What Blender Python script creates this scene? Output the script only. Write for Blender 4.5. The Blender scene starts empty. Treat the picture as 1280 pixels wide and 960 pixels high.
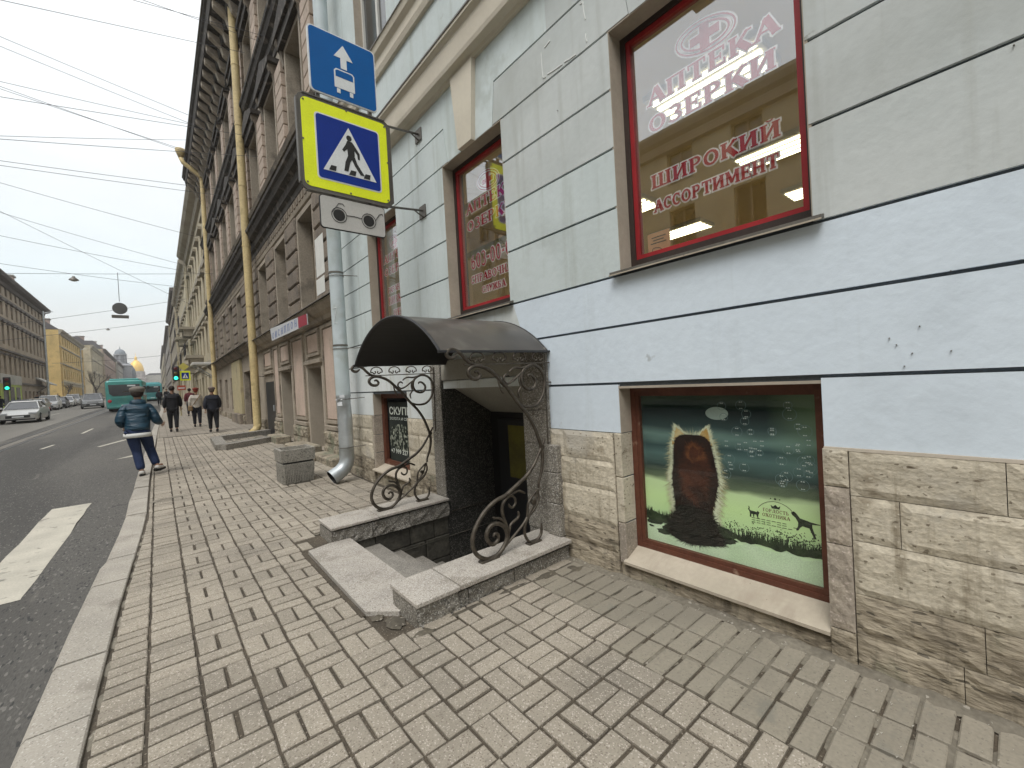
import bpy, math, random
from mathutils import Vector, Matrix, noise
random.seed(7)
S = bpy.context.scene
C = S.collection
R = math.radians
# ------------------------------------------------------------------ camera
cam = bpy.data.objects.new('camera', bpy.data.cameras.new('camera'))
C.objects.link(cam); S.camera = cam
_ya, _pi, _ro = R(39.874), R(-0.559), R(-3.221)
fw = Vector((math.sin(_ya)*math.cos(_pi), math.cos(_ya)*math.cos(_pi), math.sin(_pi)))
rt0 = Vector((math.cos(_ya), -math.sin(_ya), 0)); up0 = rt0.cross(fw)
rt = rt0*math.cos(_ro) + up0*math.sin(_ro); up = -rt0*math.sin(_ro) + up0*math.cos(_ro)
cam.matrix_world = Matrix(((rt.x, up.x, -fw.x, 0), (rt.y, up.y, -fw.y, 0), (rt.z, up.z, -fw.z, 1.6), (0, 0, 0, 1)))
cam.data.sensor_width = 36; cam.data.lens = 531.43/1280*36
cam.data.clip_start = 0.05; cam.data.clip_end = 6000
# ------------------------------------------------------------------ world, sun
SUN_EL, SUN_AZ = R(58), R(235)          # high, from the far side of the street
W = bpy.data.worlds.new('World'); S.world = W; W.use_nodes = True
wn, wl = W.node_tree.nodes, W.node_tree.links
bg = wn['Background']; bg.inputs['Strength'].default_value = 0.108
sky = wn.new('ShaderNodeTexSky'); sky.sky_type = 'NISHITA'; sky.sun_disc = False
sky.sun_elevation = SUN_EL; sky.sun_rotation = SUN_AZ
hs = wn.new('ShaderNodeHueSaturation'); hs.inputs['Saturation'].default_value = 0.35
wl.new(sky.outputs[0], hs.inputs['Color'])
tc = wn.new('ShaderNodeTexCoord'); sp = wn.new('ShaderNodeSeparateXYZ'); wl.new(tc.outputs['Generated'], sp.inputs[0])
rmp = wn.new('ShaderNodeValToRGB')      # overcast: brighter towards the zenith, faint colour low down
e = rmp.color_ramp.elements
e[0].position = 0.0; e[0].color = (6.1, 6.0, 5.7, 1)
e[1].position = 1.0; e[1].color = (14.5, 14.7, 14.9, 1)
for p_, c_ in ((0.08, (6.2, 6.0, 5.6, 1)), (0.2, (5.8, 6.5, 6.7, 1)), (0.34, (6.7, 7.0, 7.15, 1)), (0.55, (8.0, 8.3, 8.5, 1))):
    k = e.new(p_); k.color = c_
wl.new(sp.outputs['Z'], rmp.inputs[0])
cl = wn.new('ShaderNodeTexNoise'); cl.inputs['Scale'].default_value = 2.2; cl.inputs['Detail'].default_value = 5
mp = wn.new('ShaderNodeMapping'); mp.inputs['Scale'].default_value = (1, 1, 3); wl.new(tc.outputs['Generated'], mp.inputs[0]); wl.new(mp.outputs[0], cl.inputs['Vector'])
clr = wn.new('ShaderNodeMapRange'); clr.inputs[1].default_value = 0.3; clr.inputs[2].default_value = 0.7; clr.inputs[3].default_value = 0.88; clr.inputs[4].default_value = 1.09
wl.new(cl.outputs[0], clr.inputs[0])
ml = wn.new('ShaderNodeMixRGB'); ml.blend_type = 'MULTIPLY'; ml.inputs[0].default_value = 1
wl.new(rmp.outputs[0], ml.inputs[1]); wl.new(clr.outputs[0], ml.inputs[2])
mx = wn.new('ShaderNodeMixRGB'); mx.inputs[0].default_value = 0.88
wl.new(hs.outputs[0], mx.inputs[1]); wl.new(ml.outputs[0], mx.inputs[2]); wl.new(mx.outputs[0], bg.inputs[0])
sun = bpy.data.objects.new('sun', bpy.data.lights.new('sun', 'SUN')); C.objects.link(sun)
sun.data.energy = 1.45; sun.data.angle = R(28); sun.data.color = (1, 0.97, 0.93)
sd = Vector((-math.cos(SUN_EL)*0.86, -math.cos(SUN_EL)*0.5, math.sin(SUN_EL)))
sun.rotation_euler = sd.to_track_quat('Z', 'Y').to_euler()
S.view_settings.view_transform = 'Standard'; S.view_settings.look = 'None'
S.view_settings.exposure = 0.55; S.view_settings.gamma = 1
S.render.engine = 'CYCLES'
S.cycles.max_bounces = 6; S.cycles.transparent_max_bounces = 12
# ------------------------------------------------------------------ terrain height: the street climbs gently away from the camera
def gz(y): return 0.0 if y < 6 else 0.018*(y-6) if y > 8 else 0.0045*(y-6)**2
# ------------------------------------------------------------------ mesh builder
class MB:
    def __init__(s): s.v = []; s.f = []; s.m = []; s.mi = 0
    def add(s, vs, fs):
        b = len(s.v); s.v += [tuple(p) for p in vs]; s.f += [tuple(b+i for i in f) for f in fs]; s.m += [s.mi]*len(fs); return s
    def box(s, x0, x1, y0, y1, z0, z1):
        vs = [(x, y, z) for z in (z0, z1) for y in (y0, y1) for x in (x0, x1)]
        return s.add(vs, [(0, 2, 3, 1), (4, 5, 7, 6), (0, 1, 5, 4), (2, 6, 7, 3), (0, 4, 6, 2), (1, 3, 7, 5)])
    def cbox(s, x0, x1, y0, y1, z0, z1, c=0.008):
        bm_v = []; idx = {}
        for ix, x in enumerate((x0, x1)):
            for iy, y in enumerate((y0, y1)):
                for iz, z in enumerate((z0, z1)):
                    sx, sy, sz = (c if ix == 0 else -c), (c if iy == 0 else -c), (c if iz == 0 else -c)
                    for a, p in (('x', (x, y+sy, z+sz)), ('y', (x+sx, y, z+sz)), ('z', (x+sx, y+sy, z))):
                        idx[(ix, iy, iz, a)] = len(bm_v); bm_v.append(p)
        g = lambda *k: idx[k]
        F = []
        for i in (0, 1):
            q = [g(i, 0, 0, 'x'), g(i, 1, 0, 'x'), g(i, 1, 1, 'x'), g(i, 0, 1, 'x')]; F.append(q if i else q[::-1])
            q = [g(0, i, 0, 'y'), g(0, i, 1, 'y'), g(1, i, 1, 'y'), g(1, i, 0, 'y')]; F.append(q if i else q[::-1])
            q = [g(0, 0, i, 'z'), g(1, 0, i, 'z'), g(1, 1, i, 'z'), g(0, 1, i, 'z')]; F.append(q if i else q[::-1])
            for j in (0, 1):
                F.append([g(i, j, 0, 'x'), g(i, j, 1, 'x'), g(i, j, 1, 'y'), g(i, j, 0, 'y')])
                F.append([g(i, 0, j, 'x'), g(i, 1, j, 'x'), g(i, 1, j, 'z'), g(i, 0, j, 'z')])
                F.append([g(0, i, j, 'y'), g(1, i, j, 'y'), g(1, i, j, 'z'), g(0, i, j, 'z')])
                for k in (0, 1): F.append([g(i, j, k, 'x'), g(i, j, k, 'y'), g(i, j, k, 'z')])
        return s.add(bm_v, F)
    def prism(s, poly, ax, a, b):      # 2-D polygon extruded along an axis: ax x -> (y,z), y -> (x,z), z -> (x,y)
        f = {'x': lambda p, t: (t, p[0], p[1]), 'y': lambda p, t: (p[0], t, p[1]), 'z': lambda p, t: (p[0], p[1], t)}[ax]
        n = len(poly)
        vs = [f(p, a) for p in poly]+[f(p, b) for p in poly]
        return s.add(vs, [tuple(range(n))[::-1], tuple(range(n, 2*n))]+[(i, (i+1) % n, n+(i+1) % n, n+i) for i in range(n)])
    def flat(s, poly, ax, a):
        f = {'x': lambda p: (a, p[0], p[1]), 'y': lambda p: (p[0], a, p[1]), 'z': lambda p: (p[0], p[1], a)}[ax]
        return s.add([f(p) for p in poly], [tuple(range(len(poly)))])
    def tube(s, pts, r, n=6, cap=True):
        P = [Vector(p) for p in pts]; rr = r if isinstance(r, (list, tuple)) else [r]*len(P)
        vs = []; t0 = (P[1]-P[0]).normalized(); u = t0.orthogonal().normalized()
        for i, p in enumerate(P):
            t = (P[min(i+1, len(P)-1)]-P[max(i-1, 0)])
            t = t.normalized() if t.length > 1e-9 else t0
            u = (u-t*u.dot(t)); u = u.normalized() if u.length > 1e-6 else t.orthogonal().normalized()
            w = t.cross(u)
            for k in range(n):
                a = 2*math.pi*k/n; vs.append(p+(u*math.cos(a)+w*math.sin(a))*rr[i])
        fs = [(i*n+k, i*n+(k+1) % n, (i+1)*n+(k+1) % n, (i+1)*n+k) for i in range(len(P)-1) for k in range(n)]
        if cap: fs += [tuple(range(n))[::-1], tuple(range((len(P)-1)*n, len(P)*n))]
        return s.add(vs, fs)
    def lathe(s, c, prof, n=12, ax='z', cap=True):
        vs = []
        for r, h in prof:
            for k in range(n):
                a = 2*math.pi*k/n; p, q = r*math.cos(a), r*math.sin(a)
                vs.append({'z': (c[0]+p, c[1]+q, c[2]+h), 'x': (c[0]+h, c[1]+p, c[2]+q), 'y': (c[0]+q, c[1]+h, c[2]+p)}[ax])
        m = len(prof)
        fs = [(i*n+k, i*n+(k+1) % n, (i+1)*n+(k+1) % n, (i+1)*n+k) for i in range(m-1) for k in range(n)]
        if cap: fs += [tuple(range(n))[::-1], tuple(range((m-1)*n, m*n))]
        return s.add(vs, fs)
    def rings(s, rs, cap=True):        # loft through rings of equal length
        n = len(rs[0]); vs = [p for r in rs for p in r]
        fs = [(i*n+k, i*n+(k+1) % n, (i+1)*n+(k+1) % n, (i+1)*n+k) for i in range(len(rs)-1) for k in range(n)]
        if cap: fs += [tuple(range(n))[::-1], tuple(range((len(rs)-1)*n, len(rs)*n))]
        return s.add(vs, fs)
    def rough(s, x, y0, y1, z0, z1, ny, nz, amp, depth, seed=0, sc=9, edge=0.012):  # rough stone face towards -X with sides
        vs = []
        for j in range(nz+1):
            for i in range(ny+1):
                y = y0+(y1-y0)*i/ny; z = z0+(z1-z0)*j/nz
                b = i in (0, ny) or j in (0, nz)
                d = edge if b else amp*noise.noise(Vector((y*sc, z*sc*1.5, seed)))+amp*.45*noise.noise(Vector((y*sc*3, z*sc*4.5, seed+5)))
                vs.append((x+d, y, z))
        fs = [(j*(ny+1)+i, j*(ny+1)+i+1, (j+1)*(ny+1)+i+1, (j+1)*(ny+1)+i) for j in range(nz) for i in range(ny)]
        s.add(vs, fs)
        return s.box(x+edge+.003, x+depth, y0, y1, z0, z1)
def top(o):
    while o.parent: o = o.parent
    return o
def build(name, mb, mats, parent=None, smooth=False, kind=None, label=None, cat=None, group=None, recalc=True):
    me = bpy.data.meshes.new(name)
    off = top(parent).location if parent else Vector((0, 0, 0))
    me.from_pydata([(v[0]-off[0], v[1]-off[1], v[2]-off[2]) for v in mb.v], [], mb.f)
    if not isinstance(mats, (list, tuple)): mats = [mats]
    for m in mats: me.materials.append(m)
    if len(mats) > 1: me.polygons.foreach_set('material_index', mb.m)
    if recalc:
        import bmesh
        b = bmesh.new(); b.from_mesh(me); bmesh.ops.recalc_face_normals(b, faces=b.faces); b.to_mesh(me); b.free()
    if smooth:
        me.shade_smooth()
        if smooth != 2:
            try: me.set_sharp_from_angle(angle=R(40))
            except Exception: pass
    o = bpy.data.objects.new(name, me); C.objects.link(o)
    if parent: o.parent = parent
    if kind: o['kind'] = kind
    if label: o['label'] = label
    if cat: o['category'] = cat
    if group: o['group'] = group
    return o
def thing(name, label, cat, loc=(0, 0, 0), rz=0, group=None):
    o = bpy.data.objects.new(name, None); C.objects.link(o); o.location = loc; o.rotation_euler = (0, 0, rz)
    o.empty_display_size = 0.2; o['label'] = label; o['category'] = cat
    if group: o['group'] = group
    return o
def dup(o, loc=None, rz=None, label=None, parent=None, scale=None):
    c = o.copy(); C.objects.link(c)
    if parent: c.parent = parent
    if loc is not None: c.location = loc
    if rz is not None: c.rotation_euler = (0, 0, rz)
    if scale: c.scale = scale
    if label: c['label'] = label
    for ch in list(o.children): dup(ch, parent=c)
    return c
# ------------------------------------------------------------------ materials
def mat(name, c1, c2=None, sc=2.0, rough=0.85, bump=0.25, bs=60, var=0.06, spk=None, spa=0.0, sps=220, metal=0.0, c3=None, d3=(0.55, 0.7), s3=1.2, stretch=(1, 1, 1), fine=0.12, det=5, spec=0.4, bdist=0.004, stains=()):
    m = bpy.data.materials.new(name); m.use_nodes = True
    n, l = m.node_tree.nodes, m.node_tree.links
    bs_ = n['Principled BSDF']; bs_.inputs['Roughness'].default_value = rough; bs_.inputs['Metallic'].default_value = metal
    bs_.inputs['Specular IOR Level'].default_value = spec
    g = n.new('ShaderNodeNewGeometry'); mp_ = n.new('ShaderNodeMapping'); mp_.inputs['Scale'].default_value = stretch
    l.new(g.outputs['Position'], mp_.inputs[0])
    def noi(s_, d=det):
        t = n.new('ShaderNodeTexNoise'); t.inputs['Scale'].default_value = s_; t.inputs['Detail'].default_value = d; l.new(mp_.outputs[0], t.inputs['Vector']); return t
    def rng(src, a, b, c_, d):
        t = n.new('ShaderNodeMapRange'); t.inputs[1].default_value = a; t.inputs[2].default_value = b; t.inputs[3].default_value = c_; t.inputs[4].default_value = d; l.new(src, t.inputs[0]); return t.outputs[0]
    def mix(f, a, b, bt='MIX'):
        t = n.new('ShaderNodeMixRGB'); t.blend_type = bt
        for s_, v in ((0, f), (1, a), (2, b)):
            if isinstance(v, (int, float)): t.inputs[s_].default_value = v if s_ == 0 else (v, v, v, 1)
            elif isinstance(v, tuple): t.inputs[s_].default_value = (*v[:3], 1)
            else: l.new(v, t.inputs[s_])
        return t.outputs[0]
    col = mix(rng(noi(sc).outputs[0], 0.35, 0.65, 0, 1), c1, c2 or tuple(x*0.8 for x in c1))
    if c3: col = mix(rng(noi(s3, 8).outputs[0], d3[0], d3[1], 0, 1), col, c3)
    f = noi(bs, 4)
    col = mix(1.0, col, rng(f.outputs[0], 0.3, 0.7, 1-fine, 1+fine), 'MULTIPLY')
    for (ss, sst, lo, hi, c_) in stains:      # shaped dirt: each has its own scale and stretch
        m2 = n.new('ShaderNodeMapping'); m2.inputs['Scale'].default_value = sst; l.new(g.outputs['Position'], m2.inputs[0])
        t2 = n.new('ShaderNodeTexNoise'); t2.inputs['Scale'].default_value = ss; t2.inputs['Detail'].default_value = 9; t2.inputs['Roughness'].default_value = .62; l.new(m2.outputs[0], t2.inputs['Vector'])
        col = mix(rng(t2.outputs[0], lo, hi, 0, 1), col, c_)
    if spk:
        v = n.new('ShaderNodeTexVoronoi'); v.inputs['Scale'].default_value = sps; l.new(mp_.outputs[0], v.inputs['Vector'])
        sx = n.new('ShaderNodeSeparateXYZ'); l.new(v.outputs['Color'], sx.inputs[0])
        for k, cc in enumerate(spk): col = mix(rng(sx.outputs[k], 1-spa, 1-spa+0.02, 0, 0.8), col, cc)
    if var:
        oi = n.new('ShaderNodeObjectInfo'); ad = n.new('ShaderNodeMath'); ad.operation = 'ADD'; l.new(g.outputs['Random Per Island'], ad.inputs[0]); l.new(oi.outputs['Random'], ad.inputs[1])
        fr = n.new('ShaderNodeMath'); fr.operation = 'FRACT'; l.new(ad.outputs[0], fr.inputs[0])
        col = mix(1.0, col, rng(fr.outputs[0], 0, 1, 1-var, 1+var), 'MULTIPLY')
    l.new(col, bs_.inputs['Base Color'])
    if bump:
        b = n.new('ShaderNodeBump'); b.inputs['Strength'].default_value = bump; b.inputs['Distance'].default_value = bdist
        l.new(f.outputs[0], b.inputs['Height']); l.new(b.outputs[0], bs_.inputs['Normal'])
    return m
def plain(name, c, rough=0.6, metal=0.0, emit=0, spec=0.5):
    m = mat(name, c, tuple(x*0.92 for x in c), sc=4, rough=rough, metal=metal, bump=0.0, fine=0.05, var=0.0, spec=spec, det=2)
    if emit:
        b = m.node_tree.nodes['Principled BSDF']; b.inputs['Emission Color'].default_value = (*c, 1); b.inputs['Emission Strength'].default_value = emit
    return m
def s2l(r, g, b): return tuple(((x/255)/12.92 if x/255 <= 0.04045 else ((x/255+0.055)/1.055)**2.4) for x in (r, g, b))
M = {}
M['blue'] = mat('pale_blue_plaster', (0.655, 0.735, 0.805), (0.61, 0.69, 0.76), sc=0.9, bump=0.5, bs=14, var=0.015, fine=0.02, c3=(0.57, 0.64, 0.70), d3=(0.55, 0.78), s3=1.6, rough=0.8, bdist=0.006, spk=[(0.25, 0.27, 0.3)], spa=0.0008, sps=26, stains=[(1.0, (1, 6, .35), .56, .74, (.57, .64, .69)), (5, (1, 1, 1), .68, .72, (.48, .53, .56)), (14, (1, .35, 1.6), .70, .73, (.66, .70, .72))])
M['mint'] = mat('mint_grey_plaster', (0.58, 0.64, 0.635), (0.53, 0.59, 0.585), sc=1.1, bump=0.4, bs=18, var=0.03, fine=0.03, c3=(0.42, 0.46, 0.44), d3=(0.5, 0.75), s3=1.0, bdist=0.005, stains=[(1.1, (1, 5, .3), .52, .72, (.42, .46, .43)), (.8, (1, 1, 1), .56, .62, (.58, .64, .64)), (6, (1, .6, 1), .69, .73, (.36, .37, .33))])
M['grey'] = mat('grey_plaster', (0.49, 0.525, 0.515), (0.56, 0.59, 0.58), sc=1.4, bump=0.4, bs=18, var=0.03, fine=0.03, c3=(0.40, 0.415, 0.39), d3=(0.55, 0.8), s3=0.8, bdist=0.005, stains=[(1.1, (1, 5, .3), .55, .74, (.42, .44, .415)), (.7, (1, 1, 1), .55, .62, (.52, .555, .55)), (6, (1, .6, 1), .69, .73, (.30, .31, .28))])
M['white'] = mat('white_plaster', (0.66, 0.69, 0.69), (0.58, 0.62, 0.61), sc=1.2, bump=0.35, bs=18, var=0.02, fine=0.03, c3=(0.48, 0.50, 0.46), d3=(0.58, 0.78), s3=1.3, bdist=0.004, stains=[(1.1, (1, 6, .35), .52, .72, (.50, .51, .46)), (5, (1, 1, 1), .67, .71, (.42, .42, .37))])
M['joint'] = mat('dark_joint_plaster', (0.11, 0.125, 0.14), bump=0.1)  # dark grey backing that shows in the joints between plaster blocks
M['cream'] = mat('cream_plaster', (0.62, 0.57, 0.47), (0.56, 0.51, 0.42), sc=1.6, bump=0.3, bs=25, var=0.02, fine=0.03, c3=(0.38, 0.35, 0.27), d3=(0.6, 0.8))
M['tan'] = mat('tan_reveal_plaster', (0.40, 0.345, 0.28), (0.34, 0.30, 0.24), sc=2.5, bump=0.35, bs=30, var=0.02, fine=0.05)
M['lime'] = mat('weathered_limestone', (0.56, 0.505, 0.40), (0.48, 0.43, 0.335), sc=3.0, bump=0.9, bs=38, var=0.08, fine=0.16, c3=(0.31, 0.265, 0.195), d3=(0.58, 0.72), s3=7, stretch=(1, 1.0, 1.4), bdist=0.006, det=8, spk=[(0.14, 0.115, 0.08), (0.55, 0.50, 0.40)], spa=.035, sps=75, stains=[(2.2, (1, 5, .5), .54, .70, (.27, .23, .165)), (9, (1, .5, 3), .64, .68, (.16, .13, .09)), (1.5, (1, 1, 1), .55, .68, (.44, .41, .35))])
M['limelow'] = mat('stained_limestone', (0.37, 0.32, 0.24), (0.27, 0.23, 0.17), sc=3.0, bump=0.9, bs=18, var=0.08, fine=0.18, c3=(0.15, 0.125, 0.09), d3=(0.54, 0.68), s3=7, stretch=(1, 0.8, 2.6), bdist=0.014, det=8, spk=[(0.07, 0.06, 0.045)], spa=.05, sps=34, stains=[(2.5, (1, 4, .8), .50, .66, (.13, .11, .08)), (9, (1, .5, 3), .63, .68, (.08, .065, .045)), (1.6, (1, 1, 1), .52, .64, (.20, .20, .14))])
M['jamb'] = mat('pinkish_granite', (0.37, 0.32, 0.255), (0.29, 0.25, 0.205), sc=6, bump=0.8, bs=50, var=0.08, fine=0.2, spk=[(0.5, 0.42, 0.36)], spa=0.08, sps=130, bdist=0.006)
M['granite'] = mat('grey_granite', (0.24, 0.22, 0.185), (0.175, 0.16, 0.135), sc=3, bump=0.5, bs=80, var=0.05, fine=0.1, spk=[(0.08, 0.075, 0.07), (0.46, 0.44, 0.40)], spa=0.2, sps=130, rough=0.75, stains=[(3, (1, 1, 1), .52, .66, (.13, .115, .09))])
M['granitetop'] = mat('worn_granite_slab', (0.42, 0.385, 0.335), (0.35, 0.32, 0.28), sc=4, bump=0.4, bs=90, var=0.04, fine=0.08, spk=[(0.2, 0.18, 0.16), (0.55, 0.52, 0.47)], spa=0.16, sps=160, c3=(0.25, 0.225, 0.19), d3=(0.58, 0.75), s3=3, stains=[(3, (1, 1, 1), .55, .68, (.27, .24, .20))])
M['granitedark'] = mat('dark_granite', (0.05, 0.048, 0.042), (0.035, 0.034, 0.03), sc=5, bump=0.3, bs=80, var=0.04, fine=0.1, spk=[(0.02, 0.02, 0.02), (0.2, 0.19, 0.17)], spa=0.2, sps=120, rough=0.6)
M['pitstone'] = mat('damp_pit_stone', (0.085, 0.078, 0.062), (0.05, 0.046, 0.037), sc=6, bump=1.0, bs=25, var=0.15, fine=0.25, bdist=0.012)
M['ceilsoffit'] = mat('beige_soffit', (0.34, 0.32, 0.27), bump=0.1)
M['paver'] = mat('concrete_paver', (0.325, 0.287, 0.23), (0.265, 0.235, 0.188), sc=1.3, bump=0.5, bs=120, var=0.10, fine=0.12, spk=[(0.16, 0.13, 0.10), (0.47, 0.42, 0.36)], spa=0.09, sps=170, c3=(0.225, 0.205, 0.165), d3=(0.55, 0.75), s3=1.1, bdist=0.003, stains=[(.55, (1, 1, 1), .50, .68, (.21, .185, .15)), (3.2, (1, 1, 1), .62, .70, (.19, .168, .135)), (11, (1, 1, 1), .715, .73, (.12, .10, .08)), (17, (1, 1, 1), .73, .74, (.48, .45, .40))])
M['paverdirty'] = mat('silted_concrete_paver', (0.272, 0.244, 0.192), (0.232, 0.207, 0.162), sc=1.6, bump=0.4, bs=60, var=0.05, fine=0.10, spk=[(0.17, 0.15, 0.12)], spa=0.05, sps=150, c3=(0.205, 0.184, 0.146), d3=(0.5, 0.75), s3=1.4, stains=[(.9, (1, 1, 1), .48, .62, (.215, .193, .153)), (4, (1, 1, 1), .60, .68, (.20, .185, .15)), (15, (1, 1, 1), .72, .735, (.13, .11, .09))])
M['sand'] = mat('joint_dirt', (0.085, 0.068, 0.048), (0.055, 0.045, 0.032), sc=5, bump=0.8, bs=90, fine=0.25, spk=[(0.22, 0.19, 0.15)], spa=0.05, sps=150)
M['kerb'] = mat('granite_kerb', (0.375, 0.345, 0.295), (0.31, 0.285, 0.245), sc=2.2, bump=0.45, bs=90, var=0.05, fine=0.1, spk=[(0.2, 0.18, 0.155), (0.5, 0.47, 0.42)], spa=0.07, sps=150, c3=(0.23, 0.21, 0.18), d3=(0.58, 0.75), s3=2.0, stains=[(2.0, (1, 1, 1), .55, .70, (.24, .215, .18)), (12, (1, 1, 1), .70, .72, (.14, .12, .10))])
M['asphalt'] = mat('asphalt', (0.098, 0.093, 0.084), (0.075, 0.071, 0.065), sc=0.35, bump=0.9, bs=70, var=0, fine=0.2, spk=[(0.17, 0.16, 0.145), (0.03, 0.03, 0.03)], spa=0.07, sps=75, c3=(0.15, 0.14, 0.122), d3=(0.42, 0.7), s3=0.25, stretch=(1, 0.35, 1), bdist=0.006, stains=[(.35, (1, .12, 1), .50, .60, (.062, .059, .054)), (2.0, (1, .3, 1), .64, .70, (.13, .12, .105)), (.9, (1, .8, 1), .66, .69, (.045, .043, .04))])
M['asphalt2'] = mat('dusty_asphalt', (0.225, 0.212, 0.185), (0.185, 0.172, 0.152), sc=0.25, bump=0.5, bs=50, fine=0.15, stretch=(1, 0.15, 1), c3=(0.19, 0.178, 0.155), d3=(0.5, 0.7), s3=0.6)
M['paint'] = mat('road_paint', (0.50, 0.47, 0.395), (0.41, 0.385, 0.325), sc=2.5, bump=0.4, bs=60, fine=0.1, c3=(0.20, 0.19, 0.165), d3=(0.62, 0.7), s3=7)
M['brown'] = mat('brown_painted_wood', (0.13, 0.048, 0.028), (0.10, 0.036, 0.022), sc=8, bump=0.3, bs=40, rough=0.5, fine=0.12, c3=(0.26, 0.17, 0.12), d3=(0.66, 0.75), s3=9)
M['red'] = mat('red_window_frame', (0.36, 0.02, 0.025), (0.28, 0.015, 0.02), sc=4, bump=0.05, rough=0.45, fine=0.05)
M['darkframe'] = mat('dark_brown_frame', (0.045, 0.03, 0.025), sc=4, bump=0.1, rough=0.5)
M['redvinyl'] = plain('crimson_vinyl', (0.45, 0.004, 0.02), 0.6, spec=.2)
M['whitevinyl'] = plain('white_vinyl', (0.92, 0.86, 0.84), 0.6)
M['sill'] = mat('beige_sill_sheet', (0.44, 0.385, 0.305), (0.37, 0.325, 0.255), sc=3, bump=0.25, bs=30, fine=0.05, c3=(0.33, 0.27, 0.21), d3=(0.58, 0.75), s3=2.5, stains=[(2, (1, 3, 1), .55, .68, (.33, .28, .22)), (16, (1, 1, 1), .70, .72, (.2, .17, .13))])
M['tin'] = mat('old_tin_flashing', (0.17, 0.16, 0.14), (0.12, 0.11, 0.095), sc=6, bump=0.2, rough=0.5, metal=0.3)
M['galv'] = mat('galvanised_steel', (0.50, 0.53, 0.54), (0.40, 0.43, 0.44), sc=4, bump=0.15, bs=12, rough=0.42, metal=0.55, fine=0.05, c3=(0.30, 0.31, 0.30), d3=(0.55, 0.7), s3=3)
M['pipepaint'] = mat('pale_blue_painted_pipe', (0.50, 0.56, 0.58), (0.42, 0.48, 0.48), sc=3, bump=0.2, bs=12, rough=0.55, fine=0.05, c3=(0.33, 0.36, 0.33), d3=(0.55, 0.75), s3=2)
M['yellowpipe'] = mat('yellow_painted_pipe', (0.58, 0.46, 0.23), (0.50, 0.39, 0.20), sc=2, bump=0.2, bs=15, rough=0.6, c3=(0.30, 0.23, 0.11), d3=(0.6, 0.75), s3=3)
M['iron'] = mat('wrought_iron', (0.11, 0.095, 0.075), (0.06, 0.05, 0.04), sc=20, bump=0.3, bs=150, rough=0.5, metal=0.6, fine=0.2)
M['canopytop'] = mat('weathered_canopy_sheet', (0.10, 0.09, 0.078), (0.065, 0.06, 0.054), sc=3, bump=0.2, bs=12, rough=0.36, metal=0.2, fine=0.1, c3=(0.19, 0.175, 0.15), d3=(0.5, 0.7), s3=2.5)
M['black'] = plain('black_paint', (0.012, 0.011, 0.01), 0.6)
M['blackmetal'] = mat('black_metal', (0.03, 0.03, 0.032), rough=0.45, bump=0.05)
M['pane'] = None
def glass(name, f0=0.25, tint=(0.97, 0.985, 0.98)):
    m = bpy.data.materials.new(name); m.use_nodes = True; n, l = m.node_tree.nodes, m.node_tree.links
    n.remove(n['Principled BSDF']); o = n['Material Output']
    g = n.new('ShaderNodeBsdfGlossy'); g.inputs['Roughness'].default_value = 0.0; g.inputs[0].default_value = (0.97, 0.98, 1, 1)
    t = n.new('ShaderNodeBsdfTransparent'); t.inputs[0].default_value = (*tint, 1)
    f = n.new('ShaderNodeLayerWeight'); p5 = n.new('ShaderNodeMath'); p5.operation = 'POWER'; p5.inputs[1].default_value = 5; f.inputs[0].default_value = .5
    l.new(f.outputs['Facing'], p5.inputs[0]); ma = n.new('ShaderNodeMath'); ma.operation = 'MULTIPLY_ADD'; ma.inputs[1].default_value = 1-f0; ma.inputs[2].default_value = f0; l.new(p5.outputs[0], ma.inputs[0])
    mx_ = n.new('ShaderNodeMixShader'); l.new(ma.outputs[0], mx_.inputs[0]); l.new(t.outputs[0], mx_.inputs[1]); l.new(g.outputs[0], mx_.inputs[2]); l.new(mx_.outputs[0], o.inputs[0])
    return m
M['pane'] = glass('shop_window_glass', 0.19)
M['catpane'] = glass('poster_window_glass', 0.02)
M['darkpane'] = mat('dark_window_glass', (0.022, 0.024, 0.025), (0.05, 0.052, 0.05), sc=0.7, rough=0.12, bump=0.05, bs=3, var=0.3, spec=0.8, fine=0.1)
# ------------------------------------------------------------------ wall with openings, decomposed into boxes
def wall(mb, x0, x1, y0, y1, z0, z1, ops):
    ys = sorted({y0, y1, *[min(max(v, y0), y1) for o in ops for v in o[:2]]}); zs = sorted({z0, z1, *[min(max(v, z0), z1) for o in ops for v in o[2:4]]})
    for a, b in zip(ys, ys[1:]):
        run = None
        for c, d in zip(zs, zs[1:]):
            my, mz = (a+b)/2, (c+d)/2
            inside = any(o[0] < my < o[1] and o[2] < mz < o[3] for o in ops)
            if inside:
                if run: mb.box(x0, x1, a, b, run[0], run[1]); run = None
            else: run = [run[0], d] if run else [c, d]
        if run: mb.box(x0, x1, a, b, run[0], run[1])
    return mb
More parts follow.
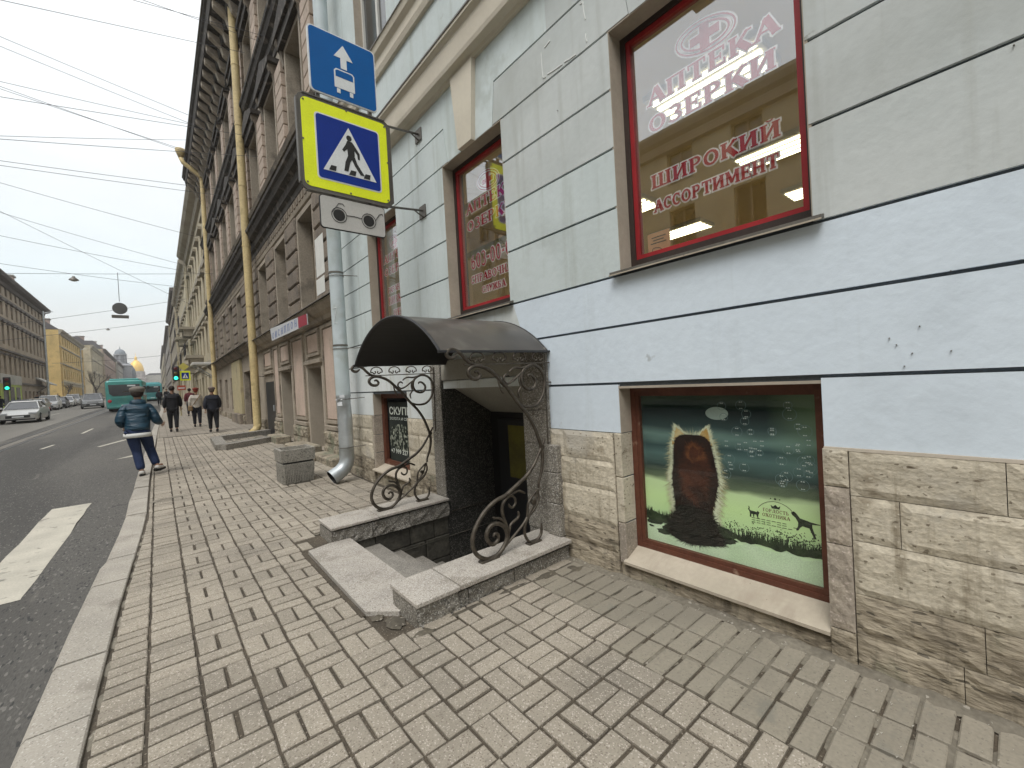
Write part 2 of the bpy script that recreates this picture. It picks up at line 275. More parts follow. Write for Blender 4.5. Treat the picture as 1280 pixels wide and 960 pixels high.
# ================================================================== slab-serif lettering (flat vinyl)
_A = {}
def _def():
    T, t = 0.2, 0.085
    V = lambda x: [('q', x, 0, x, 1, T), ('s', x, 0.035, 0.34), ('s', x, 0.965, 0.34)]
    D = {}
    D['А'] = (0.92, [('q', .10, 0, .46, 1, t), ('q', .80, 0, .46, 1, T), ('q', .22, .33, .68, .33, .075), ('s', .10, .035, .28), ('s', .80, .035, .32)])
    D['П'] = (0.98, V(.20)+V(.76)+[('q', .2, .96, .76, .96, .08)])
    D['Т'] = (0.86, [('q', .43, 0, .43, 1, T), ('s', .43, .035, .36), ('q', .05, .96, .81, .96, .08), ('q', .07, .72, .07, 1, .06), ('q', .79, .72, .79, 1, .06)])
    D['Е'] = (0.80, [('q', .20, 0, .20, 1, T), ('q', .05, .04, .72, .04, .08), ('q', .05, .96, .70, .96, .08), ('q', .2, .5, .55, .5, .075), ('q', .55, .36, .55, .64, .05), ('q', .70, 0, .70, .28, .06), ('q', .68, .74, .68, 1, .06)])
    D['К'] = (0.92, V(.20)+[('q', .3, .42, .76, 1, t), ('q', .42, .58, .80, 0, T), ('s', .78, .965, .26), ('s', .80, .035, .28)])
    D['О'] = (0.92, [('a', .45, .5, .33, .44, 0, 360, .17)])
    D['0'] = (0.74, [('a', .36, .5, .24, .44, 0, 360, .17)])
    D['З'] = (0.76, [('a', .34, .73, .24, .22, -90, 150, .14), ('a', .34, .27, .27, .23, -150, 90, .15)])
    D['3'] = D['З']
    D['Р'] = (0.82, V(.20)+[('a', .38, .73, .26, .23, -90, 90, .15), ('q', .2, .96, .4, .96, .08), ('q', .2, .5, .4, .5, .08)])
    D['И'] = (1.0, V(.20)+V(.78)+[('q', .24, .06, .74, .94, t)])
    D['Й'] = (1.0, D['И'][1]+[('a', .49, 1.24, .15, .1, 190, 350, .06)])
    D['Н'] = (0.98, V(.20)+V(.76)+[('q', .2, .5, .76, .5, .08)])
    D['Ш'] = (1.36, V(.18)+V(.66)+V(1.14)+[('q', .18, .04, 1.14, .04, .08)])
    D['С'] = (0.80, [('a', .43, .5, .31, .44, 45, 315, .17), ('q', .68, .66, .68, .98, .05)])
    D['М'] = (1.12, [('q', .14, 0, .14, 1, t), ('q', .94, 0, .94, 1, T), ('q', .18, 1, .52, .12, T*.8), ('q', .52, .12, .90, 1, t), ('s', .14, .035, .28), ('s', .94, .035, .34), ('s', .13, .965, .26), ('s', .94, .965, .32)])
    D['В'] = (0.84, V(.20)+[('a', .38, .75, .22, .21, -90, 90, .14), ('a', .40, .27, .26, .23, -90, 90, .15), ('q', .2, .52, .4, .52, .08), ('q', .2, .96, .4, .96, .08), ('q', .2, .04, .4, .04, .08)])
    D['Ч'] = (0.90, V(.68)+[('a', .42, .72, .26, .26, 180, 300, .12), ('q', .16, .70, .16, 1, .17), ('s', .16, .965, .30)])
    D['Л'] = (0.94, [('q', .14, .03, .34, .97, t), ('q', .72, 0, .72, 1, T), ('q', .30, .96, .74, .96, .08), ('s', .72, .035, .34), ('s', .14, .035, .26)])
    D['Я'] = (0.86, [('q', .64, 0, .64, 1, T), ('s', .64, .035, .34), ('s', .64, .965, .34), ('a', .42, .73, .24, .23, 90, 270, .14), ('q', .42, .5, .64, .5, .08), ('q', .42, .96, .64, .96, .08), ('q', .14, 0, .46, .5, .13)])
    D['У'] = (0.86, [('q', .14, 1, .46, .38, T), ('q', .74, 1, .34, .06, t), ('s', .14, .965, .30), ('s', .74, .965, .24), ('q', .14, .05, .36, .05, .1)])
    D['Ж'] = (1.20, V(.58)+[('q', .10, 1, .42, .5, T*.8), ('q', .06, 0, .42, .5, T*.8), ('q', 1.06, 1, .74, .5, T*.8), ('q', 1.10, 0, .74, .5, T*.8), ('s', .08, .035, .2), ('s', 1.08, .035, .2), ('q', .4, .5, .76, .5, .08)])
    D['Б'] = (0.84, V(.20)[:2]+[('q', .05, .96, .68, .96, .08), ('q', .68, .74, .68, 1, .06), ('a', .38, .29, .28, .25, -90, 90, .15), ('q', .2, .54, .4, .54, .08), ('q', .2, .04, .4, .04, .08)])
    D['Г'] = (0.72, V(.20)+[('q', .05, .96, .64, .96, .08), ('q', .64, .70, .64, 1, .06)])
    D['Ц'] = (0.98, V(.20)+V(.70)+[('q', .2, .04, .92, .04, .08), ('q', .9, -.18, .9, .06, .07)])
    D['Х'] = (0.92, [('q', .12, 1, .78, 0, T), ('q', .78, 1, .12, 0, t), ('s', .12, .965, .28), ('s', .78, .965, .24), ('s', .12, .035, .24), ('s', .78, .035, .3)])
    D['Ы'] = (1.2, V(.20)+V(.98)+[('a', .38, .27, .24, .23, -90, 90, .14), ('q', .2, .52, .4, .52, .08), ('q', .2, .04, .4, .04, .08)])
    D['Ь'] = (0.80, V(.20)+[('a', .38, .27, .26, .23, -90, 90, .15), ('q', .2, .52, .4, .52, .08), ('q', .2, .04, .4, .04, .08)])
    D['Д'] = (0.98, [('q', .22, .1, .38, .97, t), ('q', .72, .05, .72, 1, T), ('q', .34, .96, .76, .96, .08), ('q', .06, .08, .92, .08, .08), ('q', .08, -.16, .08, .1, .06), ('q', .90, -.16, .90, .1, .06)])
    D['6'] = (0.74, [('a', .36, .30, .24, .25, 0, 360, .15), ('a', .52, .45, .40, .48, 105, 185, .14)])
    D['-'] = (0.46, [('q', .08, .45, .38, .45, .16)])
    D[' '] = (0.4, [])
    return D
_A = _def()
def lettering(text, width, height, e=0.0, condense=None):
    """polygons of a line of text, baseline at 0, in metres"""
    tot = sum(_A[c][0]+0.05 for c in text); kx = width/tot; ky = height; x = 0; out = []
    ex = e
    for ch in text:
        w, prims = _A[ch]
        for p in prims:
            if p[0] == 's': p = ('q', p[1]-p[3]/2, p[2], p[1]+p[3]/2, p[2], .07)
            if p[0] == 'q':
                _, a, b, c_, d, t = p
                A = Vector(((x+a)*kx, b*ky)); B = Vector(((x+c_)*kx, d*ky)); dr = (B-A)
                dr = dr.normalized() if dr.length > 1e-9 else Vector((1, 0)); nn = Vector((-dr.y, dr.x))
                hw = t/2*(abs(nn.x)*kx+abs(nn.y)*ky)+ex; A -= dr*ex; B += dr*ex
                out.append([tuple(A+nn*hw), tuple(A-nn*hw), tuple(B-nn*hw), tuple(B+nn*hw)])
            else:
                _, cx, cy, rx, ry, a0, a1, t = p; n = max(4, int(abs(a1-a0)/24))
                for k in range(n):
                    q = []
                    for (ang, s_) in ((a0+(a1-a0)*k/n, 1), (a0+(a1-a0)*(k+1)/n, 1), (a0+(a1-a0)*(k+1)/n, -1), (a0+(a1-a0)*k/n, -1)):
                        a = R(ang); tx = t*.5*kx*s_+ex*s_; ty = t*.35*ky*s_+ex*s_
                        q.append(((x+cx)*kx+math.cos(a)*(rx*kx+tx), cy*ky+math.sin(a)*(ry*ky+ty)))
                    out.append(q)
        x += w+0.05
    return out
def vinyl(mb, polys, x, y, z):          # print on a pane that faces the street: text runs towards -Y
    for i, q in enumerate(polys): mb.flat([(y-p[0], z+p[1]) for p in q], 'x', x+0.00002*(i % 7))
def ring2(cx, cz, rx, rz, w, n=28, tilt=0, a0=0, a1=360):
    out = []
    for k in range(n):
        q = []
        for a_, s_ in ((k, 1), (k+1, 1), (k+1, -1), (k, -1)):
            a = R(a0+(a1-a0)*a_/n); px, pz = math.cos(a)*(rx+s_*w/2), math.sin(a)*(rz+s_*w/2)
            c, s = math.cos(R(tilt)), math.sin(R(tilt)); q.append((cx+px*c-pz*s, cz+px*s+pz*c))
        out.append(q)
    return out
def textmesh(name, body, m, parent, x, y, z, h, width=None, bold=0.0):      # sans lettering facing the street
    cu = bpy.data.curves.new(name, 'FONT'); cu.body = body; cu.size = 1; cu.offset = bold; cu.resolution_u = 2
    o = bpy.data.objects.new(name, cu); C.objects.link(o); bpy.context.view_layer.update()
    me = bpy.data.meshes.new_from_object(o.evaluated_get(bpy.context.evaluated_depsgraph_get())); bpy.data.objects.remove(o)
    xs = [v.co.x for v in me.vertices]; ys = [v.co.y for v in me.vertices]
    kx = (width/(max(xs)-min(xs))) if width else h/(max(ys)-min(ys)); kz = h/(max(ys)-min(ys)); off = top(parent).location
    x0 = min(xs); y0 = min(ys)
    for v in me.vertices: v.co = Vector((x, y-(v.co.x-x0)*kx, z+(v.co.y-y0)*kz))-off
    me.materials.clear(); me.materials.append(m); ob = bpy.data.objects.new(name, me); C.objects.link(ob); ob.parent = parent; return ob

# ================================================================== the pale plaster building (right)
FX = 2.78
B1 = thing('plastered_house', 'tall pale blue and grey plastered house with pharmacy windows and stone base beside the pavement', 'building', (FX, 3.0, 0))
Y0, Y1 = -5.0, 8.22
WIN = [(0.70, 1.955, 2.40, 4.22), (3.28, 4.42, 2.40, 4.22), (5.74, 6.84, 2.40, 4.22), (-1.9, -0.65, 2.40, 4.22), (-4.4, -3.2, 2.40, 4.22)]
CATW = (0.70, 2.03, 0.13, 1.49); SMALLW = (5.72, 7.0, 0.22, 1.49); DOOR = (3.0, 4.74, -1.4, 1.70)
UP = [(y-.02, y+1.15, z, z+2.0) for z in (6.62, 10.2, 13.4) for y in (5.7, 3.27, 0.72, -1.9, -4.4)]
OPS = WIN+[CATW, SMALLW, DOOR]+UP
core = wall(MB(), FX+0.022, FX+0.30, Y0, Y1, -0.4, 17.0, OPS)
core.box(FX+0.3, FX+0.45, Y0, Y1, 4.95, 17.0)
core.box(FX+.3, 14, Y1-.3, Y1, -.4, 17.0); core.box(FX+.3, 14, Y0, Y0+.3, -.4, 17); core.box(FX, 14.2, Y0, Y1, 17.0, 17.2)
build('wall', core, M['joint'], B1)
# plaster blocks between recessed joints, cut round the openings
JZ = [1.135, 1.525, 1.972, 2.36, 2.883, 3.335, 3.78, 4.22]
G = 0.010
def in_op(a, b, c, d): return any(o[0]-.001 < (a+b)/2 < o[1]+.001 and o[2] < (c+d)/2 < o[3] for o in OPS)
def blk(poly, m, x=FX, th=0.024):
    build('plaster_block', MB().prism(poly, 'x', x, x+th), M[m], B1)
for z0, z1 in zip(JZ, JZ[1:]):
    cuts = sorted({Y0, Y1, *[v for o in OPS for v in o[:2] if o[2] < (z0+z1)/2 < o[3]]})
    for a, b in zip(cuts, cuts[1:]):
        if in_op(a, b, z0, z1): continue
        fa = 0 if any(abs(a-o[1]) < 1e-6 for o in OPS) else 0; lo = z0+G; hi = z1-G
        if z0 < 1.2:                                     # lowest band stops on the stone base, gap hidden by the cap
            lo = z0
        m = ('blue' if (a+b)/2 < 3.2 else 'white') if z1 < 2.4 else ('mint' if z1 < 3.4 and 0.7 < b and a > 1.8 else 'grey' if a < 3.2 else ('white' if z1 < 3.0 else 'mint'))
        if m == 'blue' and b > 3.3:                      # the blue coat ends over the doorway
            blk([(a, lo), (3.10, lo), (3.24, hi), (a, hi)], 'blue'); blk([(3.10, lo), (b, lo), (b, hi), (3.24, hi)], 'white')
        elif z1 > 2.3 and z1 < 2.4 and a < 3.2 < b:
            blk([(a, lo), (3.24, lo), (3.3, hi), (a, hi)], 'blue'); blk([(3.24, lo), (b, lo), (b, hi), (3.3, hi)], 'white')
        else: blk([(a, lo), (b, lo), (b, hi), (a, hi)], m)
# band of slanted joints beside the keystones, and the frieze above it
KC = [-3.8, -1.28, 1.327, 3.85, 6.29]
zb, zt = 4.22+G, 4.64-G
edges = [Y0]+[v for c in KC for v in (c-.47, c+.47)]+[Y1]
for i in range(0, len(edges), 2):
    a, b = edges[i], edges[i+1]
    la = a if a == Y0 else a-.03; ta = a if a == Y0 else a+.03; lb = b if b == Y1 else b+.03; tb = b if b == Y1 else b-.03
    blk([(la, zb), (lb, zb), (tb, zt), (ta, zt)], 'grey' if a < 3.2 else 'mint')
fr = [(Y0, 4.64+G)]
for c in KC: fr += [(c-.50-.006, 4.64+G), (c-.44-.006, 4.225), (c+.44+.006, 4.225), (c+.50+.006, 4.64+G)]
fr += [(Y1, 4.64+G), (Y1, 5.06), (Y0, 5.06)]
for i in range(len(KC)):                                  # one frieze slab per bay so each stays a simple outline
    c = KC[i]; a = Y0 if i == 0 else (KC[i-1]+c)/2; b = Y1 if i == len(KC)-1 else (c+KC[i+1])/2
    build('frieze_slab', MB().prism([(a, 4.64+G), (c-.496, 4.64+G), (c-.434, 4.222), (c+.434, 4.222), (c+.496, 4.64+G), (b, 4.64+G), (b, 5.06), (a, 5.06)], 'x', FX, FX+.024), M['grey'] if c < 3 else M['mint'], B1)
    build('keystone', MB().prism([(c-.13, 4.215), (c+.13, 4.215), (c+.215, 5.045), (c-.215, 5.045)], 'x', FX-.055, FX+.02), M['cream'], B1)
def moulding(name, prof, y0, y1, m, parent, kind=None):
    return build(name, MB().prism(prof, 'y', y0, y1), m, parent, smooth=False)
moulding('string_course', [(FX+.03, 5.04), (FX-.03, 5.045), (FX-.05, 5.075), (FX-.115, 5.10), (FX-.125, 5.14), (FX-.135, 5.36), (FX-.16, 5.385), (FX-.18, 5.40), (FX-.18, 5.435), (FX+.03, 5.47)], Y0, Y1, M['cream'], B1)
build('flashing', MB().prism([(FX-.19, 5.432), (FX-.19, 5.452), (FX+.02, 5.495), (FX+.02, 5.475)], 'y', Y0, Y1), M['tin'], B1)
build('upper_wall', wall(MB(), FX, FX+.03, Y0, Y1, 5.46, 6.22, []), M['mint'], B1)
moulding('sill_course', [(FX+.03, 6.2), (FX-.04, 6.21), (FX-.06, 6.28), (FX-.06, 6.40), (FX-.11, 6.45), (FX-.13, 6.54), (FX+.03, 6.60)], Y0, Y1, M['cream'], B1)
build('flashing', MB().prism([(FX-.14, 6.535), (FX-.14, 6.552), (FX+.02, 6.63), (FX+.02, 6.61)], 'y', Y0, Y1), M['tin'], B1)
build('upper_wall', wall(MB(), FX+.001, FX+.03, Y0, Y1, 6.62, 16.4, UP), M['mint'], B1)
moulding('roof_cornice', [(FX, 16.4), (FX-.5, 16.8), (FX-.6, 17.1), (FX, 17.25)], Y0, Y1, M['cream'], B1)
# ------------------------------------------------------------------ upper windows
def simple_window(parent, o, x, m_frame, m_pane, cross=True):
    y0, y1, z0, z1 = o; f = MB(); w = .055
    f.box(x-.03, x+.03, y0, y0+w, z0, z1); f.box(x-.03, x+.03, y1-w, y1, z0, z1); f.box(x-.031, x+.029, y0+w, y1-w, z0, z0+w); f.box(x-.031, x+.029, y0+w, y1-w, z1-w, z1)
    if cross:
        ym = (y0+y1)/2; f.box(x-.027, x+.025, ym-w*.6, ym+w*.6, z0+w, z1-w); zc = z0+(z1-z0)*.72; f.box(x-.025, x+.023, y0+w, y1-w, zc-w*.5, zc+w*.5)
    wo = build('window', f, m_frame, parent)
    build('pane', MB().box(x+.004, x+.012, y0+w*.5, y1-w*.5, z0+w*.5, z1-w*.5), m_pane, wo)
    return wo
M['whiteframe'] = plain('white_window_frame', (0.62, 0.61, 0.57), 0.5)
for o in UP:
    simple_window(B1, o, FX+.16, M['whiteframe'], M['darkpane'])
    build('reveal', MB().box(FX+.004, FX+.13, o[1]-.006, o[1]+.01, o[2], o[3]), M['tan'], B1); build('reveal', MB().box(FX+.004, FX+.13, o[0]+.006, o[1]-.007, o[3]-.006, o[3]+.01), M['tan'], B1)
# ------------------------------------------------------------------ pharmacy windows
XG = 2.955
def lit_room():
    r = MB(); X0, X1, a, b, c, d = FX+.30, 15.0, -4.7, 7.9, 2.15, 4.85
    r.add([(x, y, z) for z in (c, d) for y in (a, b) for x in (X0, X1)], [(0, 1, 3, 2), (4, 6, 7, 5), (0, 4, 5, 1), (2, 3, 7, 6), (1, 5, 7, 3)])
    return r
M['roomwall'] = mat('beige_room_wall', (0.72, 0.60, 0.38), (0.64, 0.53, 0.33), sc=.6, bump=0, fine=0.03)
build('shop_room', lit_room(), M['roomwall'], B1)
M['lampglow'] = plain('fluorescent_panel', (1.0, 0.90, 0.58), 0.5, emit=4.5)
M['shelf'] = mat('wooden_shelf', (0.22, 0.15, 0.08), bump=0.1); M['yellowpost'] = plain('yellow_green_post', (0.45, 0.46, 0.06), 0.5)
lampn = 0
for lx in (4.9, 7.25, 9.4, 11.6):
    for ly in (2.15, 4.9):
        L = thing('ceiling_light', ['nearest', 'second', 'third', 'farthest'][lampn//2 if lampn < 8 else 3].replace('third', 'third')+' fluorescent ceiling light '+('seen through the wide assortment window' if ly < 3 else 'seen through the phone number window'), 'lamp', (lx, ly, 4.84), 0, 'fluorescent ceiling lights seen through the pharmacy windows')
        build('lamp_housing', MB().cbox(lx-.34, lx+.34, ly-.62, ly+.62, 4.77, 4.845, .01), M['whiteframe'], L)
        t_ = MB()
        for k in (-.22, -.07, .08, .23): t_.box(lx+k-.035, lx+k+.035, ly-.57, ly+.57, 4.755, 4.769)
        build('tube', t_, M['lampglow'], L); lampn += 1
cab = thing('display_cabinet', 'brown wooden display cabinet standing inside the pharmacy behind the window', 'cabinet', (7.5, 1.0, 2.15))
build('carcass', MB().box(7.5, 7.9, -1.0, 4.0, 2.16, 3.35), M['shelf'], cab)
k_ = MB()
for z in (2.4, 2.7, 3.0, 3.3): k_.box(7.35, 7.5, -1.0, 4.0, z, z+.03)
build('shelf', k_, M['roomwall'], cab)
post = thing('indoor_frame', 'yellow green painted frame inside the pharmacy behind the phone number window', 'frame', (3.9, 5.4, 2.2))
build('upright', MB().box(3.86, 3.94, 5.65, 5.75, 2.2, 4.8), M['yellowpost'], post); build('upright', MB().box(3.86, 3.94, 4.1, 4.2, 2.2, 4.8), M['yellowpost'], post)
build('crossbar', MB().box(3.87, 3.93, 4.2, 5.65, 4.3, 4.4), M['yellowpost'], post); build('crossbar', MB().box(3.87, 3.93, 4.2, 5.65, 3.55, 3.64), M['yellowpost'], post)
def frame4(x0, x1, o, w, wb=None):
    y0, y1, z0, z1 = o; wb = wb or w; f = MB()
    f.box(x0, x1, y0, y0+w, z0, z1); f.box(x0, x1, y1-w, y1, z0, z1); f.box(x0+.001, x1-.001, y0+w, y1-w, z0, z0+wb); f.box(x0+.001, x1-.001, y0+w, y1-w, z1-w, z1); return f
def inset(o, w): return (o[0]+w, o[1]-w, o[2]+w, o[3]-w)
def shop_window(o, kind, label):
    y0, y1, z0, z1 = o
    w = build('window', frame4(XG-.03, XG+.06, (y0, y1, z0+.03, z1), .05), M['darkframe'], B1, label=label)
    i1 = (y0+.05, y1-.05, z0+.08, z1-.05)
    build('sash', frame4(XG-.018, XG+.04, i1, .033), M['red'], w)
    i2 = inset(i1, .033)
    build('pane', MB().box(XG-.003, XG+.001, *i2), M['pane'], w)
    [build('reveal', q_, M['tan'], B1) for q_ in (MB().box(FX+.003, XG-.03, y1-.006, y1+.012, z0, z1), MB().box(FX+.003, XG-.03, y0-.012, y0+.006, z0, z1), MB().box(FX+.004, XG-.031, y0+.006, y1-.006, z1-.006, z1+.012))]
    build('window_sill', MB().prism([(FX-.055, z0-.037), (FX-.055, z0-.018), (XG-.03, z0+.032), (XG-.03, z0+.0)], 'y', y0-.05, y1+.06), M['tin'], B1)
    build('window_sill', MB().prism([(FX-.062, z0-.046), (FX-.057, z0-.046), (FX-.057, z0-.037), (FX-.062, z0-.037)], 'y', y0-.052, y1+.062), M['sill'], B1, label='pale drip edge of the window sill')
    xv = XG+.006; top_ = y1-.197
    halo, red = MB(), MB()
    c = y1-.645
    for rx, rz, tl, wd in ((.205, .105, 14, .018), (.165, .078, 14, .022)):
        for q in ring2(c, 3.86, rx, rz, wd+.014, tilt=tl, n=30): halo.flat(q, 'x', xv+.003)
        for q in ring2(c, 3.86, rx, rz, wd*.6, tilt=tl, n=30): red.flat(q, 'x', xv)
    for e, mb_, dx in ((.012, halo, .0031), (0, red, .0)):
        mb_.flat([(c-.032-e, 3.765-e), (c+.032+e, 3.765-e), (c+.032+e, 3.945+e), (c-.032-e, 3.945+e)], 'x', xv+dx-.0005)
        mb_.flat([(c-.10-e, 3.83-e), (c+.10+e, 3.83-e), (c+.10+e, 3.888+e), (c-.10-e, 3.888+e)], 'x', xv+dx-.0006)
    lines = [('АПТЕКА', .90, .118, 3.605, 0), ('ОЗЕРКИ', .88, .118, 3.40, 0)]
    if kind == 1: lines += [('ШИРОКИЙ', .88, .098, 2.985, 0), ('АССОРТИМЕНТ', .85, .084, 2.805, .01)]
    if kind == 2: lines += [('603-00-00', .86, .17, 2.94, .04), ('СПРАВОЧНАЯ', .86, .085, 2.775, .02), ('СЛУЖБА', .44, .07, 2.63, .23)]
    if kind == 3: lines += [('ГАРАНТИЯ', .70, .085, 3.11, .1), ('НИЗКИХ', .70, .12, 2.92, .1), ('ЦЕН', .40, .10, 2.72, .25)]
    for t, wd, h, z, dy in lines:
        vinyl(halo, lettering(t, wd, h, .011), xv+.003, top_-dy, z); vinyl(red, lettering(t, wd, h, .0015), xv, top_-dy, z)
    build('lettering_outline', halo, M['whitevinyl'], w, recalc=False); build('lettering', red, M['redvinyl'], w, recalc=False)
    return w
w1 = shop_window(WIN[0], 1, 'red framed pharmacy window that also reads wide assortment')
w2 = shop_window(WIN[1], 2, 'red framed pharmacy window with the phone number 603-00-00')
w3 = shop_window(WIN[2], 3, 'leftmost red framed pharmacy window')
for o in WIN[3:]: shop_window(o, 1, 'red framed pharmacy window')
M['flyer'] = mat('orange_flyer_print', (0.55, 0.26, 0.12), (0.62, 0.33, 0.17), sc=6, bump=0, fine=.03)
build('flyer', MB().box(XG+.02, XG+.022, 1.64, 1.825, 2.49, 2.66), M['flyer'], w1)
fl = MB()
for k, (a, b) in enumerate(((.14, .02), (.12, .03), (.14, .01))): fl.box(XG+.0185, XG+.0195, 1.81-a, 1.81-b, 2.62-k*.022, 2.628-k*.022)
for q in ring2(1.745, 2.52, .045, .022, .006, tilt=20): fl.flat(q, 'x', XG+.0188)
build('flyer_print', fl, M['darkframe'], w1, recalc=False)
# ------------------------------------------------------------------ basement window with the cat print
y0, y1, z0, z1 = CATW
cw = build('window', frame4(XG-.03, XG+.05, (y0, y1, z0+.06, z1), .045, .05), M['brown'], B1, label='brown framed basement window filled by a print of a cat from behind')
build('sash', frame4(XG-.022, XG+.03, (y0+.045, y1-.045, z0+.11, z1-.045), .03), M['brown'], cw)
build('pane', MB().box(XG-.012, XG-.008, y0+.07, y1-.07, z0+.13, z1-.07), M['catpane'], cw)
build('reveal', MB().box(FX+.003, XG-.03, y1-.005, y1+.012, 1.135, z1-.004).box(FX+.003, XG-.03, y0, y1, z1-.005, z1+.012), M['tan'], B1)
for a, b in ((.10, .42), (.425, .78), (.785, 1.13)):
    build('stone_jamb', MB().cbox(FX-.012, XG-.03, y1-.004, y1+.06, a, b, .006), M['jamb' if a < .2 else 'lime'], B1)
for a, b, k in ((-.05, .16, 'limelow'), (.165, .62, 'jamb'), (.625, .93, 'jamb'), (.935, 1.132, 'lime')):
    build('stone_jamb', MB().rough(FX-.03, .595, y0+.004, a, b, 6, 12, .006, .15, seed=a*7, sc=20, edge=.006), M[k], B1)
build('window_sill', MB().prism([(FX-.035, .108), (FX-.035, .128), (XG-.028, .205), (XG-.028, .18)], 'y', y0+.006, y1+.012), M['sill'], B1, label='wide beige sill under the cat print')
build('stone_apron', MB().rough(FX-.004, y0+.004, y1+.055, -.1, .106, 24, 5, .008, .06, seed=3, edge=.006), M['limelow'], B1)
# the print: a flat picture
pr = bpy.data.materials.new('garden_print'); pr.use_nodes = True
n, l = pr.node_tree.nodes, pr.node_tree.links; bs = n['Principled BSDF']; bs.inputs['Roughness'].default_value = .7; bs.inputs['Specular IOR Level'].default_value = .1
g = n.new('ShaderNodeNewGeometry'); sx = n.new('ShaderNodeSeparateXYZ'); l.new(g.outputs['Position'], sx.inputs[0])
nz = n.new('ShaderNodeTexNoise'); nz.inputs['Scale'].default_value = 5; nz.inputs['Detail'].default_value = 3; mpn = n.new('ShaderNodeMapping'); mpn.inputs['Scale'].default_value = (1, .45, 1.6); l.new(g.outputs['Position'], mpn.inputs[0]); l.new(mpn.outputs[0], nz.inputs['Vector'])
md = n.new('ShaderNodeMath'); md.operation = 'MULTIPLY_ADD'; md.inputs[1].default_value = .10; l.new(nz.outputs[0], md.inputs[0]); l.new(sx.outputs['Z'], md.inputs[2])
cr = n.new('ShaderNodeValToRGB'); mr = n.new('ShaderNodeMapRange'); mr.inputs[1].default_value = .25; mr.inputs[2].default_value = 1.45; l.new(md.outputs[0], mr.inputs[0]); l.new(mr.outputs[0], cr.inputs[0])
el = cr.color_ramp.elements; el[0].position = 0; el[0].color = (.62, .80, .50, 1); el[1].position = 1; el[1].color = (.035, .065, .045, 1)
for p_, c_ in ((.14, (.68, .84, .58, 1)), (.24, (.60, .80, .42, 1)), (.36, (.64, .84, .40, 1)), (.455, (.64, .80, .44, 1)), (.49, (.13, .17, .10, 1)), (.56, (.045, .07, .06, 1)), (.64, (.10, .17, .16, 1)), (.70, (.05, .09, .09, 1)), (.76, (.17, .27, .24, 1)), (.82, (.035, .065, .065, 1)), (.92, (.016, .028, .03, 1))):
    k = el.new(p_); k.color = c_
# paler, greener towards the right edge of the print; darker at the upper left
mr2 = n.new('ShaderNodeMapRange'); mr2.inputs[1].default_value = 1.05; mr2.inputs[2].default_value = .72; l.new(sx.outputs['Y'], mr2.inputs[0])
mzz = n.new('ShaderNodeMapRange'); mzz.inputs[1].default_value = .9; mzz.inputs[2].default_value = 1.25; mzz.inputs[4].default_value = .75; l.new(sx.outputs['Z'], mzz.inputs[0])
mm = n.new('ShaderNodeMath'); mm.operation = 'MULTIPLY'; l.new(mr2.outputs[0], mm.inputs[0]); l.new(mzz.outputs[0], mm.inputs[1])
mc = n.new('ShaderNodeMixRGB'); mc.inputs[2].default_value = (.24, .36, .20, 1); l.new(mm.outputs[0], mc.inputs[0]); l.new(cr.outputs[0], mc.inputs[1]); l.new(mc.outputs[0], bs.inputs['Base Color'])
XP = XG+.012
sheet = build('print', MB().box(XP, XP+.004, y0+.06, y1-.06, z0+.12, z1-.06), pr, cw)
def pm(nm, a, b=None, sc=14, c3=None, **k): return mat(nm, a, b, sc=sc, bump=0, fine=.12, bs=120, rough=.8, spec=.1, c3=c3, **k)
P_rim = pm('print_pale_fringe', (.78, .80, .58), (.62, .64, .46)); P_fur = pm('print_dark_fur', (.034, .018, .013), (.016, .011, .009)); P_fur2 = pm('print_brown_fur', (.10, .034, .018), (.035, .016, .011), sc=9)
P_ear = pm('print_lit_ear', (.62, .36, .10), (.75, .60, .32)); P_grass = pm('print_dark_grass', (.022, .032, .018), (.05, .07, .035)); P_ink = plain('print_ink', (.02, .03, .015), .8); P_oval = plain('print_white_glow', (.42, .52, .47), .8); P_bub = plain('print_bubble', (.16, .24, .24), .8); P_hi = plain('print_highlight', (.60, .66, .62), .8)
P_text = plain('print_red_brown_text', (.20, .11, .07), .8); P_pale = pm('print_pale_ground', (.72, .85, .62), (.60, .76, .50), sc=5)
rnd = random.Random(5)
def outline(pts, n=6):           # closed Catmull-Rom
    out = []; m_ = len(pts)
    for i in range(m_):
        p0, p1, p2, p3 = [pts[(i+k-1) % m_] for k in range(4)]
        for j in range(n):
            t = j/n; out.append(tuple(.5*((2*p1[q])+(-p0[q]+p2[q])*t+(2*p0[q]-5*p1[q]+4*p2[q]-p3[q])*t*t+(-p0[q]+3*p1[q]-3*p2[q]+p3[q])*t**3) for q in (0, 1)))
    return out
def spiky(pts, amp, m_, x, name, par=None, down=.6, dens=1):
    mb = MB(); ct = (sum(p[0] for p in pts)/len(pts), sum(p[1] for p in pts)/len(pts))
    mb.flat(pts, 'x', x)
    for (a, b) in zip(pts, pts[1:]+pts[:1]):
        for k in range(2*dens):
            t = rnd.random(); px, pz = a[0]+(b[0]-a[0])*t, a[1]+(b[1]-a[1])*t
            dx, dz = px-ct[0], pz-ct[1]; L_ = math.hypot(dx, dz)+1e-6; dx, dz = dx/L_, dz/L_-down*.3; A = amp*(.4+rnd.random())
            w = .006
            mb.flat([(px-dz*w-dx*.01, pz+dx*w-dz*.01), (px+dz*w-dx*.01, pz-dx*w-dz*.01), (px+dx*A, pz+dz*A)], 'x', x-.00003*rnd.random())
    return build(name, mb, m_, par or cw, recalc=False)
